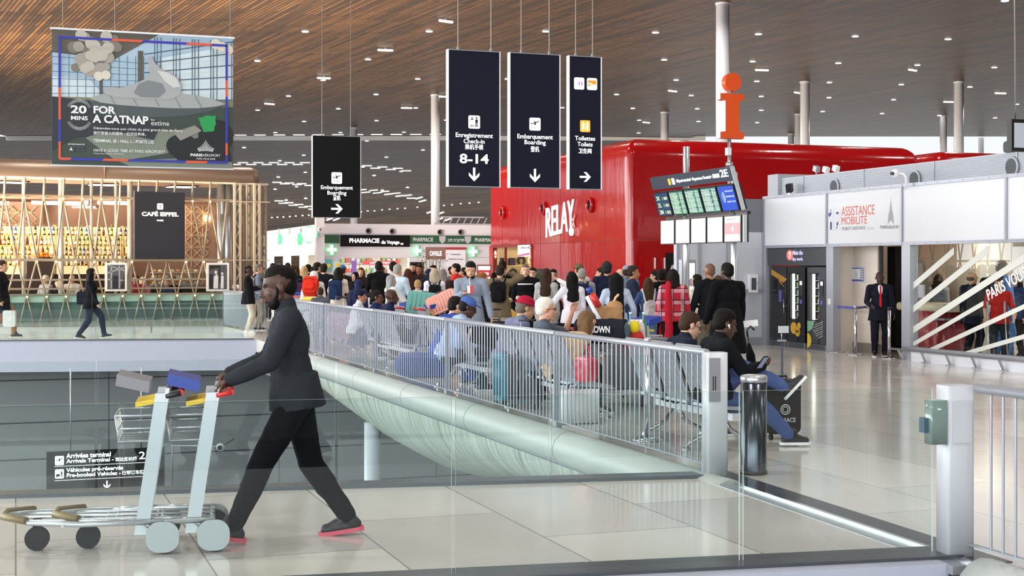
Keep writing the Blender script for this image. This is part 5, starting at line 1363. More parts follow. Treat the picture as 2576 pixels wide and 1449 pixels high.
# dark wall screen hung at the right edge of the picture
p = Vector((PX(2545, 23), 23, PZ(380, 23)))
t = thing('ceiling_screen', 'dark framed screen hung from the ceiling at the right edge of the picture', 'screen', p, R(AU))
obj('case', MB().b2((0, 0, .0), (1.0, .12, .53)), BLACK, t); obj('picture', MB().b2((.05, -.006, .06), (.95, 0, .47)), mat('grey_screen', '#9aa0a8', emit=.5), t)
for x in (.12, .85): obj('rod', MB().cyl((x, .06, .53), (x - .04, .06, CZ - p.z), .012, n=8), STEEL, t)
t = thing('roof_speaker', 'black rounded loudspeaker on the roof screen under the hanging screen', 'loudspeaker', wl(.36, on_line(2550, wl(.36, 0), U)[1]) + Vector((0, 0, 3.76)), RUZ)
obj('body', MB().rbox((0, 0, .1), (.2, .3, .2), .06, axis='X'), BLACK, t); obj('base', MB().box((0, 0, .01), (.16, .24, .02)), STEEL, t)
# ================================================================== pharmacy
PP = Vector((-4.05, 52, 0)); s0 = -3.0; PO = PP + V * s0; PH = 3.34; PW_ = 9.6
PWM = mat('pharmacy_white', '#e3e0ea', rough=.45)
GREEN = mat('pharmacy_green', '#2c5a40', rough=.4)
CROSS = mat('cross_green', '#e8fff0', emit=1.3)
CROSSE = mat('cross_edge', '#58d88a', emit=.8)
pst = lambda n, mb, ms: struct(n, mb, ms, PO, R(AU))
pst('wall_pharmacy_fascia', MB().b2((0, 0, 2.98), (PW_, .3, PH)).b2((0, 0, 2.10), (PW_, .3, 2.5)), PWM)
pst('wall_pharmacy_band', MB().b2((0, .02, 2.5), (PW_, .3, 2.98)), PWM)
wx = lambda px: on_line(px, PO, V)[1]
pst('wall_pharmacy_pier', MB().b2((0, 0, 0), (wx(854), .3, 2.12)), PWM)
pst('wall_pharmacy_pier', MB().b2((wx(1030), 0, 0), (PW_, .3, 2.12)), PWM)
o = obj('window_8', MB().b2((wx(854), .02, 0), (wx(1030), .035, 2.12)), PANE, None, PO, R(AU)); o['kind'] = 'structure'
pst('trim_18', MB().b2((wx(943), 0, 0), (wx(949), .1, 2.12)), PWM)
pst('wall_pharmacy_back', MB().b2((0, 4.5, 0), (PW_, 4.6, 2.5)), mat('pharmacy_inside', '#fbf4e8', rough=.5))
pst('ceiling_pharmacy', MB().b2((0, .3, 2.45), (PW_, 4.5, 2.5)), WHITE)
pst('roof_pharmacy', MB().b2((0, .3, 3.2), (PW_, 5, PH)), PWM)
for x in (.9, 2.0, 3.2, 4.4):
    t = thing('pharmacy_lamp', 'bright ceiling lamp inside the pharmacy', 'ceiling light', PO + V * x + U * 1.6 + Vector((0, 0, 2.45)), R(AU), 'pharmacy lamps')
    obj('housing', MB().b2((-.7, -.5, -.03), (.7, .5, 0)), WHITE, t); obj('diffuser', MB().b2((-.65, -.45, -.04), (.65, .45, -.03)), mat('pharm_glow', '#fff4e4', emit=16), t)
t = thing('pharmacy_sign', 'black sign reading PHARMACIE du Voyage 2E over the pharmacy window', 'sign', PO + Vector((0, 0, 0)), R(AU))
x0 = on_line(856, PO, V)[1]; x1 = on_line(1029, PO, V)[1]
obj('board', MB().b2((x0, -.08, 2.50), (x1, 0, 2.93)), SIGNBLACK, t)
w = x1 - x0
lettering(t, 'PHARMACIE', .3, LIT, (x0 + w * .12, -.08, 2.645), bold=.03, width=w * .435, height=.17)
lettering(t, 'du Voyage', .3, LIT, (x0 + w * .585, -.08, 2.61), bold=.035, width=w * .265, height=.17)
lettering(t, '2E', .1, LIT, (x0 + w * .865, -.08, 2.575), bold=.03, width=w * .04, height=.07)
for n, a, b, txt in (('first', 816, 853, ()), ('second', 1030, 1219, (('PHARMACIE', 1038, 1088), ('בית מרקחת', 1125, 1166), ('PHARMACIE', 1193, 1245)))):
    t = thing('pharmacy_band', 'dark green lettered band beside the pharmacy sign, ' + ('left part' if n == 'first' else 'right part'), 'sign', PO, R(AU))
    xa, xb = on_line(a, PO, V)[1], on_line(b, PO, V)[1]
    obj('board', MB().b2((xa, -.05, 2.62), (xb + (1.2 if n == 'second' else 0), 0, 2.93)), GREEN, t)
    for s, pa, pb in txt:
        ya, yb = on_line(pa, PO, V)[1], on_line(pb, PO, V)[1]
        lettering(t, s, .2, mat('band_text', '#d8d4dc', emit=.4), (ya, -.05, 2.70), width=yb - ya, height=.15, bold=.0)
    if n == 'second':
        for px in (1112, 1176): multi(t, 'shield_logo', [[(-.13, .13), (.13, .13), (.12, -.05), (0, -.16), (-.12, -.05)]], (on_line(px, PO, V)[1], -.05, 2.78), mat('shield_grey', '#b9b6c4', rough=.5), .006)
def cross(a): b = a / 3; return [(-b, -a), (b, -a), (b, -b), (a, -b), (a, b), (b, b), (b, a), (-b, a), (-b, b), (-a, b), (-a, -b), (-b, -b)]
for px, py, a, n in ((835, 628, .17, 'left of the pharmacy window'), (1049, 631, .17, 'right of the pharmacy window, left of the grey column'), (1190, 633, .17, 'right of the grey column beside the red kiosk')):
    q, s_ = on_line(px, PO - U * .1, V)
    t = thing('cross_sign', 'lit green pharmacy cross ' + n, 'sign', PO + V * s_ + Vector((0, 0, PZ(py, q.y))), R(AU))
    obj('cross_case', MB().prism(cross(a * 1.22), (0, 0, 0), (1, 0, 0), (0, 0, 1), (0, -.08, 0)), CROSSE, t)
    obj('cross_face', MB().prism(cross(a), (0, -.08, 0), (1, 0, 0), (0, 0, 1), (0, -.01, 0)), CROSS, t)
for px, py, n in ((926, 581, 'first'), (986, 582, 'second'), (1106, 584, 'third, beside the grey column'), (1158, 584, 'fourth, near the red kiosk')):
    q, s_ = on_line(px, PO, V)
    t = thing('fascia_vent', 'round dark eyed vent in the pharmacy fascia, ' + n + ' from the left' if n in ('first', 'second') else 'round dark eyed vent in the pharmacy fascia, ' + n, 'vent', PO + V * s_ + Vector((0, 0, PZ(py, q.y))), R(AU))
    Mx = Matrix.Rotation(R(90), 4, 'X')
    obj('vent_ring', MB().lathe([(.1, 0), (.11, .05), (.08, .06), (.06, .02)], n=24).xform(Mx), mat('vent_ring_grey', '#77767c', rough=.4, metal=.4), t)
    obj('vent_throat', MB().cyl((0, -.0, 0), (0, -.03, 0), .065, n=20), DARK, t)
# shop window content
rr = random.Random(11)
pc = ['#d8cfe8', '#c9443f', '#7a55a6', '#e9d9b8', '#9fb86a', '#f0efe9', '#b9874f', '#6fb1b6']
for i in range(8):
    x = wx(854) + .1 + i * .42;
    t = thing('medicine_shelf', 'lit shelf unit of small packages inside the pharmacy window', 'shelf', PO + V * x + U * 4.1, R(AU), 'pharmacy shelf units')
    obj('frame', MB().b2((0, .2, 0), (.4, .24, 2.2)), WHITE, t)
    for z in (.7, 1.1, 1.5, 1.9): obj('shelf_board', MB().b2((0, -.05, z - .02), (.4, .2, z)), WHITE, t)
    for z in (1.1, 1.5, 1.9):
        for k in range(2):
            c = rr.choice(pc)
            o = obj('medicine_box', MB().box((0, 0, .09), (.13, .12, .12 + .1 * rr.random())), mat('box_' + c[1:], c, rough=.6), None, PO + V * (x + .1 + .2 * k) + U * 4.12 + Vector((0, 0, z + .01)), R(AU))
            tag(o, 'small coloured medicine box on a lit pharmacy shelf', 'package', 'medicine boxes')
def pposter(name, lab, a, b, y0, y1, col, txt=None, emit=.35, off=.06):
    xa, xb = on_line(a, PO, V)[1], on_line(b, PO, V)[1]
    t = thing(name, lab, 'poster', PO - U * off, R(AU))
    obj('sheet', MB().b2((xa, -.006, PZ(y1, 51.5)), (xb, .0, PZ(y0, 51.5))), mat('sheet_' + col[1:], col, emit=emit), t)
    if txt: lettering(t, txt, .1, LIT if txt != 'CABINET' else mat('dark_text', '#5a5058'), ((xa + xb) / 2, -.008, PZ((y0 + y1) / 2 + (y1 - y0) * .2, 51.5)), align='CENTER', width=(xb - xa) * .6, height=(y1 - y0) * .4 * 51.5 / F, bold=.02)
    return t
pposter('red_banner', 'red lettered banner across the pharmacy window', 912, 1004, 656, 666, '#e2606a', 'OFFERTENS', off=-.02)
pposter('violet_banner', 'narrow violet banner in the pharmacy window', 885, 897, 656, 692, '#8a62b4', off=-.02)
pposter('teal_poster', 'teal poster with yellow discs on the pharmacy pier', 816, 834, 652, 682, '#5f9a9c')
pposter('pale_poster', 'pale green poster on the pharmacy pier right of the teal one', 838, 853, 658, 692, '#b9d0c0')
pposter('white_notice', 'large white notice with small lettering right of the grey column', 1120, 1170, 628, 678, '#e2dfe8', None, .15)
t = thing('notice_lettering', 'small grey lettering on the large white notice by the grey column', 'lettering', PO - U * .07, R(AU))
for s_, py, wd in (("L'herboristerie", 641, .5), ('PHARMACIE du Voyage', 653, .75)): lettering(t, s_, .1, mat('dark_text', '#5a5058'), ((wx(1120) + wx(1170)) / 2, -.004, PZ(py, 51.5)), align='CENTER', width=wd * (wx(1170) - wx(1120)), height=.06, bold=.0)
pposter('brown_shopfront', 'brown shopfront panel reading CAVALLIE behind the grey column', 1070, 1120, 621, 652, '#8a6a60', 'CAVALLIE', .1, .04)
pposter('red_strip', 'red strip frame above the white notice beside the grey column', 1120, 1172, 621, 627, '#a8383c', None, .1, .05)
for px, py in ((827, 668), (850, 667)):
    q, s_ = on_line(px, PO - U * .08, V)
    tag(obj('yellow_disc', MB().prism(circ(.07, 18), (0, 0, 0), (1, 0, 0), (0, 0, 1), (0, -.01, 0)), mat('disc_yellow', '#e5bf2c', emit=.3), None, PO - U * .08 + V * s_ + Vector((0, 0, PZ(py, q.y))), R(AU)), 'yellow round price disc on the pharmacy pier, ' + ('on the teal poster' if px < 840 else 'right of the teal poster'), 'price disc')
struct('door_2', MB().b2((wx(1031), -.02, 0), (wx(1066), .02, 1.93)), DARK, PO, R(AU))
# left wing of the pharmacy, very brightly lit
lw = lambda n, mb, ms: struct(n, mb, ms, PO, R(AU))
lw('wall_pharmacy_wing', MB().b2((-.02, .3, 2.2), (.1, 13, PH)).b2((-.02, .3, 0), (.1, 1.2, 2.2)).b2((-.02, 3.4, 0), (.1, 4.6, 2.2)).b2((-.02, 7, 0), (.1, 8.2, 2.2)).b2((-.02, 11, 0), (.1, 13, 2.2)), mat('wing_white', '#eef6f0', rough=.4))
lw('wall_pharmacy_wing_inside', MB().b2((1.6, 4.6, 0), (1.7, 13, 2.4)), mat('wing_cream', '#f3e2c4', rough=.5))
lw('ceiling_pharmacy_wing', MB().b2((.1, 4.6, 2.4), (1.7, 13, 2.46)), WHITE)
for y in (6, 9, 11.5):
    t = thing('pharmacy_lamp', 'bright ceiling lamp inside the pharmacy', 'ceiling light', PO + V * .8 + U * y + Vector((0, 0, 2.4)), R(AU), 'pharmacy lamps')
    obj('housing', MB().b2((-.5, -.6, -.03), (.5, .6, 0)), WHITE, t); obj('diffuser', MB().b2((-.45, -.55, -.04), (.45, .55, -.03)), MATS['pharm_glow'], t)
q, s_ = on_line(783, PO - V * .5, U)
t = thing('cross_sign', 'large lit green pharmacy cross projecting at the corner under the black hanging sign', 'sign', (PX(777, 49.2), 49.2, PZ(590, 49.2)), R(12))
obj('cross_case', MB().prism(cross(.30), (0, .1, 0), (1, 0, 0), (0, 0, 1), (0, -.1, 0)), CROSSE, t); obj('cross_face', MB().prism(cross(.255), (0, 0, 0), (1, 0, 0), (0, 0, 1), (0, -.01, 0)), CROSS, t)
obj('bracket', MB().b2((.1, .08, -.05), (.5, .9, .05)), ALU, t)
for px, n in ((702, 'third'), (729, 'second'), (758, 'first')):
    q, s_ = on_line(px, PO - V * .02, U)
    tag(obj('wing_vent', MB().cyl((-.03, 0, 0), (.0, 0, 0), .13, n=20), mat('wing_vent_grey', '#8d9490', rough=.5), None, PO + U * s_ - V * .02 + Vector((0, 0, PZ(579 + (q.y - 51) * .35, q.y))), R(AU)), 'round grey vent in the bright side wing of the pharmacy, ' + n + ' from the corner', 'vent')
for px, n in ((692, 'farther'), (741, 'nearer')):
    q, s_ = on_line(px, PO - V * .3, U)
    t = thing('cross_sign', 'edge on green lit cross on the side wing of the pharmacy, the ' + n + ' of two', 'sign', PO + U * s_ - V * .05 + Vector((0, 0, PZ(602, q.y))), R(AU))
    obj('cross_case', MB().prism(cross(.22), (0, 0, 0), (0, -1, 0), (0, 0, 1), (-.12, 0, 0)), CROSSE, t); obj('bracket', MB().box((.0, 0, 0), (.1, .08, .08)), ALU, t)
p = Vector((PX(806, 50.2), 50.2, 0))
t = thing('corner_mast', 'white square mast with cameras at the pharmacy corner under the black hanging sign', 'mast', p, R(AU))
obj('shaft', MB().b2((-.15, 0, 0), (.15, .3, PZ(545, 50.6))), PWM, t)
for z, x in ((3.55, .26), (3.1, -.05)):
    c = obj('camera', MB().ell((x, -.1, z), (.07, .07, .07)), WHITE, t); obj('camera_lens', MB().cyl((x, -.15, z), (x, -.18, z), .03, n=12), BLACK, c)
# roof truss tray behind the fascia and bamboo planter
t = thing('roof_truss', 'pale flat cable truss lying on the pharmacy roof behind the grey column', 'truss', PO + V * 4.6 + U * 1.5 + Vector((0, 0, PH)), R(AU))
for z in (.05, .32): obj('chord', MB().b2((0 + z, 0, z), (2.4 - z, .06, z + .05)), mat('truss_grey', '#b9b6be', rough=.5), t)
for k in range(8): obj('web', MB().tube([(.1 + .28 * k, .03, .07), (.24 + .28 * k, .03, .33)], .02, 6), MATS['truss_grey'], t)
t = thing('potted_bamboo', 'leafy dark green potted bamboo behind the grey column', 'plant', (PX(1085, 45), 45, 0))
obj('planter', MB().lathe([(0, 0), (.25, 0), (.32, .5), (.28, .5), (.26, .42), (0, .42)], n=20), mat('planter_grey', '#5b5a58', rough=.6), t)
lf = MB(); rr = random.Random(8)
for k in range(420):
    a = rr.random() * 6.28; q = .55 * rr.random() ** .6; z = .9 + 1.25 * rr.random()
    c = Vector((q * math.cos(a) * 1.0, q * math.sin(a) * .6, z)); d = Vector((math.cos(a + rr.uniform(-1, 1)), math.sin(a), rr.uniform(-.8, .3))).normalized() * .17; u_ = d.cross(Vector((0, 0, 1))).normalized() * .018
    lf.add([c, c + d * .5 + u_, c + d, c + d * .5 - u_], [(0, 1, 2, 3)], 0)
f_ = obj('foliage', lf, mat('bamboo_leaf', '#3d5230', rough=.6), t)
for k in range(6): obj('stem', MB().tube([(.03 * k - .08, .0, .4), (.12 * k - .3, .05, 2.0)], .012, 6), mat('bamboo_stem', '#6f7a45', rough=.5), t)
# ================================================================== cafe behind the far gallery
CA = 28.0
CO = Vector((PX(340, 46), 46, 0)); CD = Vector((math.cos(R(CA)), math.sin(R(CA)), 0)); CN = Vector((-math.sin(R(CA)), math.cos(R(CA)), 0))
cz = R(CA)
cs = lambda n, mb, ms: struct(n, mb, ms, CO, cz)
def cx_(px, y=0.0): return on_line(px, CO + CN * y, CD)[1]
XL, XR = -9.5, 4.55
XT = cx_(584)
BR = mat('bronze', '#806d5e', rough=.38, metal=.35)
# rounded canopy beam with domed right end
prof = [(0, 4.62), (-.02, 4.62)] + [(.42 - .46 * math.cos(R(a)), 4.66 + .55 * math.sin(R(a))) for a in range(0, 91, 12)] + [(1.6, 5.21), (1.6, 4.62)]
beam = MB(); n = len(prof); vs = []
ends = [XL, XR - .55] + [XR - .55 + .55 * math.sin(R(a)) for a in (20, 40, 60, 75, 88)]
for i, x in enumerate(ends):
    k = 1.0 if x <= XR - .55 else math.cos(math.asin(min(1, (x - XR + .55) / .55)))
    for y, z in prof: vs.append((x, y if k == 1 else 1.6 + (y - 1.6) * (.3 + .7 * k), 4.62 + (z - 4.62) * k))
fs = [(i * n + j, i * n + (j + 1) % n, (i + 1) * n + (j + 1) % n, (i + 1) * n + j) for i in range(len(ends) - 1) for j in range(n)]
beam.add(vs, fs, 0, True).b2((-1.0, -.05, 4.64), (-.985, .05, 5.2), 0)
cs('beam_cafe', beam, BR)
cs('trim_17', MB().b2((XL, -.03, 4.58), (XR, .6, 4.63)), mat('beam_edge', '#cfc0ae', rough=.4))
MAU = mat('cafe_mauve', '#9a7b6c', rough=.6)
cs('wall_cafe_back', MB().b2((XL, 4.2, 0), (XR, 4.3, 4.3)), MAU)
cs('ceiling_cafe', MB().b2((XL, 3.2, 4.1), (XR, 4.2, 4.2)), MAU)
BASE = mat('cafe_base', '#4f6a62', rough=.25)
cs('wall_cafe_base', MB().b2((XL, .05, -.2), (XR, .15, .62)), BASE)
cs('wall_cafe_base_band', MB().b2((XL, .02, .62), (XR, .16, .86)), mat('base_band', '#b7cfc4', rough=.35))
# lattice screen: rails, slim poles and slanting struts
t = thing('lattice_screen', 'tall pale lattice screen of slanting struts and poles in front of the cafe', 'screen', CO, cz)
LM = mat('lattice_champagne', '#978a79', rough=.35, metal=.35)
zA, zB, zC = 4.02, 1.98, .86
for z, w in ((zA, .035), (zB, .045), (1.12 + .22, .03), (1.05, .025), (zC, .03)):
    obj('rail', MB().b2((XL, -.03, z - w), (XT, .03, z + w)), LM, t)
sp = .60; k = 0; x = XL
while x < XT - .55:
    xm, xe = x + sp / 2 + .08, x + sp
    skip = cx_(338) - .1 < xm < cx_(464) + .1
    if not skip:
        obj('strut', MB().tube([(x, 0, zA), (xm, 0, zB)], .032, 6), LM, t); obj('strut', MB().tube([(xe, 0, zA), (xm, 0, zB)], .032, 6), LM, t)
    obj('strut', MB().tube([(xm, 0, zB), (x + .1, 0, zC)], .03, 6), LM, t); obj('strut', MB().tube([(xm, 0, zB), (xe + .06, 0, zC)], .03, 6), LM, t)
    obj('strut', MB().tube([(x, 0, zA), (x + .03, 0, 4.62)], .04, 6), LM, t)
    obj('lower_strut', MB().tube([(x + .08, -.01, zC), (x - .14, -.01, -.1)], .028, 6), LM, t); obj('lower_strut', MB().tube([(x + .08, -.01, zC), (x + .30, -.01, -.1)], .028, 6), LM, t)
    x += sp; k += 1
for px in (62, 157, 234, 296, 331):
    obj('pole', MB().cyl((cx_(px), .25, 0), (cx_(px), .25, 4.62), .085 if px in (157, 331) else .05, n=14), mat('pole_white', '#bfb8af', rough=.35), t)
for px in (556, 572): obj('pole', MB().cyl((cx_(px, .5), .5, 0), (cx_(px, .5), .5, 4.62), .14, n=18), STEEL, t)
# node lamps where the struts meet
x = XL; i = 0
while x < XT - .55:
    for z, xx in ((zA, x), (zB, x + sp / 2 + .08), (zC, x + .08)):
        if -5 < xx and (z != zB or not cx_(338) < xx < cx_(464)):
            o = obj('node_lamp', MB().ell((0, 0, 0), (.035, .035, .035), nu=8, nv=6), mat('node_glow', '#ffe0a0', emit=5), None, CO + CD * xx - CN * .06 + Vector((0, 0, z - .06)))
            tag(o, 'tiny warm lamp at a strut joint of the cafe lattice screen', 'lamp', 'node lamps of the lattice screen')
    x += sp
# lattice tower legs at the right end
t = thing('lattice_tower', 'pale iron lattice tower legs at the right corner of the cafe', 'tower', CO, cz)
TW = mat('tower_cream', '#a89b8b', rough=.45)
def leg(px0, px1, y):
    x0, x1 = cx_(px0, y), cx_(px1, y)
    l = obj('leg', MB().b2((x0 - .035, y - .05, 0), (x0 + .035, y + .05, 4.6)), TW, t)
    obj('chord', MB().b2((x1 - .035, y - .05, 0), (x1 + .035, y + .05, 4.6)), TW, l)
    n = 12; z = .1; b = MB(); pts = []
    for i in range(n + 1): pts.append((x0 if i % 2 else x1, y, .1 + 4.4 * i / n))
    obj('bracing', b.tube(pts, .028, 5, sm=False), TW, l)
for a, b, y in ((590, 604, -.1), (622, 634, .3), (640, 652, -.1), (656, 668, .6), (604, 612, 1.6), (628, 640, 1.9)): leg(a, b, y)
for z in (.9, 2.0, 4.0): obj('collar', MB().b2((cx_(586), -.16, z - .03), (cx_(676), 2.0, z)), TW, t)
# black screen with the cafe name
t = thing('cafe_board', 'large black upright panel reading CAFE EIFFEL hung in front of the lattice', 'sign', CO, cz)
xa, xb = cx_(338, -.15), cx_(463, -.15); dm = (CO + CD * (xa + xb) / 2).y
za, zb = PZ(652, dm), PZ(484, dm)
obj('board', MB().b2((xa, -.25, za), (xb, -.13, zb)), mat('board_black', '#222329', rough=.18), t)
obj('board_frame', MB().b2((xa - .02, -.24, za - .02), (xa, -.12, zb + .02)), mat('frame_black', '#3a3a3e', rough=.3), t)
cxm = (xa + xb) / 2; H = zb - za
lettering(t, 'CAFÉ EIFFEL', .3, LIT, (cxm, -.25, za + H * .643), align='CENTER', bold=.035, width=(xb - xa) * .74, height=.17)
lettering(t, 'PARIS', .1, LIT, (cxm, -.25, za + H * .565), align='CENTER', bold=.02, width=(xb - xa) * .13, height=.055)
multi(t, 'logo_tile', [rrect(.2, .2, .02)], (cxm, -.25, za + H * .785), LIT)
multi(t, 'logo_lines', [[(-.1, -.09), (-.09, -.1), (.1, .09), (.09, .1)], [(-.1, .09), (-.09, .1), (.1, -.09), (.09, -.1)], [(-.1, .075), (0, .05), (.1, .075), (0, .04)]], (cxm, -.256, za + H * .785), INK, .003)
t = thing('cafe_board', 'small lit CAFE EIFFEL lettering on the mauve wall inside the cafe', 'sign', CO, cz)
xa2, xb2 = cx_(181, 4.1), cx_(244, 4.1); d2 = (CO + CN * 4.1 + CD * xa2).y
lettering(t, 'CAFÉ EIFFEL', .3, LIT, ((xa2 + xb2) / 2, 4.14, PZ(523, d2)), align='CENTER', bold=.035, width=xb2 - xa2, height=.11, depth=.03)
obj('logo_tile', MB().b2(((xa2 + xb2) / 2 - .02, 4.12, PZ(513, d2)), ((xa2 + xb2) / 2 + .14, 4.17, PZ(503, d2))), LIT, t)
for x in (-6.5, -3.5, -.5, 2.2):  # lamps added to brighten the cafe interior
    t = thing('cafe_fill_lamp', 'square warm fill lamp added over the cafe counter', 'ceiling light', CO + CD * x + CN * 2.6 + Vector((0, 0, 4.62)), cz, 'cafe fill lamps')
    obj('housing', MB().b2((-.5, -.5, -.04), (.5, .5, 0)), BLACK, t); obj('diffuser', MB().b2((-.42, -.42, -.05), (.42, .42, -.04)), mat('cafe_glow', '#ffe2b4', emit=13), t)
cs('ceiling_cafe_soffit', MB().b2((XL, 1.6, 4.62), (XR - .6, 3.2, 4.7)), MAU)
# long glowing ceiling tubes and a warm wall lamp
for a, b, n in ((80, 218, 'left'), (246, 328, 'right'), (-60, 22, 'far left')):
    xa, xb = cx_(a, 2.6), cx_(b, 2.6); d2 = (CO + CN * 2.6 + CD * xa).y
    t = thing('tube_lamp', 'long glowing tube lamp under the cafe ceiling, ' + n + ' one', 'lamp', CO, cz)
    obj('tube', MB().b2((xa, 2.55, PZ(514, d2)), (xb, 2.68, PZ(505, d2))), mat('tube_glow', '#fff0d0', emit=5), t)
    obj('suspension', MB().cyl(((xa + xb) / 2, 2.6, PZ(505, d2)), ((xa + xb) / 2, 2.6, 4.6), .012, n=6), BLACK, t)
t = thing('wall_lamp', 'small bright warm lamp on the patterned mauve wall right of the black panel', 'lamp', CO + CD * cx_(521, 3.4) + CN * 3.4 + Vector((0, 0, PZ(550, 51))), cz)
obj('bulb', MB().ell((0, -.1, 0), (.1, .1, .1)), mat('bulb_glow', '#ffe6b0', emit=18), t); obj('arm', MB().box((0, .35, 0), (.04, .9, .04)), BLACK, t)
# patterned wall panel of crossing slats
t = thing('patterned_wall_panel', 'mauve wall panel with a crossing star pattern right of the black panel', 'panel', CO, cz)
xa, xb = cx_(468, 3.3), cx_(545, 3.3)
obj('panel', MB().b2((xa, 3.38, .9), (xb, 3.46, 4.0)), MAU, t)
b = MB(); s = .42
for i in range(int((xb - xa) / s)):
    for j in range(7):
        x0, z0 = xa + i * s, 1.0 + j * s
        for p, q in (((x0, z0), (x0 + s, z0 + s)), ((x0 + s, z0), (x0, z0 + s)), ((x0, z0 + s / 2), (x0 + s, z0 + s / 2)), ((x0 + s / 2, z0), (x0 + s / 2, z0 + s))):
            b.tube([(p[0], 3.36, p[1]), (q[0], 3.36, q[1])], .012, 4, sm=False)
obj('slat_pattern', b, mat('slat_gold', '#d5bb98', rough=.4), t)
xa, xb = cx_(-70, 3.9), cx_(110, 3.9)
t = thing('patterned_wall_panel', 'mauve wall panel with a crossing star pattern at the far left of the cafe', 'panel', CO, cz)
obj('panel', MB().b2((xa, 4.0, 2.9), (xb, 4.08, 4.0)), MAU, t); b = MB()
for i in range(int((xb - xa) / s)):
    for j in range(2):
        x0, z0 = xa + i * s, 3.0 + j * s
        for p, q in (((x0, z0), (x0 + s, z0 + s)), ((x0 + s, z0), (x0, z0 + s)), ((x0, z0 + s / 2), (x0 + s, z0 + s / 2))): b.tube([(p[0], 3.98, p[1]), (q[0], 3.98, q[1])], .012, 4, sm=False)
obj('slat_pattern', b, MATS['slat_gold'], t)
# back bar with bottles
ys = 3.55; t = thing('back_bar', 'back lit bar shelving holding rows of bottles in the cafe', 'shelf', CO, cz)
xa, xb = cx_(-40, ys), cx_(334, ys)
GLOW = mat('bar_glow', '#ffe9b0', emit=.85)
obj('glow_panel', MB().b2((xa, ys + .22, 1.45), (xb, ys + .26, 3.15)), GLOW, t)
rows = [PZ(593, 49), PZ(618, 49), PZ(642, 49), PZ(667, 49)]
for z in rows: obj('shelf_board', MB().b2((xa, ys - .16, z - .03), (xb, ys + .2, z)), mat('shelf_gold', '#cfae6a', rough=.35), t)
x = xa
while x < xb: obj('upright', MB().b2((x, ys - .12, 1.0), (x + .04, ys + .2, 3.2)), MATS['shelf_gold'], t); x += 1.15
obj('lower_cabinet', MB().b2((xa, ys - .2, 0), (xb, ys + .2, 1.5)), mat('bar_dark', '#3b302b', rough=.4), t)
kinds = [('dark_bottle', '#1c2018', 'dark wine bottle', (.038, .2, .014, .31)), ('amber_bottle', '#8a5a1c', 'amber spirit bottle', (.045, .17, .016, .27)), ('clear_bottle', '#cfd6c9', 'clear spirit bottle', (.042, .19, .015, .28)),
         ('green_bottle', '#4f6a2a', 'green bottle', (.04, .19, .015, .29)), ('red_bottle', '#9a2f26', 'red liqueur bottle', (.04, .17, .015, .26)), ('blue_bottle', '#2d4aa8', 'blue gin bottle', (.042, .17, .016, .26))]
protos = {}
rr = random.Random(21)
rown = ['top', 'second', 'third', 'lowest']
for ri, z in enumerate(rows):
    x = xa + .1
    while x < xb - .1:
        k = rr.choices(range(6), (4, 4, 4, 2, 2, 1))[0]
        nm, col, lab, (r1, h1, r2, h2) = kinds[k]
        p = CO + CD * x + CN * (ys - .02) + Vector((0, 0, z))
        if k not in protos:
            b = MB().lathe([(0, 0), (r1, 0), (r1, h1), (r2, h1 + (h2 - h1) * .45), (r2, h2)], n=12)
            o = obj('bottle', b, mat('glass_' + nm, col, rough=.12, spec=.7)); protos[k] = o
            obj('label_band', MB().cyl((0, 0, h1 * .25), (0, 0, h1 * .75), r1 * 1.02, n=12, cap=False), mat('label_' + nm, ('#d8c27a', '#efe6cf', '#f2f2ee', '#e8d9a0', '#1b1b1b', '#dfe6f5')[k], rough=.6), o)
            obj('cap', MB().cyl((0, 0, h2), (0, 0, h2 + .035), r2 * 1.15, n=10), mat('cap_' + nm, ('#b8963a', '#2a2a2a', '#c2342c', '#c9a23a', '#222222', '#dedede')[k] if k != 4 else '#222222', rough=.4), o)
        else:
            o = copy_tree(protos[k])
        o.location = p; s_ = 1.0 + .25 * rr.random(); o.scale = (s_, s_, s_)
        tag(o, lab + ' on the ' + rown[ri] + ' shelf of the back lit cafe bar', 'bottle', lab + 's on the ' + rown[ri] + ' bar shelf')
        x += .125 + .05 * rr.random()
t = thing('fruit_bowl', 'wide bowl on the bar counter heaped with oranges', 'bowl', CO + CD * cx_(100, 3.0) + CN * 2.9 + Vector((0, 0, PZ(649, 48.5) - .1)), cz)
obj('bowl', MB().lathe([(0, 0), (.25, .0), (.42, .12), (.40, .12), (.22, .03), (0, .03)], n=24), mat('bowl_dark', '#4a3a30', rough=.4), t)
for k in range(14):
    a = k * 2.4; q = .3 * math.sqrt((k % 9) / 9); z = .13 + (.1 if k > 8 else 0)
    o = obj('orange', MB().ell((0, 0, 0), (.075, .075, .07), nu=12, nv=8), mat('orange_peel', '#e8902a', rough=.5), None, CO + CD * (cx_(100, 3.0) + q * math.cos(a)) + CN * (2.9 + q * math.sin(a)) + Vector((0, 0, PZ(649, 48.5) - .1 + z)))
    tag(o, 'ripe orange heaped in the bowl on the cafe counter', 'orange', 'oranges in the bowl')
struct('trim_bowl_shelf', MB().b2((cx_(70, 3) - .1, 2.55, 1.0), (cx_(130, 3), 3.3, PZ(649, 48.5) - .1)), mat('bar_dark', '#3b302b'), CO, cz)
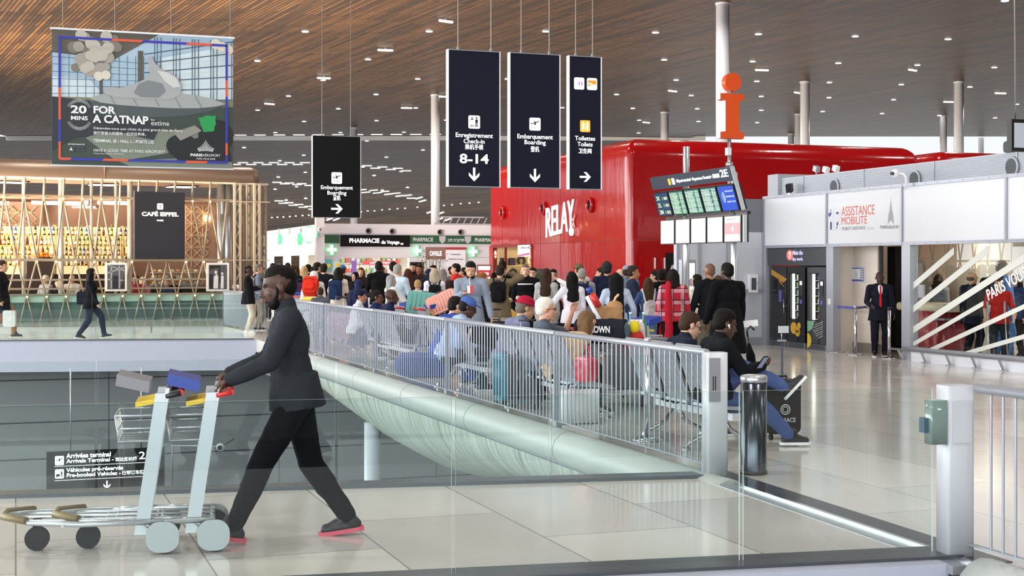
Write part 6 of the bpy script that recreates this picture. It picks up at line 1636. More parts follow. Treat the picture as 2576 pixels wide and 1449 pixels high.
# counter in front, cash desks and sandwich display
t = thing('cafe_counter', 'long dark service counter running across the cafe behind the lattice', 'counter', CO, cz)
obj('front', MB().b2((XL, 2.1, 0), (3.4, 2.6, 1.0)), mat('counter_brown', '#3a2d27', rough=.4), t)
obj('worktop', MB().b2((XL, 2.0, 1.0), (3.4, 2.65, 1.05)), mat('counter_top', '#8f8378', rough=.3), t)
t = thing('food_display', 'glass food display full of pastries right of the framed photograph', 'display case', CO + CD * cx_(445, 2.3) + CN * 2.3 + Vector((0, 0, 1.05)), cz)
obj('base', MB().b2((-.9, -.25, 0), (.9, .3, .08)), STEEL, t)
for z in (.08, .3, .5): obj('shelf', MB().b2((-.88, -.2, z), (.88, .25, z + .015)), WHITE, t)
obj('front_pane', MB().b2((-.9, -.27, .05), (.9, -.25, .72)), PANE, t)
for i in range(24):
    z = (.1, .32, .52)[i % 3]
    o = obj('pastry', MB().ell((0, 0, .05), (.09, .07, .05), nu=10, nv=6), mat('pastry_%d' % (i % 2), ('#c9985a', '#e0d2b8')[i % 2], rough=.7), None, CO + CD * (cx_(445, 2.3) - .8 + .21 * (i // 3)) + CN * 2.3 + Vector((0, 0, 1.05 + z + .0)))
    tag(o, 'baked pastry on the glass display shelves of the cafe', 'pastry', 'pastries in the display')
# framed photographs hung on the lattice
for i, (a, b, lab) in enumerate(((264, 319, 'framed black and white photograph of iron girders, on the lattice left of the walking woman'), (519, 576, 'framed black and white photograph of figures by machinery, on the lattice near the tower'))):
    lab = ('framed black and white photograph of girders on the lattice under the black panel', 'framed black and white photograph of two figures on the lattice near the tower')[i]
    t = thing('framed_photograph', lab, 'picture', CO, cz)
    xa, xb = cx_(a, -.1), cx_(b, -.1); d2 = (CO + CD * xa).y; za, zb = PZ(733, d2), PZ(661, d2)
    obj('frame', MB().b2((xa, -.12, za), (xb, -.08, zb)), mat('photo_frame', '#d9d6d0', rough=.5), t)
    w, h = xb - xa, zb - za
    G = lambda nme, ps, c, k: multi(t, nme, [[(xa + x * w, za + y * h) for x, y in p] for p in ps], (0, -.12 - .002 * k, 0), mat('photo_' + c[1:], c, rough=.5), .002)
    G('print', [R2(.1, .07, .9, .93)], '#4b4d52', 1)
    if i == 0:
        G('print_girder', [[(.12, .9), (.88, .7), (.88, .75), (.12, .93)], [(.12, .62), (.88, .82), (.88, .86), (.12, .67)], R2(.25, .1, .32, .9), R2(.62, .1, .68, .9), [(.12, .4), (.88, .35), (.88, .4), (.12, .45)]], '#8f9196', 2)
        G('print_shade', [R2(.33, .1, .6, .55), [(.7, .1), (.88, .1), (.88, .6)]], '#202226', 2)
    else:
        G('print_figure', [[(.3, .1), (.5, .1), (.52, .5), (.45, .62), (.32, .5)], circ(.06, 12, .41, .67), [(.62, .1), (.75, .1), (.76, .55), (.64, .55)], circ(.05, 12, .69, .62)], '#c9cace', 2)
        G('print_shade', [R2(.12, .1, .28, .6), R2(.54, .3, .6, .9), [(.12, .75), (.6, .85), (.6, .9), (.12, .9)]], '#1c1d21', 2)
# ================================================================== people
_cl = bpy.data.textures.new('cloth_folds', 'CLOUDS'); _cl.noise_scale = 0.13; _cl.noise_depth = 2
_hr = bpy.data.textures.new('hair_locks', 'CLOUDS'); _hr.noise_scale = 0.03; _hr.noise_depth = 1
V3 = Vector
def grow(mb, name, vox, it=2, disp=None, ds=0.0):
    """one closed surface grown over overlapping rounded forms"""
    me = mb.mesh(name + '_forms')
    o = bpy.data.objects.new('forms', me); COL.objects.link(o)
    md = o.modifiers.new('r', 'REMESH'); md.mode = 'VOXEL'; md.voxel_size = vox; md.use_smooth_shade = True
    if it:
        sm = o.modifiers.new('s', 'SMOOTH'); sm.factor = 0.5; sm.iterations = it
    if disp is not None and ds:
        d = o.modifiers.new('d', 'DISPLACE'); d.texture = disp; d.strength = ds; d.mid_level = 0.5; d.texture_coords = 'LOCAL'
    dg = bpy.context.evaluated_depsgraph_get()
    r = bpy.data.meshes.new_from_object(o.evaluated_get(dg))
    bpy.data.objects.remove(o); bpy.data.meshes.remove(me)
    r.name = name; r.materials.clear()
    r.polygons.foreach_set('use_smooth', [True] * len(r.polygons))
    return r
def ik(a, t, l1, l2, pole):
    d = t - a; L = max(0.05, min(d.length, (l1 + l2) * 0.999)); d.normalize(); t = a + d * L
    x = (l1 * l1 - l2 * l2 + L * L) / (2 * L); h = math.sqrt(max(0, l1 * l1 - x * x))
    p = pole - d * pole.dot(d)
    p = p.normalized() if p.length > 1e-4 else d.orthogonal().normalized()
    return a + d * x + p * h, t
def rotm(yaw=0, pitch=0, roll=0):
    """pitch > 0 tips forward"""
    return Matrix.Rotation(R(yaw), 3, 'Z') @ Matrix.Rotation(R(-pitch), 3, 'X') @ Matrix.Rotation(R(roll), 3, 'Y')
def ecyl(m, p, q, a, b, r0, r1, n=24):
    """flat ended elliptical cone; a, b unit axes, r0, r1 = (ra, rb)"""
    vs = []
    for c, r in ((p, r0), (q, r1)):
        for i in range(n):
            t = 2 * math.pi * i / n; vs.append(c + a * r[0] * math.cos(t) + b * r[1] * math.sin(t))
    fl = 1 if a.cross(b).dot(q - p) > 0 else -1
    fs = [(i, (i + 1) % n, n + (i + 1) % n, n + i) for i in range(n)] + [tuple(reversed(range(n))), tuple(range(n, 2 * n))]
    m.add(vs, fs if fl > 0 else [tuple(reversed(f)) for f in fs], 0, True)
def head_forms(m, c, Hm, g=0.0):
    e = lambda p, r: m.ell(c + Hm @ V3(p), (r[0] + g, r[1] + g, r[2] + g), Hm, 20, 14)
    k = lambda p, q, r0, r1: m.capsule(c + Hm @ V3(p), c + Hm @ V3(q), r0, r1, 10)
    e((0, -.012, .035), (.076, .096, .086)); e((0, .026, -.03), (.062, .066, .085))
    for s in (1, -1):
        k((s * .043, .006, -.055), (s * .012, .066, -.099), .021, .019)
        e((s * .037, .056, -.024), (.024, .018, .020)); e((s * .077, -.010, -.004), (.009, .019, .030)); k((s * .070, -.012, -.004), (s * .084, -.022, .004), .012, .006)
        e((s * .011, .098, -.033), (.011, .012, .009))
    k((-.036, .080, .026), (.036, .080, .026), .011, .011)
    k((0, .086, .012), (0, .110, -.028), .009, .014)
    e((0, .090, -.059), (.024, .011, .007)); e((0, .087, -.071), (.021, .012, .008)); e((0, .068, -.099), (.022, .02, .018))
def hand_forms(m, w, d, n, side, curl=25, s=1.0, spread=1.0):
    """w wrist, d direction of the hand, n palm normal"""
    d = d.normalized(); n = (n - d * n.dot(d)).normalized(); a = d.cross(n) * side   # a points to the thumb side
    M = Matrix((a, d, n)).transposed()
    m.ell(w + d * .045 * s, (.039 * s, .052 * s, .017 * s), M, 14, 10)
    m.capsule(w - d * .02, w + d * .02, .024 * s, .028 * s, 10, flat=(n, .75))
    for i, (off, L) in enumerate(((.030, .068), (.0105, .076), (-.0095, .071), (-.029, .056))):
        b = w + d * (.082 - .006 * abs(i - 1)) * s + a * off * s * spread
        c1, c2 = R(curl * .6 + 4 * i), R(curl * 1.7 + 5 * i)
        f1 = (d * math.cos(c1) + n * math.sin(c1)); f2 = (d * math.cos(c2) + n * math.sin(c2))
        p1 = b + f1 * L * .5 * s; p2 = p1 + f2 * L * .45 * s
        m.capsule(b - d * .012, p1, .0092 * s, .0086 * s, 8); m.capsule(p1, p2, .0086 * s, .0074 * s, 8)
    tb = w + d * .025 * s + a * .032 * s
    t1 = tb + (a * .75 + d * .6 + n * .25).normalized() * .042 * s
    t2 = t1 + (d * .85 + a * .15 + n * (.25 + curl / 120)).normalized() * .034 * s
    m.capsule(tb, t1, .0125 * s, .0105 * s, 8); m.capsule(t1, t2, .0105 * s, .0085 * s, 8)
SHOE_SOLE = mat('shoe_sole_white', '#dcdcdc', rough=0.6)
def person(px, py, d, face, label, top='#222222', pants='#1d1f26', shoes='#141414', skin_='#c99a7c', hair=('short', '#1d1612'), sleeve=1.0, hem=0.06,
           hands=None, feet=None, lean=0, hunch=0, twist=0, head=(0, 0, 0), sit=False, woman=False, vox=.011, face_detail=False, H=None, build=1.0,
           beard=None, skirt=None, collar=None, glasses=False, extra=None, curl=(28, 28), pelvis=None, sole=None, loc=None, shirt=None, vest=None, knee_out=0.0, palm=None, elbow=None, plaid=None, poles=None):
    fem = .93 if woman else 1.0
    pel = V3(pelvis) if pelvis else V3((0, 0, .47)) if sit else V3((0, 0, .93))
    Tm = rotm(twist, lean); Cm = rotm(twist, lean + hunch)
    sp = lambda v: pel + Tm @ V3(v)                       # lower torso
    chest0 = sp((0, 0, .24)); ch = lambda v: chest0 + Cm @ V3((v[0], v[1], v[2] - .24))
    wd = (.185 if not woman else .162) * build
    neck = ch((0, -.002, .515))
    Hm = Cm @ rotm(*head) if not sit and lean + hunch < 20 else rotm(twist, 0) @ rotm(*head)
    hc = neck + (Cm @ V3((0, .0, .03))) + Hm @ V3((0, .018, .118))
    Hm = Hm @ Matrix.Scale(1.07, 3)
    J = {}
    for s, k in ((-1, 'L'), (1, 'R')):
        hip = pel + rotm(twist * .3) @ V3((s * .088, 0, -.03))
        if feet and k in feet: an = V3(feet[k])
        elif sit: an = V3((s * .10, .43, .09))
        else: an = V3((s * .10, -.02 + .03 * s, .085))
        pole = V3((s * (.15 + knee_out), 1, .2)) if not sit else V3((s * (.1 + knee_out), .5, 1))
        kn, an = ik(hip, an, .43, .42, pole); J[k] = (hip, kn, an)
    A = {}
    for s, k in ((-1, 'L'), (1, 'R')):
        sh = ch((s * wd, -.01, .46))
        if hands and k in hands: t = V3(hands[k])
        elif sit: t = V3((s * .12, .33, .56))
        else: t = sh + V3((s * .06, .05, -.535))
        pole = V3((s * .5, -1, -.5)) if not (poles and k in poles) else V3(poles[k])
        el, wr = ik(sh, t, .285, .255, pole); A[k] = (sh, el, wr)
    def torso(m, g, h=0.0):
        b = build
        m.ell(ch((0, .004, .335)), (.158 * b * fem + g, .108 * b + g, .17 + g), Cm, 20, 14)
        m.ell(sp((0, .012 if not woman else .004, .16)), ((.148 if not woman else .125) * b + g, .108 * b * (1.12 if b > 1.08 else 1) + g, .16 + g), Tm, 20, 14)
        m.ell(sp((0, -.005, .02)), (.158 * b * (1 if not woman else 1.04) + g, .115 * b + g, .12 + g), Tm, 20, 14)
        m.capsule(ch((-wd * .95, -.01, .455)), ch((wd * .95, -.01, .455)), .062 + g, .062 + g, 12)
        m.capsule(ch((-.10, -.01, .475)), neck, .05 + g, .05 + g * .6, 10); m.capsule(ch((.10, -.01, .475)), neck, .05 + g, .05 + g * .6, 10)
        if woman:
            for s in (1, -1): m.ell(ch((s * .07, .085, .33)), (.062 + g * .6, .055 + g * .6, .062 + g * .6), Cm, 12, 8)
        if h > 0:
            p0 = sp((0, 0, .12)); q = sp((0, 0, -.06)) + V3((0, 0, -1)) * h if not sit else sp((0, .0, -.02))
            ecyl(m, p0, q, Tm @ V3((1, 0, 0)), Tm @ V3((0, 1, 0)), (.156 * b + g, .126 * b + g), (.182 * b + g + h * .14, .150 * b + g + h * .14))
    def arm(m, k, g, frac=1.0):
        sh, el, wr = A[k]; b = .5 + build / 2
        m.capsule(sh, el if frac >= .55 else sh + (el - sh) * frac / .52, (.050 * fem) * b + g, (.040 * fem) * b + g, 12)
        if frac >= .55:
            f = min(1, (frac - .5) * 2); m.capsule(el, el + (wr - el) * f, .040 * fem * b + g, (.027 + .010 * (1 - f)) * b + g, 12)
    def legf(m, k, g, to=1.0):
        hip, kn, an = J[k]; b = .5 + build / 2
        m.capsule(hip, kn, .084 * b + g, .056 * b + g, 14)
        m.capsule(kn, kn + (an - kn) * to, .055 * b + g, .036 * b + g + (1 - to) * .01, 14)
        m.capsule(kn + (an - kn) * .12, kn + (an - kn) * .42, .055 * b + g, .052 * b + g, 14)
    body = MB()
    head_forms(body, hc, Hm); body.capsule(hc + Hm @ V3((0, -.022, -.05)), neck - Cm @ V3((0, 0, .02)), .052 * fem, .06 * fem, 14)
    torso(body, -.004)
    for k in 'LR': arm(body, k, 0)
    for k, s in (('L', -1), ('R', 1)):
        sh, el, wr = A[k]; dr = (wr - el).normalized()
        n = V3((-s, .15, 0)) if not (palm and k in palm) else V3(palm[k])
        hand_forms(body, wr, dr, n, 1 if (dr.cross(n)).dot(V3((0, 1, 0.6))) > 0 else -1, curl[0 if k == 'L' else 1], 1.0 * fem, 1.15)
        legf(body, k, 0)
        an = J[k][2]; fr = rotm(*feet[k + 'p']) if feet and k + 'p' in feet else rotm(-8 * s, 0); body.capsule(an, an + fr @ V3((0, .12, -.045)), .034, .027, 10)
    t = bpy.data.objects.new('person', None); COL.objects.link(t); t.empty_display_size = .2
    tag(t, label, 'person', None)
    sk = skin(skin_)
    bo = link('body', grow(body, 'body', vox, 2 if vox > .008 else 3), sk, t)
    hv = vox * 1.05 if vox < .01 else .013
    cv = max(.011, vox * 1.3)
    m = MB(); torso(m, .021, hem)
    for k in 'LR':
        if sleeve > 0: arm(m, k, .019, sleeve)
    if collar: m.capsule(neck - Cm @ V3((0, .0, .02)), neck + Cm @ V3((0, .0, .035)), .072, .066, 14)
    tn = 'jacket' if hem > .1 or collar else 'shirt'
    tm_ = plaid or cloth(top)
    tg = link(tn, grow(m, tn, cv, 2, _cl, .018), tm_, t)
    if shirt:                                             # open front: shirt and tie show in a narrow wedge
        m = MB(); m.ell(ch((0, .052, .36)), (.082, .092, .17), Cm, 14, 10); m.ell(ch((0, .034, .18)), (.062, .105, .12), Cm, 12, 8)
        link('shirt_front', grow(m, 'shirt_front', .012, 1), cloth(shirt[0]), t)
        if shirt[1]:
            m = MB(); m.capsule(ch((0, .112, .50)), ch((0, .150, .36)), .016, .02, 8); m.capsule(ch((0, .150, .36)), ch((0, .146, .09)), .02, .028, 8)
            link('necktie', grow(m, 'necktie', .008, 1), cloth(shirt[1]), t)
    if vest:
        m = MB(); torso(m, .032, .05); link('vest', grow(m, 'vest', .014, 2, _cl, .01), cloth(vest), t)
    if pants:
        m = MB(); m.ell(sp((0, -.005, -.005)), (.165 * build * (1 if not woman else 1.04), .125 * build, .115), Tm, 18, 12)
        for k in 'LR': legf(m, k, .022, .97)
        link('trousers', grow(m, 'trousers', cv, 2, _cl, .018), cloth(pants), t)
    if skirt:
        c_, ln = skirt; m = MB()
        ecyl(m, sp((0, 0, .1)), sp((0, .0, -.02)) - V3((0, 0, ln)), V3((1, 0, 0)), V3((0, 1, 0)), (.15, .12), (.20 + ln * .12, .17 + ln * .12)); link('skirt', grow(m, 'skirt', .016, 2, _cl, .03), cloth(c_), t)
    for k, s in (('L', -1), ('R', 1)):
        an = J[k][2]; kn = J[k][1]
        ft = Matrix.Identity(3)
        if feet and k + 'p' in feet: ft = rotm(*feet[k + 'p'])
        else: ft = rotm(-8 * s, 0)
        m = MB(); P = lambda v: an + ft @ V3(v)
        m.capsule(P((0, -.035, -.045)), P((0, .15, -.05)), .04, .036, 12); m.capsule(P((0, -.02, -.03)), P((0, .03, .02)), .045, .046, 12); m.capsule(P((0, .0, 0)), P((0, .13, -.045)), .042, .032, 12)
        so = link('shoe', grow(m, 'shoe', .012 if vox > .008 else .007, 2), mat('shoe_' + shoes[1:], shoes, rough=.5), t)
        m = MB(); m.rbox(an + ft @ V3((0, .055, -.078)), (.082, .285, .022), .038, n=6, rot=ft, axis='Z') if False else m.prism([(x * .043 * (1.0 if y < .1 else 1.06), y) for x, y in ((-1, -.06), (-.6, -.085), (.6, -.085), (1, -.06), (1.05, .1), (.9, .17), (.45, .2), (-.45, .2), (-.9, .17), (-1.05, .1))], an + ft @ V3((0, 0, -.088)), ft @ V3((1, 0, 0)), ft @ V3((0, 1, 0)), ft @ V3((0, 0, .026)))
        obj('sole', m, SHOE_SOLE if sole is None else mat('sole_' + sole[1:], sole, rough=.7), so)
    st, hcf = hair[0], hair[1]; hm = mat('hair_' + hcf[1:], hcf, rough=.7, noise=.3, nscale=40, bump=.35, bscale=60, spec=.15)
    h = MB(); e = lambda p, r: h.ell(hc + Hm @ V3(p), r, Hm, 18, 12)
    k_ = lambda p, q, r0, r1, fl=None: h.capsule(hc + Hm @ V3(p), hc + Hm @ V3(q), r0, r1, 12, flat=fl)
    if st in ('short', 'curly', 'bun', 'long', 'bob', 'buzz', 'verylong'):
        g = {'buzz': -.007, 'curly': .012}.get(st, .001)
        e((0, -.024, .047), (.080 + g, .095 + g, .086 + g)); e((0, -.052, .0), (.074 + g, .062 + g, .07 + g))
        e((0, -.006, .068), (.0715, .086, .068) if st != 'buzz' else (.068, .083, .065))
        if st != 'buzz':
            for s in (1, -1): k_((s * .070, .006, .03), (s * .072, .0, -.012), .013, .007)
    if st == 'balding':
        e((0, -.05, .0), (.079, .064, .05)); [k_((s * .072, -.01, .01), (s * .076, -.005, -.012), .014, .009) for s in (1, -1)]
    if st == 'bun': e((0, -.12, .05), (.042, .04, .042))
    if st in ('long', 'bob', 'verylong'):
        L = {'bob': .15, 'long': .36, 'verylong': .82}[st]; w_ = .055 if st != 'verylong' else .075
        dn = (V3((0, -.10, -1)) if hunch + lean > 15 else Cm @ V3((0, -.12, -1))).normalized(); b0 = hc + Hm @ V3((0, -.06, .0))
        for q in (-1, -.6, -.2, .2, .6, 1):
            p0 = hc + Hm @ V3((q * .055, -.055 + .02 * abs(q), .02))
            h.capsule(p0, p0 + dn * (L + .05 - .03 * abs(q)) + Cm @ V3((q * .02, -.015, 0)), w_ * .95, w_ * .66, 12)
        for s in (1, -1): k_((s * .07, .015, .0), (s * .072, .005, -.12), .026, .022)
    if st in ('cap', 'bucket'):
        e((0, -.022, .04), (.082, .098, .07)); e((0, -.05, -.01), (.076, .064, .06))
    if st == 'hijab':
        e((0, -.02, .035), (.086, .102, .096)); e((0, -.035, -.05), (.085, .085, .1)); k_((0, -.02, -.08), (0, -.02, -.2), .09, .15)
        for s in (1, -1): k_((s * .06, .03, .05), (s * .055, .03, -.09), .03, .03)
    if h.v: link('hair' if st != 'hijab' else 'headscarf', grow(h, 'hair', hv, 1, _hr if st not in ('hijab', 'buzz') else None, .016 if st in ('curly',) else .009), hm if st != 'hijab' else cloth(hcf), t)
    if st == 'cap':
        m = MB(); m.ell(hc + Hm @ V3((0, -.012, .06)), (.086, .104, .076), Hm, 18, 12); b = V3((0, .105 if not (len(hair) > 3 and hair[3]) else -.12, .055))
        m.ell(hc + Hm @ b, (.068, .068, .009), Hm @ Matrix.Rotation(R(-14 if b.y > 0 else 20), 3, 'X'), 16, 8)
        link('cap', grow(m, 'cap', .009, 1), cloth(hair[2]), t)
    if st == 'bucket':
        m = MB(); m.ell(hc + Hm @ V3((0, -.012, .075)), (.085, .1, .07), Hm, 18, 12); m.ell(hc + Hm @ V3((0, -.005, .052)), (.118, .138, .012), Hm, 18, 8)
        link('hat', grow(m, 'hat', .009, 1), cloth(hair[2]), t)
    if st == 'beanie':
        m = MB(); m.ell(hc + Hm @ V3((0, -.02, .05)), (.088, .106, .09), Hm, 18, 12); m.ell(hc + Hm @ V3((0, -.055, .02)), (.084, .075, .075), Hm, 18, 12)
        link('beanie', grow(m, 'beanie', .01, 1), cloth(hcf), t)
    if beard:
        m = MB(); m.ell(hc + Hm @ V3((0, .038, -.085)), (.056, .052, .04), Hm, 16, 10)
        for s in (1, -1): m.capsule(hc + Hm @ V3((s * .064, .012, .02)), hc + Hm @ V3((s * .058, .016, -.03)), .009, .011, 8); m.capsule(hc + Hm @ V3((s * .058, .016, -.03)), hc + Hm @ V3((s * .042, .045, -.085)), .010, .022, 8)
        m.capsule(hc + Hm @ V3((-.02, .094, -.05)), hc + Hm @ V3((.02, .094, -.05)), .006, .006, 6)
        link('beard', grow(m, 'beard', .008, 1), mat('hair_' + beard[1:], beard, rough=.7, noise=.3, nscale=40), t)
    if face_detail:
        for s in (1, -1):
            m = MB(); c = hc + Hm @ V3((s * .031, .0672, .004)); m.ell(c, (.0130, .0125, .0058), Hm, 14, 10, 0); m.ell(c + Hm @ V3((0, .0075, 0)), (.0072, .0056, .0060), Hm, 10, 8, 1)
            obj('eye', m, [mat('eye_white', '#77706b', rough=.3), mat('eye_dark', '#1d1410', rough=.2)], t)
            if st != 'bald': obj('eyebrow', MB().capsule(hc + Hm @ V3((s * .015, .0885, .028)), hc + Hm @ V3((s * .05, .0735, .030)), .0050, .0032, 8), mat('hair_' + hcf[1:], hcf) if st not in ('cap', 'beanie', 'hijab', 'bucket') else mat('hair_1d1612', '#1d1612', rough=.6), t)
        lc = [x * .72 for x in srgb(skin_)]; lm = mat('lips_' + skin_[1:], (min(1, lc[0] * 1.1), lc[1] * .8, lc[2] * .85), rough=.6, spec=.2)
        obj('lips', MB().ell(hc + Hm @ V3((0, .0905, -.0595)), (.023, .0095, .0055), Hm, 12, 8).ell(hc + Hm @ V3((0, .0875, -.071)), (.020, .0105, .0065), Hm, 12, 8), lm, t)
    if glasses:
        m = MB()
        for s in (1, -1):
            m.tube([hc + Hm @ V3((s * .033 + .024 * math.cos(a * .5236), .097, .002 + .018 * math.sin(a * .5236))) for a in range(12)], .0028, 6, closed=True)
            m.tube([hc + Hm @ V3((s * .057, .095, .006)), hc + Hm @ V3((s * .078, .02, .008)), hc + Hm @ V3((s * .08, -.012, .0))], .0025, 6)
        m.tube([hc + Hm @ V3((-.01, .102, .006)), hc + Hm @ V3((.01, .102, .006))], .0025, 6)
        obj('glasses', m, BLACK, t)
    top_z = hc.z + .125 + (.012 if st not in ('bald', 'buzz', 'balding') else 0)
    zt = PZ(py, d) if H is None else H
    s = zt / top_z
    if sit: s = min(1.14, max(.9, s))
    t.scale = (s, s, s)
    rz = Matrix.Rotation(R(face), 3, 'Z')
    if loc is None:
        off = rz @ V3((hc.x, hc.y, 0)) * s
        base = V3((PX(px, d), d, 0)) - off
        if sit: base.z = zt - top_z * s
    else: base = V3(loc)
    t.location = base; t.rotation_euler = (0, 0, R(face))
    Mw = Matrix.Translation(base) @ Matrix.Rotation(R(face), 4, 'Z') @ Matrix.Scale(s, 4)
    info = dict(o=t, M=Mw, s=s, chest=Mw @ ch((0, 0, .3)), Cm=rz @ Cm, rz=rz, head=Mw @ hc, Hm=rz @ Hm,
                hand={k: Mw @ (A[k][2] + (A[k][2] - A[k][1]).normalized() * .075) for k in 'LR'}, back=Mw @ ch((0, -.20, .28)), wd=wd)
    if extra: extra(info)
    return info
def backpack(info, label, col, w=.30, h=.42, dp=.16, straps=True, dz=0.0, pocket=True, strapcol='#1a1a1c'):
    s = info['s']; C = info['Cm']
    o = info['M'] @ V3((0, 0, 0))
    c = info['chest'] + C @ V3((0, -.115 - dp / 2 - .03, -.02 + dz)) * s
    t = thing('backpack', label, 'backpack', c)
    t.rotation_euler = C.to_euler()
    m = MB(); m.rbox((0, 0, 0), (w, dp, h), min(w, h) * .28, n=5, axis='Y'); m.ell((0, -dp * .35, -.02), (w * .46, dp * .35, h * .45))
    link('bag_body', grow(m, 'bag_body', .014, 3, _cl, .02), cloth(col), t)
    if pocket:
        m = MB(); m.rbox((0, -dp * .62, -h * .16), (w * .74, dp * .5, h * .42), .05, n=4, axis='Y')
        link('front_pocket', grow(m, 'front_pocket', .014, 2, _cl, .012), cloth(col), t)
    obj('top_loop', MB().tube([(-.04, 0, h * .48), (-.03, 0, h * .56), (.03, 0, h * .56), (.04, 0, h * .48)], .009, 6), cloth(strapcol), t)
    obj('zip_line', MB().tube([(-w * .36, -dp * .72, h * .2), (0, -dp * .80, h * .28), (w * .36, -dp * .72, h * .2)], .006, 5), cloth(strapcol), t)
    if straps:
        for q in (1, -1):
            obj('strap', MB().tube([(q * w * .3, dp * .4, h * .38), (q * .12, dp * .5 + .09, .26 - dz), (q * .14, dp * .5 + .27, .12 - dz), (q * w * .42, dp * .5 + .14, -h * .3), (q * w * .35, dp * .35, -h * .4)], .018, 6), cloth(strapcol), t)
    return t
# ------------------------------------------------------------------ the people of the photograph
Pn = person
D1, D2, D3, D4 = '#4a3227', '#6d4a38', '#a9765a', '#c99a7c'
FAIR = '#d3a68c'
BLK, BRN, GRY = '#17130f', '#3b2819', '#8b8a88'
FAR = dict(vox=.014)
# walking man with the two luggage trolleys, nearest of all
SV = 9.15
Pn(702, 676, SV, 101, 'person in a charcoal sweater and black trousers walking left, pushing two luggage trolleys', top='#2b2f34', pants='#101115', shoes='#17171b', sole='#d2566a', skin_=D1,
   hair=('buzz', '#0d0a09'), beard='#0d0a09', lean=7, pelvis=(0, 0, .90), feet={'L': (-.09, .38, .10), 'R': (.09, -.33, .105), 'Lp': (6, -10, 0), 'Rp': (-4, 8, 0)},
   hands={'L': (-.215, .40, 1.005), 'R': (.20, .40, 1.015)}, curl=(78, 78), palm={'L': (.1, .2, -1), 'R': (-.1, .2, -1)}, vox=.0065, face_detail=True, hem=.03, collar=True, head=(0, 4, 0), H=1.79)
# guard in the doorway
Pn(2213, 684, 27.6, 172, 'person in a dark suit and red tie standing in the office doorway', top='#1b1c28', pants='#1a1b25', skin_='#3d2a21', hair=('bald', BLK), hem=.14, build=1.08, vox=.008,
   face_detail=True, shirt=('#e6e6ee', '#c8282e'), hands={'L': (-.27, .10, .85), 'R': (.20, .26, 1.03)}, loc=(PX(2213, 27.6), 27.6, 0))
# people on the far left gallery
Pn(230, 675, 34.3, -80, 'person with long dark hair in black walking right along the far gallery', top='#17181c', pants='#232a3e', shoes='#15161a', woman=True, hair=('long', BLK), skin_=FAIR,
   feet={'L': (-.07, .30, .10), 'R': (.07, -.28, .10), 'Lp': (0, -8, 0), 'Rp': (0, 10, 0)}, pelvis=(0, 0, .90), hem=.12, head=(25, 0, 0), face_detail=True, hands={'L': (-.24, -.12, .80), 'R': (.25, .18, .85)}, **FAR)
Pn(6, 655, 34.4, -85, 'person in black jacket and dark skirt walking at the left picture edge', top='#1d1d20', pants='#9a7358', shoes='#2a2a2e', woman=True, hair=('short', '#3a2c20'), skin_=D4,
   feet={'L': (-.07, .24, .10), 'R': (.07, -.24, .10)}, pelvis=(0, 0, .91), skirt=('#20232e', .32), hem=.1, **FAR)
Pn(611, 657, 37.6, -75, 'person with grey hair and glasses standing at the distant railing with a pale backpack', top='#6d7683', pants='#8a8578', hair=('short', '#6d675f'), skin_=D4, glasses=True, loc=(PX(609, 38.6)+.45, 38.6, 0), H=1.84,
   extra=lambda i: backpack(i, 'pale blue grey backpack on the grey haired person at the distant railing', '#8b98a6'), **FAR)
Pn(626, 670, 37.0, -85, 'person in a black jacket and cream trousers standing with crossed arms at the distant railing', top='#1b1b1e', pants='#c9c0ae', shoes='#e3e3e0', skin_=D1, hair=('buzz', BLK), hem=.12,
   hands={'L': (.06, .24, 1.18), 'R': (-.06, .26, 1.14)}, **FAR)
gy = lambda px, i: on_line(px, CO + CN * (1.05 if i % 2 else 1.6), CD)[0].y
# cafe guests seated behind the lattice
for i, (px, py, col, hc_, lab) in enumerate(((114, 692, '#8d8f94', '#b9b2a6', 'grey haired seated cafe guest in a grey top, leftmost in the cafe'), (145, 702, '#23262e', BRN, 'seated cafe guest in black beside the leftmost guest'), (181, 692, '#d7d4cf', '#c9c4bd', 'bald seated cafe guest in a white shirt left of the walking woman'),
                                     (341, 692, '#8c2f3a', BRN, 'seated cafe guest in dark red just right of the girder photograph'), (359, 697, '#b9868a', '#d8d0c2', 'white haired seated cafe guest in pink'), (419, 701, '#33415c', '#8a7a68', 'seated cafe guest in blue near the food display'), (437, 697, '#1c1c22', BLK, 'dark haired seated cafe guest in black near the food display'))):
    Pn(px, py, gy(px, i), (150, 200, 185, 170, 190, 160, 200)[i], 'person, ' + lab, top=col, pants='#222222', sit=True, skin_=FAIR if i < 6 else D3, hair=(('short', 'short', 'balding', 'short', 'bob', 'short', 'short')[i], hc_), hem=0, vox=.016, H=PZ(py, gy(px, i)))
# queue and crowd, from left to right
def band(i):
    f = lambda v: i['chest'] + i['Cm'] @ V3(v) * i['s']
    a = [f((.15 * q, .145 - .05 * q * q, .10)) for q in (-1, -.8, -.6, -.4, -.2, 0, .2, .4, .6, .8, 1)]
    o = obj('reflective_stripe', MB().tube(a, .014, 6), WHITE); q = obj('armband', MB().cyl(f((-.245, 0, .0)), f((-.25, .0, -.07)), .078, n=16), mat('armband_orange', '#e8642a', rough=.5), None)
    for x in (o, q): x.parent = i['o']; x.matrix_parent_inverse = i['M'].inverted()
def C(px, py, d, face, lab, **k):
    k.setdefault('vox', .0132); return Pn(px, py, d, face, lab, **k)
C(686, 662, 46, 10, 'person with black hair at the far left of the crowd behind the walking man', top='#23252b', hair=('short', BLK), skin_=D3, hem=.1)
C(703, 664, 47, -10, 'person with grey hair in a dark coat near the lattice tower', top='#33353b', hair=('short', '#84807a'), hem=.1)
C(724, 661, 45, 0, 'person with black hair in a black jacket seen from behind, left of the queue', top='#191a1d', hair=('short', BLK), skin_=D3, hem=.1)
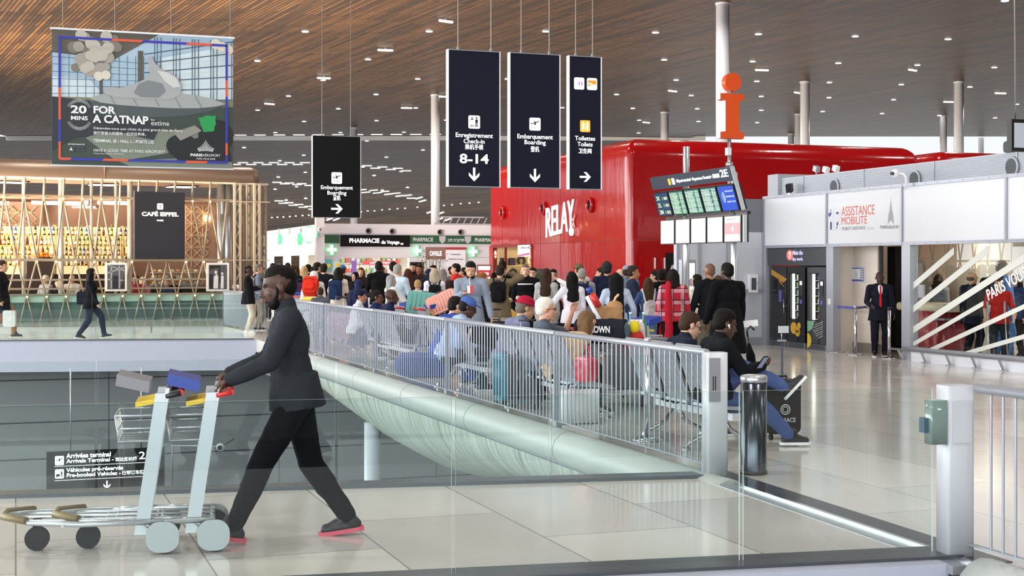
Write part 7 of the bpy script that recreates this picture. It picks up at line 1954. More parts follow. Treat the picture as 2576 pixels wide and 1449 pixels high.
C(736, 667, 38, 0, 'person with brown hair in a long black coat beside the purple bag trolley', top='#1a1a1d', hair=('short', BRN), skin_=D4, hem=.3, build=1.05)
C(744, 668, 41, 10, 'person with brown hair half hidden behind the black coat at the left of the queue', top='#2c2522', hair=('bob', BRN), woman=True, hem=.1)
C(765, 669, 39, 0, 'person with long blonde hair in a white top seen from behind', top='#e2ded9', hair=('long', '#b99a6c'), woman=True, skin_=FAIR)
C(775, 666, 43, 15, 'person in a black brimmed hat behind the blonde woman', top='#222226', hair=('bucket', BLK, '#141416'), hem=.1)
C(786, 671, 44, 0, 'person with short dark hair between the black hat and the dark jacket', top='#3a2f2c', hair=('short', BLK), hem=.1)
C(800, 660, 36.5, -50, 'person with dark wavy hair in a black jacket looking right, behind the red backpack', top='#1a1a1c', hair=('short', '#22180f'), skin_=D4, hem=.1, build=1.05)
C(815, 663, 34.6, -8, 'person in a navy T shirt and black vest, right of the red backpack', top='#27324a', hair=('short', '#241a12'), skin_=FAIR, sleeve=.45, vest='#17181c', hands={'R': (.26, .12, .78), 'L': (-.25, .02, .78)})
C(790, 684, 32.2, -5, 'person bending forward in a white hooded sweater wearing a bright red backpack', top='#dcd8d6', pants='#24304a', hair=('hijab', '#dcd8d6'), lean=22, hunch=10, hands={'L': (-.32, .3, .80), 'R': (.22, .35, .85)}, hem=.1, H=1.68,
  extra=lambda i: backpack(i, 'bright red hiking backpack with dark straps on the bending person', '#cf3322', w=.34, h=.44, dp=.2, strapcol='#1c1a2c'))
C(806, 723, 28.5, 5, 'person, small child with dark hair in a grey hooded top among the trolleys', top='#55585f', pants='#2b3550', hair=('short', BRN), skin_=D4, collar=True, build=1.0)
C(852, 673, 33, -12, 'person with black hair in a beige T shirt and dark blue backpack', top='#d9cabd', pants='#17171a', hair=('long', BLK), woman=True, skin_=D2, sleeve=.4, hands={'L': (-.30, .05, .82), 'R': (.22, .15, .85)},
  extra=lambda i: backpack(i, 'dark blue backpack on the person in a beige T shirt', '#27375a', w=.30, h=.46))
C(862, 667, 36.5, -10, 'person in a blue baseball cap with a dark backpack near the pharmacy window', top='#2c2623', hair=('cap', BRN, '#47608c'), skin_=D4, extra=lambda i: backpack(i, 'dark brown backpack under the blue baseball cap', '#2a2526'))
C(893, 684, 36, 150, 'person in a black headscarf and coat facing the camera near the pharmacy', top='#1c1b1b', hair=('hijab', '#131315'), woman=True, skin_=D4, hem=.3, face_detail=True)
C(908, 673, 38, 175, 'person with brown bob in a dark coat facing the camera with a box', top='#2c2422', hair=('bob', '#5a3d28'), woman=True, skin_=FAIR, hem=.2, face_detail=True, hands={'L': (-.14, .30, .98), 'R': (.14, .30, .98)})
C(901, 702, 30, 10, 'person in a long navy blue veil and robe seen from behind', top='#252c4e', pants=None, hair=('hijab', '#252c4e'), woman=True, skirt=('#252c4e', .80), hem=.3)
C(953, 657, 34, 5, 'person, tall, in a black hooded jacket and brown trousers holding a white sheet of paper', top='#141517', pants='#5a4634', hair=('short', BLK), skin_=D2, hem=.1, collar=True, hands={'L': (-.30, .16, .86), 'R': (.27, .05, .82)}, build=1.06)
C(962, 672, 39, -20, 'person with a shaved head half hidden behind the tall black jacket', top='#3b3632', hair=('buzz', '#3b2f26'), skin_=D4, hem=.1)
C(989, 659, 37, 5, 'person with large black curly hair in a white strapped top', top='#dedbd6', hair=('curly', BLK), woman=True, skin_=D3)
C(1001, 665, 31, -25, 'person with grey hair in a pale blue shirt seen from behind', top='#b9c9da', pants='#2d3340', hair=('short', '#9b958c'), skin_=FAIR, build=1.05, hands={'R': (.28, .16, .88), 'L': (-.26, .1, .85)})
C(985, 692, 29, -62, 'person with grey hair in a white jacket pushing the trolley with the teal suitcase', top='#dcdcd9', pants='#b7b0a4', hair=('bob', '#8f8f8f'), woman=True, skin_=FAIR, hem=.15, hands={'L': (-.16, .42, 1.02), 'R': (.16, .42, 1.02)}, curl=(70, 70))
C(1026, 676, 34.5, 20, 'person with long auburn hair in a dark brown coat behind the pale blue shirt', top='#33241f', hair=('long', '#4a2a1d'), woman=True, hem=.2)
C(1039, 661, 38, 170, 'person with a dark beard in a black coat facing the camera by the dark doorway', top='#1b1a1b', hair=('short', BLK), beard='#17120f', skin_=D4, hem=.2, face_detail=True)
C(1055, 665, 37, 160, 'person in a dark brown jacket right of the bearded man in the black coat', top='#2b211d', hair=('short', '#2a1d14'), skin_='#9b6248', hem=.15, face_detail=True)
C(1051, 704, 29.4, 0, 'person, small child with blond hair in a white top behind the teal suitcase', top='#d6dcd8', pants='#3a4a66', hair=('short', '#a98a5c'), skin_=FAIR)
C(1089, 667, 41, 165, 'person with a black fringe standing right behind the grey column', top='#2a2c33', hair=('bob', BLK), skin_=FAIR, woman=True, face_detail=True)
C(1078, 676, 36, 30, 'person in a dark blue hooded coat with a backpack left of the grey column', top='#20263a', hair=('hijab', '#20263a'), hem=.15)
C(1093, 675, 30, 5, 'person with ash blonde hair in a white T shirt with a black backpack', top='#e3dfea', hair=('bob', '#a89a86'), woman=True, skin_=FAIR, sleeve=.5,
  extra=lambda i: backpack(i, 'black backpack on the ash blonde person in a white T shirt', '#1a1b20', w=.26, h=.34))
C(1114, 677, 33, -5, 'person with grey hair in a dark jacket and a patterned collar seen from behind', top='#3a2c2a', hair=('bob', '#7b756e'), woman=True, hem=.1)
C(1134, 671, 37, 40, 'person with black hair in a grey top behind the red vest', top='#6f7884', hair=('short', BLK), hem=.1)
C(1146, 663, 34.5, 75, 'person with dark hair in a red vest over black sleeves, facing left', top='#1a1a1c', hair=('short', BLK), skin_=D4, vest='#d23a2c', face_detail=True, hands={'L': (-.10, .32, 1.05), 'R': (.14, .30, 1.02)})
C(1167, 673, 36, 60, 'person with short black hair right behind the red vest', top='#202127', hair=('short', BLK), skin_=D3, hem=.1)
GJ = C(1184, 658, 23.6, 178, 'person with a black beard in a grey blue jacket looking down at a phone', top='#8993a3', pants='#17181c', hair=('short', '#15110e'), beard='#15110e', skin_=D4, collar=True, hem=.16, build=1.06, vox=.0075, head=(0, 14, 0), face_detail=True,
  hands={'R': (.10, .36, 1.24), 'L': (-.33, .08, .83)}, curl=(35, 70))
C(1215, 686, 25, -60, 'person with ginger hair in a long black coat beside the grey blue jacket', top='#131316', pants='#131316', hair=('bun', '#8a5530'), woman=True, skin_=FAIR, hem=.5)
C(1258, 666, 28, -8, 'person in a khaki jacket with a black backpack holding a phone to the ear', top='#756650', pants='#cfc8bd', hair=('short', '#2f241b'), skin_=D4, hem=.14, hands={'R': (.16, .10, 1.56), 'L': (-.3, .1, .95)}, poles={'R': (1, .1, -.5)}, curl=(30, 70), build=1.06,
  extra=lambda i: backpack(i, 'black backpack on the person in a khaki jacket', '#17171a', w=.30, h=.42))
C(1264, 655, 36, 0, 'person with short black hair in black in front of the lit kiosk shelf', top='#141416', hair=('short', BLK), skin_=D2, hem=.1)
C(1322, 666, 29.5, 178, 'person with shaved head in a black jacket with white stripe and orange armband', top='#15161a', pants='#17181c', hair=('buzz', '#6d5d50'), skin_=FAIR, hem=.16, collar=True, build=1.08, vox=.009, face_detail=True, extra=band)
C(1340, 673, 32.5, 170, 'person with dark fringe in a dark suit behind the orange armband', top='#23242b', hair=('short', BLK), skin_=FAIR, face_detail=True, shirt=('#d8d8de', None), glasses=True, hem=.1)
C(1375, 675, 27, -15, 'person with long brown hair in a light grey jacket seen from behind', top='#a5a7a4', hair=('long', '#33221a'), woman=True, hem=.2)
C(1392, 677, 29.5, 165, 'person with dark hair talking on a phone, white sleeves under a black vest', top='#e2dfdf', hair=('bun', BLK), woman=True, skin_=FAIR, vest='#17171a', face_detail=True, hands={'L': (-.14, .12, 1.50), 'R': (.2, .1, .9)}, poles={'L': (-1, .2, -.6)})
C(1438, 683, 24.3, 12, 'person with long black hair in a white patterned top reaching left with one arm', top='#d9d6df', pants='#15161b', hair=('long', '#0f0d0e'), woman=True, skin_=D2, hands={'L': (-.46, .22, .98), 'R': (.2, .15, .9)})
C(1456, 664, 31, 25, 'person in an olive cap standing against the red kiosk wall', top='#c9c4c0', hair=('cap', BRN, '#5d5a3c'), skin_=D4)
C(1464, 675, 27.5, -5, 'person with grey hair in a grey shirt with a dark blue backpack', top='#8f9096', hair=('short', '#8f8a85'), skin_=FAIR, build=1.05, extra=lambda i: backpack(i, 'dark blue and violet backpack on the grey haired person', '#23263f', w=.33, h=.46))
C(1511, 673, 31, 70, 'person with short dark hair in blue, facing left behind the dark curly haired person', top='#27365a', hair=('short', '#2b2119'), skin_=FAIR, face_detail=True)
C(1527, 659, 28, -10, 'person with dark greying curly hair in a navy jacket seen from behind', top='#1b2135', pants='#20222b', hair=('curly', '#26262a'), skin_=D4, hem=.14, build=1.1)
C(1549, 686, 23.0, 5, 'person with very long straight black hair down to the thighs in a pale denim jacket', top='#aab6c9', pants='#1a1a1d', hair=('verylong', '#0b0a0b'), woman=True, skin_=D2, hem=.05, build=1.08, hands={'L': (-.36, .16, .90), 'R': (.34, .16, .95)})
C(1559, 677, 31, 20, 'person with a pale bald head behind the very long black hair', top='#5d6470', hair=('balding', '#c9c2ba'), skin_=FAIR)
C(1577, 668, 29, -15, 'person in a grey cap and grey hooded top facing the red kiosk', top='#6d7686', hair=('cap', BRN, '#8d939c'), skin_=FAIR, collar=True)
C(1594, 668, 27, -85, 'person with cropped dark hair in a navy sweater striding right past the red corner', top='#252b3d', pants='#1d1f28', hair=('short', '#2f2620'), skin_='#a8714f', hands={'R': (.2, .28, .98), 'L': (-.24, -.1, .85)}, face_detail=True)
C(1647, 681, 29, 70, 'person with glasses and tied back dark hair in black with a red strap, facing left', top='#1a1a20', hair=('bun', BLK), woman=True, skin_=FAIR, glasses=True, face_detail=True, hem=.1)
C(1663, 678, 28, 10, 'person with curly black hair in a black coat beside the woman in glasses', top='#141417', hair=('curly', BLK), woman=True, skin_=D2, hem=.2)
C(1630, 699, 25.3, 8, 'person with long brown hair in a blue denim jacket with a silver backpack', top='#33486e', pants='#5b7aa8', hair=('long', '#3d2c1d'), woman=True, skin_=FAIR, hands={'L': (-.36, .18, .96), 'R': (.2, .2, .9)},
  extra=lambda i: backpack(i, 'small silver backpack on the person in a denim jacket', '#b9b6b6', w=.24, h=.32, dp=.13, dz=-.12, strapcol='#b9b6b6'))
def plaid_mat():
    if 'plaid_red' in MATS: return MATS['plaid_red']
    m = mat('plaid_red', '#b3182e', rough=.85); nt = m.node_tree; b = nt.nodes['Principled BSDF']; L = nt.links.new
    tc = nt.nodes.new('ShaderNodeTexCoord'); sx = nt.nodes.new('ShaderNodeSeparateXYZ'); L(tc.outputs['Object'], sx.inputs[0])
    prev = None
    for out, per, wd_, col in (('X', .2, .32, '#d9a8b4'), ('Z', .2, .30, '#d9a8b4'), ('X', .2, .06, '#1f1320'), ('Z', .2, .06, '#1f1320')):
        a = nt.nodes.new('ShaderNodeMath'); a.operation = 'MULTIPLY_ADD'; a.inputs[1].default_value = 1 / per; a.inputs[2].default_value = .37 if wd_ > .1 else .05
        f = nt.nodes.new('ShaderNodeMath'); f.operation = 'FRACT'; g = nt.nodes.new('ShaderNodeMath'); g.operation = 'LESS_THAN'; g.inputs[1].default_value = wd_
        h = nt.nodes.new('ShaderNodeMath'); h.operation = 'MULTIPLY'; h.inputs[1].default_value = .62 if wd_ > .1 else 1
        L(sx.outputs[out], a.inputs[0]); L(a.outputs[0], f.inputs[0]); L(f.outputs[0], g.inputs[0]); L(g.outputs[0], h.inputs[0])
        mx = nt.nodes.new('ShaderNodeMix'); mx.data_type = 'RGBA'; L(h.outputs[0], mx.inputs[0])
        if prev: L(prev, mx.inputs[6])
        else: mx.inputs[6].default_value = (*srgb('#b3182e'), 1)
        mx.inputs[7].default_value = (*srgb(col), 1); prev = mx.outputs[2]
    L(prev, b.inputs['Base Color']); return m
def scarf(i):
    s = i['s']; C_ = i['rz']
    m = MB(); c = i['chest']
    pts = [c + C_ @ V3(p) * s for p in ((-.02, .06, .24), (-.08, -.06, .25), (-.09, -.16, .10), (-.085, -.19, -.2), (-.08, -.19, -.55), (-.10, -.19, -.78))]
    m.tube(pts, .06, 12, rs=[.05, .055, .06, .065, .075, .085])
    o = link('scarf', grow(m, 'scarf', .014, 2, _cl, .02), cloth('#a8202f')); o['label'] = 'long red scarf hanging down the back of the red plaid jacket'; o['category'] = 'scarf'
    m = MB(); m.tube([pts[-1] - V3((0, 0, 0)), pts[-1] + V3((-.01, 0, -.16)) * s], .085, 12, rs=[.087, .09]); q = link('fringed_end', grow(m, 'fringed_end', .014, 1, _cl, .02), cloth('#d9a6ae'), o)
C(1693, 677, 24.2, -3, 'person with black bobbed hair in a red plaid jacket seen from behind', top='#b3182e', pants='#17151a', hair=('bob', BLK), woman=True, skin_=D2, hem=.04, build=1.12, plaid=plaid_mat(), sleeve=.85, hands={'L': (-.30, .05, .78), 'R': (.30, .12, .85)}, extra=scarf)
C(1697, 666, 33, 60, 'person with grey hair leaving through the dark doorway of the red kiosk', top='#3b3d42', hair=('short', '#8d8d8d'), skin_=FAIR, hem=.1)
C(1752, 690, 27.5, 55, 'person with black bobbed hair in a cream jacket with a dark strap, facing left', top='#d8d2bf', pants='#23263a', hair=('bob', BLK), woman=True, skin_=FAIR, hem=.1)
C(1785, 665, 24.3, 22, 'person with a shaved head and glasses in a black sweater and khaki trousers', top='#17191c', pants='#6f6a5c', hair=('buzz', '#6b5142'), skin_='#9c6c52', glasses=True, hands={'L': (-.30, .12, .86), 'R': (.24, .1, .86)}, build=1.1, hem=.06)
C(1806, 694, 30, 0, 'person half hidden between the two men in black, only curly hair showing', top='#44423f', hair=('curly', '#4c3c2c'))
BC = C(1828, 661, 21.6, 30, 'person, tall, in a long black coat standing behind the seated men', top='#0f1013', pants='#121318', hair=('short', '#100d0c'), skin_=D1, hem=.45, build=1.25, vox=.010, hands={'L': (-.28, .15, .86), 'R': (.30, .05, .80)})
# seated along the railing
S = dict(sit=True, hem=.02)
S2 = dict(sit=True, hem=.02, vox=.009)
Pn(907, 727, 27.2, -95, 'person in a navy beanie and white top seated by the railing', top='#dde0ea', hair=('beanie', '#20233c'), woman=True, skin_=D3, hunch=10, lean=4, collar=True, vox=.011, H=PZ(727, 27.2), **S)
Pn(948, 730, 26.2, -90, 'person with black hair and glasses seated between the beanie and the bald man', top='#27315a', hair=('bun', BLK), woman=True, skin_=D2, glasses=True, hunch=12, lean=5, collar=True, vox=.011, H=PZ(730, 26.2), hands={'L': (.06, .2, .95), 'R': (.12, .33, .6)}, **S)
Pn(985, 728, 25.2, -75, 'person with a shaved head in a navy coat seated beside the plaid scarf', top='#1e2340', hair=('bald', BLK), skin_=D1, hunch=16, lean=6, collar=True, build=1.1, vox=.010, H=PZ(728, 25.2), **S)
Pn(1147, 746, 20.8, -60, 'person with short dark hair in a bright blue suit seated beside the blue cap', top='#2b4493', pants='#2b4493', hair=('short', '#1b1512'), skin_=FAIR, hunch=22, lean=8, head=(0, 12, 0), H=PZ(746, 20.8), **S2)
Pn(1177, 747, 20.0, -80, 'person in a blue cap and pale blue shirt seated with head bowed, wearing glasses', top='#9db4da', pants='#2a2f3e', hair=('cap', BLK, '#4a66a8'), skin_=D1, hunch=26, lean=8, head=(0, 18, 0), build=1.08, glasses=True, H=PZ(747, 20.0), **S2)
Pn(1322, 747, 18.3, -70, 'person in a red hat and grey mauve jacket seated with head bowed', top='#6f7590', pants='#2c2b35', hair=('bucket', '#6b6058', '#a8203a'), skin_=D4, hunch=26, lean=8, head=(0, 14, 0), H=PZ(747, 18.3), collar=True, build=1.08, **S2)
Pn(1374, 748, 17.3, -86, 'person with white hair and glasses seated, raising a hand to the face', top='#565d68', pants='#2b2d33', hair=('short', '#dfd9cd'), skin_='#d59f86', glasses=True, hunch=8, lean=2, face_detail=True, sleeve=.5, H=PZ(748, 17.3),
   hands={'R': (.16, .40, .62), 'L': (-.12, .38, 1.10)}, poles={'L': (-.3, .4, -1)}, **S2)
Pn(1478, 784, 16.9, -70, 'person with brown hair in a camel and cream coat bending forward on the seat', top='#c2a884', pants='#1b1c22', hair=('bob', '#6b5138'), woman=True, skin_=FAIR, hunch=30, lean=22, head=(0, 12, 0), H=PZ(784, 16.9), **S2)
Pn(1736, 785, 14.7, -72, 'person with brown hair and glasses in a dark navy jacket seated with head bowed', top='#1f2632', pants='#1c1f28', hair=('short', '#3a2a20'), skin_=FAIR, glasses=True, hunch=20, lean=4, head=(0, 18, 0), H=PZ(785, 14.7), collar=True, face_detail=True, **S2)
Pn(1824, 778, 13.75, -74, 'person in a black jacket and faded jeans seated with crossed legs, looking at a phone', top='#16181d', pants='#4d5f8e', shoes='#1b1d1f', sole='#e6e8ea', skin_=D1, hair=('short', '#100d0c'), hunch=16, lean=-2, head=(0, 16, 0), collar=True, H=PZ(778, 13.75),
   build=1.08, sit=True, hem=.05, vox=.0065, feet={'R': (.04, .73, .10), 'L': (.02, .70, .54), 'Rp': (-12, 0, 0), 'Lp': (-30, -48, 0)}, hands={'L': (-.02, .42, .72), 'R': (.08, .44, .74)}, curl=(70, 70), palm={'L': (.4, -.3, .8), 'R': (-.4, -.3, .8)}, face_detail=True)
# inside the glazed office
Pn(2361, 690, 28.8, -20, 'person with dark hair in a grey jacket standing at the red counter inside the office', top='#a9aeb2', pants='#2c3038', hair=('bob', '#2a1c14'), woman=True, skin_=FAIR, vox=.013, hem=.1,
   extra=lambda i: backpack(i, 'grey backpack on the person at the red office counter', '#6d747b', w=.28, h=.36))
Pn(2446, 684, 26.4, -60, 'person with cropped hair and glasses in a dark suit inside the glazed office', top='#1d2230', pants='#1b1e28', hair=('balding', '#6b5b4c'), skin_=FAIR, glasses=True, hem=.16, vox=.012, build=1.1)
Pn(2522, 655, 26.2, -70, 'person, tall, in a light blue shirt with a black backpack inside the glazed office', top='#6f92cc', pants='#4a6ea6', hair=('short', '#7d746a'), skin_=FAIR, glasses=True, vox=.012, face_detail=True,
   extra=lambda i: backpack(i, 'large black backpack on the tall person in a light blue shirt', '#17191e', w=.32, h=.5, dp=.22))
Pn(2513, 699, 25.4, 165, 'person in a red football shirt standing on crutches inside the glazed office', top='#b32a25', pants='#2b2d31', hair=('short', '#4a3524'), skin_=FAIR, sleeve=.45, vox=.011, face_detail=True, hands={'L': (-.27, .16, .92), 'R': (.27, .16, .92)}, curl=(75, 75))
Pn(2556, 690, 26.8, 120, 'person in a dark blue striped top behind the red football shirt', top='#32456e', pants='#20222b', hair=('bob', '#2a1f18'), woman=True, skin_=FAIR, vox=.013)
# ================================================================== luggage and trolleys
def suitcase(label, loc, rz, col, w=.44, d=.26, h=.62, tilt=(0, 0), handle=.0, ribs=5, soft=False, group=None, logo=None):
    t = thing('suitcase', label, 'suitcase', loc, rz, group)
    t.rotation_euler = (R(tilt[0]), R(tilt[1]), rz)
    m = mat('case_' + col[1:], col, rough=.7 if soft else .32, noise=.06, bump=.2 if soft else 0, bscale=60)
    b = MB(); b.rbox((0, 0, h / 2 + .06), (w, d, h), .07, n=6, axis='Y')
    obj('shell', b, m, t)
    r = MB()
    for k in range(ribs):
        x = -w * .36 + w * .72 * k / max(1, ribs - 1)
        for s in (1, -1): r.rbox((x, s * (d / 2 + .004), h / 2 + .06), (.022, .012, h * .78), .006, axis='Z')
    if ribs: obj('ribs', r, m, t)
    obj('zip_band', MB().rbox((0, 0, h / 2 + .06), (w + .006, .02, h + .006), .07, n=6, axis='Y'), BLACK, t)
    for x in (-w * .38, w * .38):
        for y in (-d * .32, d * .32):
            obj('wheel', MB().cyl((x - .015, y, .03), (x + .015, y, .03), .03, n=14).box((x, y, .055), (.03, .03, .03)), RUBBER, t)
    obj('carry_handle', MB().tube([(-.08, 0, h + .055), (-.07, 0, h + .09), (.07, 0, h + .09), (.08, 0, h + .055)], .012, 8), BLACK, t)
    if handle:
        y = d * .3
        hd = obj('pull_handle', MB().tube([(-.09, y, h + .04), (-.09, y, h + .06 + handle)], .010, 8).tube([(.09, y, h + .04), (.09, y, h + .06 + handle)], .010, 8), ALU, t)
        obj('grip', MB().rbox((0, y, h + .07 + handle), (.23, .03, .03), .012, axis='X'), BLACK, hd)
    if logo:
        lettering(t, logo, .1, mat('logo_pale', '#cfd2d2', rough=.4), (-w * .3, -d / 2 - .012, h * .33), width=w * .62, height=.045, bold=.01)
        obj('emblem', MB().tube([(.05 * math.cos(R(a)) + .0, -d / 2 - .012, h * .33 + .13 + .05 * math.sin(R(a))) for a in range(0, 360, 24)], .006, 5, closed=True).tube([(.03 * math.cos(R(a)), -d / 2 - .012, h * .33 + .13 + .03 * math.sin(R(a))) for a in range(0, 360, 40)], .005, 5, closed=True), mat('logo_pale', '#cfd2d2'), t)
    return t
SILV = mat('trolley_silver', '#c2c7cc', rough=.3, metal=.6)
TBLUE, TRED, TYEL = mat('trolley_blue', '#233f97', rough=.35), mat('trolley_red', '#c22a2a', rough=.35), mat('trolley_yellow', '#e6c42c', rough=.4)
def trolley(label, loc, rz, board=TBLUE, group=None, dark=False):
    """airport luggage trolley, moves along local +y"""
    t = thing('luggage_trolley', label, 'luggage trolley', loc, rz, group)
    tube = [(-.27, -.46, .20), (-.27, .05, .20), (-.20, .36, .21), (-.07, .50, .22), (.07, .50, .22), (.20, .36, .21), (.27, .05, .20), (.27, -.46, .20)]
    obj('base_frame', MB().tube(tube, .018, 8), SILV, t)
    s = MB()
    for x in (-.14, 0, .14): s.tube([(x, -.46, .20), (x, .4, .21)], .011, 6)
    for y in (-.44, -.1, .15): s.tube([(-.27, y, .195), (.27, y, .195)], .011, 6)
    obj('platform_bars', s, SILV, t)
    obj('front_bumper', MB().tube([(-.21, .37, .225), (-.08, .525, .235), (.08, .525, .235), (.21, .37, .225)], .024, 8), mat('bumper_brass', '#7b6a45', rough=.4), t)
    obj('front_wheel', MB().cyl((-.025, .33, .075), (.025, .33, .075), .075, n=20).box((0, .33, .15), (.04, .05, .1)), RUBBER, t)
    for sx in (1, -1):
        wv = obj('rear_wheel', MB().cyl((sx * .25, -.46, .085), (sx * .29, -.46, .085), .085, n=22), RUBBER, t)
        obj('wheel_cover', MB().rbox((sx * .31, -.45, .11), (.03, .20, .19), .08, n=6, axis='X'), mat('cover_grey', '#a9b0b5', rough=.35), wv)
        obj('upright', MB().obox((sx * .24 - .02, -.36, .12), (.04, 0, 0), (0, .085, 0), (0, -.13, .88)), SILV, t)
        obj('upright_foot', MB().tube([(sx * .24, -.40, .14), (sx * .24, -.3, .2), (sx * .24, -.05, .2)], .022, 8), SILV, t)
    obj('top_board', MB().obox((-.23, -.47, .86), (.46, 0, 0), (0, .025, 0), (0, -.02, .17)), SILV, t)
    obj('advert_board', MB().obox((-.22, -.36, 1.0), (.44, 0, 0), (0, .20, .05), (0, -.01, .07)), board, t)
    obj('brake_bar', MB().tube([(-.27, -.56, 1.0), (.27, -.56, 1.0)], .02, 10), TRED, t)
    for sx in (1, -1): obj('handle_arm', MB().tube([(sx * .25, -.47, .98), (sx * .27, -.56, 1.0)], .018, 8), TRED if not dark else BLACK, t)
    obj('yellow_plate', MB().obox((-.2, -.40, .93), (.4, 0, 0), (0, .12, -.02), (0, 0, .03)), TYEL, t)
    bk = MB()
    for z, q in ((.78, .0), (.86, .02), (.70, 0)): bk.tube([(-.22, -.44, z), (-.22, -.18 + q, z), (.22, -.18 + q, z), (.22, -.44, z)], .007, 5)
    for x in (-.22, -.11, 0, .11, .22): bk.tube([(x, -.42, .70), (x, -.18, .70), (x, -.16, .86)], .006, 5)
    obj('basket', bk, SILV, t)
    return t
# the two nested trolleys pushed by the walking man
hd = Vector((-NEAR_D[0], -NEAR_D[1], 0)); hr = math.atan2(-hd.x, hd.y)
rp = Vector((PX(385, 9.0), 8.96, 0))
trolley('front one of the two nested luggage trolleys, its grey board farthest from the walking man', rp + hd * .37, hr, mat('trolley_grey_board', '#7e7f84', rough=.4), 'trolleys pushed by the walking man', True)
trolley('rear one of the two nested luggage trolleys, blue board and red handle in his hands', rp + hd * .06 + Vector((.0, 0, 0)), hr, TBLUE, 'trolleys pushed by the walking man')
def at(px, d, z=0.0): return Vector((PX(px, d), d, z))
# trolleys and cases in the waiting crowd
trolley('luggage trolley carrying the teal suitcase in the crowd', at(1060, 26.8), R(-60))
suitcase('large teal ribbed suitcase lying on a trolley behind the railing', at(1062, 26.4, .80), R(-8), '#5c9c92', w=.60, d=.40, h=.42, tilt=(-10, 6), ribs=6)
trolley('luggage trolley with a blue board carrying the salmon pink suitcase', at(1122, 25.9), R(-70))
suitcase('salmon pink ribbed suitcase tilted on a trolley beside the grey blue jacket', at(1128, 25.7, .92), R(-12), '#e39a88', w=.58, d=.28, h=.34, tilt=(0, -24), ribs=8)
suitcase('mauve ribbed suitcase with a raised handle behind the railing', at(842, 28.0, .28), R(10), '#a98290', w=.42, d=.26, h=.52, tilt=(0, 8), handle=.30, ribs=7)
suitcase('small rose suitcase between the mauve one and the navy robe', at(874, 30.0, .12), R(0), '#c08a86', w=.34, d=.22, h=.58, handle=.35, ribs=0)
suitcase('black upright suitcase with a raised handle beside the person in a red hat', at(1322, 17.55, 0), R(-20), '#2a2833', w=.40, d=.25, h=.62, handle=.42, ribs=4)
suitcase('teal blue upright suitcase behind the railing, left of the black one', at(1272, 18.0, 0), R(-70), '#2f7f92', w=.36, d=.24, h=.60, ribs=6)
suitcase('large black soft suitcase at the feet of the khaki jacket', at(1245, 25.0, 0), R(5), '#17171a', w=.46, d=.30, h=.74, ribs=0, soft=True, handle=.2)
suitcase('black cabin suitcase lettered VERSACE under the crossed legs', at(1962, 14.5, 0), R(14), '#1c1f20', w=.36, d=.24, h=.56, ribs=0, soft=True, logo='VERSACE')
t = thing('duffel_bag', 'blue duffel bag on the floor behind the railing under the suitcase trolley', 'bag', at(1066, 22.5), R(10))
m = MB(); m.capsule((-.28, 0, .2), (.28, 0, .2), .2, .2, 16); m.box((0, 0, .1), (.7, .34, .18)); link('bag_body', grow(m, 'bag_body', .018, 3, _cl, .03), cloth('#2c3f8c'), t)
obj('handle', MB().tube([(-.15, .0, .38), (-.1, 0, .5), (.1, 0, .5), (.15, 0, .38)], .014, 8), cloth('#1c2a60'), t)
t = thing('duffel_bag', 'purple travel bag on a trolley at the left of the queue', 'bag', at(758, 36.5, .75), R(5))
m = MB(); m.rbox((0, 0, .3), (.55, .35, .6), .12, n=5, axis='Y'); link('bag_body', grow(m, 'bag_body', .02, 3, _cl, .03), cloth('#4b2c48'), t)
obj('handle', MB().tube([(-.12, 0, .58), (-.08, 0, .68), (.08, 0, .68), (.12, 0, .58)], .014, 8), BLACK, t)
trolley('luggage trolley carrying the purple travel bag at the left of the queue', at(762, 36.4), R(10))
trolley('luggage trolley loaded with pale bags just behind the railing near the walking man', at(800, 30.6), R(-20), TYEL)
t = thing('carrier_bag', 'flat white bag lying on a trolley beside the small child', 'bag', at(800, 30.3, .50), R(-5))
m = MB(); m.rbox((0, 0, .16), (.62, .3, .3), .1, n=5, axis='Y'); link('bag_body', grow(m, 'bag_body', .02, 3, _cl, .05), cloth('#cfd8d8'), t)
obj('handle', MB().tube([(-.1, 0, .28), (0, 0, .38), (.1, 0, .28)], .01, 6), cloth('#cfd8d8'), t)
# crowded trolley right of the camel coat
trolley('crowded luggage trolley with a red handle in front of the plaid jacket', at(1668, 19.0), R(-62))
trolley('loaded luggage trolley behind the camel coat heaped with carrier bags', at(1560, 17.6), R(-75))
t = thing('paper_bag', 'crumpled brown paper bag on the heaped trolley before the very long black hair', 'bag', at(1530, 17.9, .93), R(12))
m = MB(); m.rbox((0, 0, .17), (.34, .24, .36), .05, n=3, axis='Z'); m.ell((.08, 0, .34), (.1, .1, .08)); link('bag_body', grow(m, 'bag_body', .016, 2, _cl, .07), mat('kraft_paper', '#a97f55', rough=.8), t)
obj('handle', MB().tube([(.06, 0, .36), (.1, 0, .46), (.14, 0, .5)], .016, 8), mat('kraft_pale', '#d8b98e', rough=.7), t)
t = thing('carrier_bag', 'dark carrier bag with bold white lettering on the heaped trolley', 'bag', at(1512, 17.0, .84), R(-14))
m = MB(); m.rbox((0, 0, .16), (.62, .3, .30), .1, n=5, axis='X'); link('bag_body', grow(m, 'bag_body', .016, 2, _cl, .04), cloth('#23242e'), t)
lettering(t, 'G. BROWN', .1, mat('bag_print', '#dcdce2', rough=.6), (-.24, -.185, .15), width=.38, height=.085, bold=.03)
obj('printed_end', MB().ell((.3, 0, .15), (.06, .13, .13)), mat('bag_globe', '#3c5a66', rough=.5, noise=.8, nscale=14), t)
t = thing('carrier_bag', 'pale carrier bag with violet lettering on the heaped trolley', 'bag', at(1575, 17.3, .80), R(0))
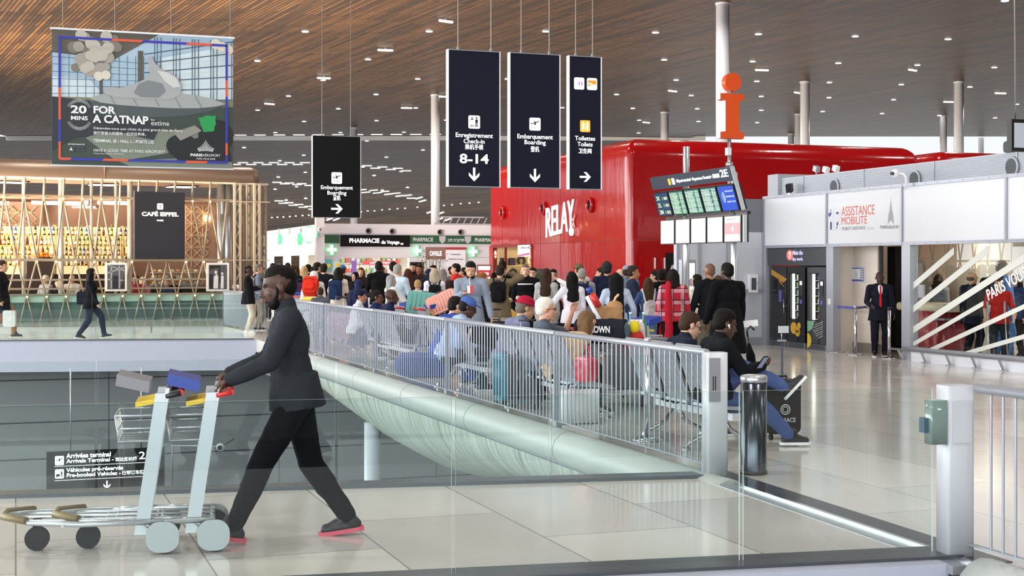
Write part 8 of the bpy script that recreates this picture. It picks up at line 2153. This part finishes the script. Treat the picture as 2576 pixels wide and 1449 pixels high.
m = MB(); m.rbox((0, 0, .15), (.44, .3, .28), .1, n=5, axis='X'); link('bag_body', grow(m, 'bag_body', .016, 2, _cl, .05), cloth('#c9c3c9'), t)
lettering(t, 'ION', .1, mat('bag_violet', '#5a4fae', rough=.6), (-.08, -.18, .19), width=.2, height=.06, bold=.02)
t = thing('storage_crate', 'grey storage crate on the heaped trolley under the bottles and paper rolls', 'crate', at(1604, 18.1, .23), R(AU))
obj('body', MB().b2((-.36, -.22, 0), (.36, .22, .6)), mat('crate_grey', '#77787c', rough=.7), t); obj('lid', MB().b2((-.38, -.24, .6), (.38, .24, .63)), mat('crate_grey', '#77787c'), t)
for i, (px, z, col, lab) in enumerate(((1619, .862, '#3f8a52', 'green glass bottle standing on the crowded trolley'), (1586, .862, '#4a9ac0', 'blue topped bottle standing on the heaped trolley'))):
    t = thing('drink_bottle', lab, 'bottle', at(px, 18.2, z))
    obj('glass', MB().lathe([(0, 0), (.045, 0), (.045, .15), (.016, .24), (.016, .30)], n=16), mat('bottle_' + col[1:], col, rough=.1), t); obj('cap', MB().cyl((0, 0, .30), (0, 0, .33), .018, n=12), WHITE, t)
t = thing('rolled_papers', 'upright bundle of white paper rolls on the heaped trolley', 'paper rolls', at(1602, 18.05, .862))
for k in range(3): obj('roll', MB().cyl((-.05 + .05 * k, .0, 0), (-.06 + .055 * k, .0, .24), .026, n=12), mat('paper_white', '#eceaf0', rough=.6), t)
t = thing('plush_toy', 'yellow and red plush toy lying on the heaped trolley', 'toy', at(1600, 17.0, .78))
obj('body', MB().ell((0, 0, .12), (.10, .1, .12)).ell((-.1, -.02, .06), (.07, .06, .05)).ell((.12, 0, .05), (.08, .06, .05)), mat('plush_red', '#b32a28', rough=.9), t); obj('head', MB().ell((-.02, -.02, .27), (.07, .07, .08)), mat('plush_yellow', '#d8c423', rough=.9), t)
t = thing('handbag', 'shiny red handbag on the seat beside the camel coat', 'bag', at(1473, 15.6, .50), R(-60))
m = MB(); m.rbox((0, 0, .14), (.30, .14, .28), .06, n=4, axis='Y'); link('bag_body', grow(m, 'bag_body', .012, 2, _cl, .01), mat('patent_red', '#c4263f', rough=.25), t); obj('handle', MB().tube([(-.08, 0, .26), (-.06, 0, .40), (.06, 0, .40), (.08, 0, .26)], .009, 8), mat('patent_red', '#c4263f'), t)
t = thing('parasol_roll', 'white roll with a blue and red cap leaning out of the heaped trolley', 'tube', at(1500, 17.75, .86), R(0))
obj('tube', MB().cyl((.12, 0, .1), (-.12, 0, .55), .028, n=14), mat('roll_white', '#e8e8ec', rough=.5), t); obj('red_band', MB().cyl((.03, -.01, .42), (-.06, -.01, .58), .045, n=14), TRED, t); obj('blue_cap', MB().cyl((-.07, 0, .60), (-.10, 0, .66), .04, n=14), TBLUE, t)
# things in hands
def held(name, lab, cat, p, size, m, rot=None, extra=None):
    t = thing(name, lab, cat, p)
    obj('body', MB().rbox((0, 0, 0), size, min(size) * .4, axis='Y', rot=rot), m, t)
    if extra: extra(t)
    return t
PH = mat('phone_black', '#101013', rough=.15)
scr = lambda sz, rot: (lambda t: obj('screen', MB().box(rot @ Vector((0, -sz[1] / 2 - .001, 0)), (sz[0] * .9, .002, sz[2] * .92), rot=rot), mat('phone_screen', '#6f7f96', rough=.1, emit=.3), t))
r1 = Matrix.Rotation(R(-35), 3, 'X')
held('smartphone', 'black phone in the hand of the person in a grey blue jacket', 'phone', GJ['hand']['R'] + Vector((-.01, -.05, .06)), (.075, .012, .15), PH, r1, scr((.075, .012, .15), r1))
t = held('passport', 'red and white passports hanging before the grey blue jacket', 'passport', GJ['hand']['R'] + Vector((.10, -.04, .03)), (.10, .02, .13), mat('passport_red', '#c7323c', rough=.5), None)
obj('white_page', MB().box((-.03, -.012, .0), (.05, .004, .12)), WHITE, t); obj('lanyard', MB().tube([(0, 0, .06), (-.02, .04, .12), (-.02, .10, .20)], .006, 5), WHITE, t)
r2 = rotm(40, -40)
held('smartphone', 'phone held by the seated person with crossed legs', 'phone', at(1918, 13.55, .86), (.075, .012, .15), PH, r2, scr((.075, .012, .15), r2))
held('smartphone', 'phone at the ear of the person in a khaki jacket', 'phone', at(1271, 27.9, 1.66), (.02, .08, .15), PH)
held('smartphone', 'phone at the ear of the person with the black vest', 'phone', at(1401, 29.4, 1.62), (.02, .08, .15), PH)
held('paper_sheet', 'white paper sheet in the hand of the tall person in black', 'paper', at(929, 33.9, .88), (.3, .012, .22), WHITE, rotm(0, 0, 20))
held('cardboard_box', 'brown cardboard box held by the person in a dark brown coat', 'box', at(916, 37.55, 1.05), (.36, .22, .24), mat('carton', '#9a7f68', rough=.8))
held('carrier_bag', 'pale plastic bag carried at the left picture edge', 'bag', at(24, 34.1, .5), (.3, .12, .4), cloth('#d8d6d2'))
held('shoulder_bag', 'black shoulder bag behind the walking person in black', 'bag', at(210, 34.35, 1.0), (.30, .13, .32), cloth('#20242e'))
held('folded_paper', 'white folded paper in front of the long black coat', 'paper', BC['hand']['R'] + Vector((.10, -.08, .06)), (.30, .012, .10), WHITE, rotm(0, 0, -6))
t = thing('umbrella', 'black folded umbrella standing beside the seated person with crossed legs', 'umbrella', at(1888, 14.7))
obj('canopy', MB().tube([(.10, 0, .12), (.06, 0, .45), (.0, 0, .85), (-.02, 0, .98)], .03, 10, rs=[.012, .035, .05, .015]), cloth('#0f1013'), t); obj('shaft', MB().cyl((.12, 0, 0), (-.03, 0, 1.06), .008, n=8), BLACK, t); obj('handle', MB().tube([(-.03, 0, 1.05), (-.04, 0, 1.12), (.0, 0, 1.16), (.04, 0, 1.12)], .012, 8), BLACK, t)
for px in (2484, 2536):
    t = thing('crutch', 'grey forearm crutch ' + ('left' if px < 2500 else 'right') + ' of the red football shirt', 'crutch', at(px, 25.15))
    obj('shaft', MB().tube([(0, 0, 0), (.04 if px < 2500 else -.04, .05, .92)], .012, 8), STEEL, t); obj('cuff', MB().tube([(.04 if px < 2500 else -.04, .05, .9), (.03 if px < 2500 else -.03, .1, 1.15)], .02, 8), mat('cuff_grey', '#9aa0a8', rough=.5), t)
t = thing('earbud', 'white earbud in the ear of the seated person in a black jacket', 'earbud', at(1834, 13.6, 1.215)); obj('body', MB().ell((0, 0, 0), (.012, .012, .012)), WHITE, t); obj('stem', MB().cyl((0, 0, 0), (.005, -.004, -.03), .005, n=8), WHITE, t)
t = thing('small_stand_sign', 'small grey sign panel on a thin dark stand before the vending machines', 'sign', at(1967, 17.0), R(10))
obj('pole', MB().cyl((0, 0, 0), (0, 0, .88), .016, n=12), mat('pole_dark', '#3a4450', rough=.4), t); obj('base', MB().lathe([(0, 0), (.14, 0), (.14, .015), (0, .02)], n=24), mat('pole_dark', '#3a4450'), t); obj('top_bar', MB().box((0, 0, .885), (.1, .06, .02)), STEEL, t)
obj('sign_panel', MB().box((.02, 0, 1.02), (.13, .015, .085)), mat('panel_pale', '#b9bfc4', rough=.3), t); obj('holder', MB().cyl((.0, .01, .88), (.0, .01, 1.0), .006, n=8), STEEL, t)
t = thing('floor_stand', 'chrome floor stand with a round base behind the railing near the box post', 'stand', at(1629, 14.35))
obj('base', MB().lathe([(0, 0), (.155, 0), (.16, .012), (.10, .03), (.03, .04), (0, .04)], n=32), CHROME, t); obj('pole', MB().cyl((0, 0, .03), (0, 0, 1.02), .03, n=18), MATS['post_chrome'], t); obj('head', MB().cyl((0, 0, 1.0), (0, 0, 1.06), .036, n=18), STEEL, t)
t = thing('white_case', 'white boxy bag on the floor behind the railing under the camel coat', 'bag', at(1448, 16.0), R(AU)); m = MB(); m.rbox((0, 0, .2), (.45, .4, .38), .06, axis='Z'); obj('body', m, mat('case_white', '#dcdde0', rough=.5), t); obj('handle', MB().tube([(-.1, 0, .38), (-.08, 0, .44), (.08, 0, .44), (.1, 0, .38)], .01, 6), BLACK, t)
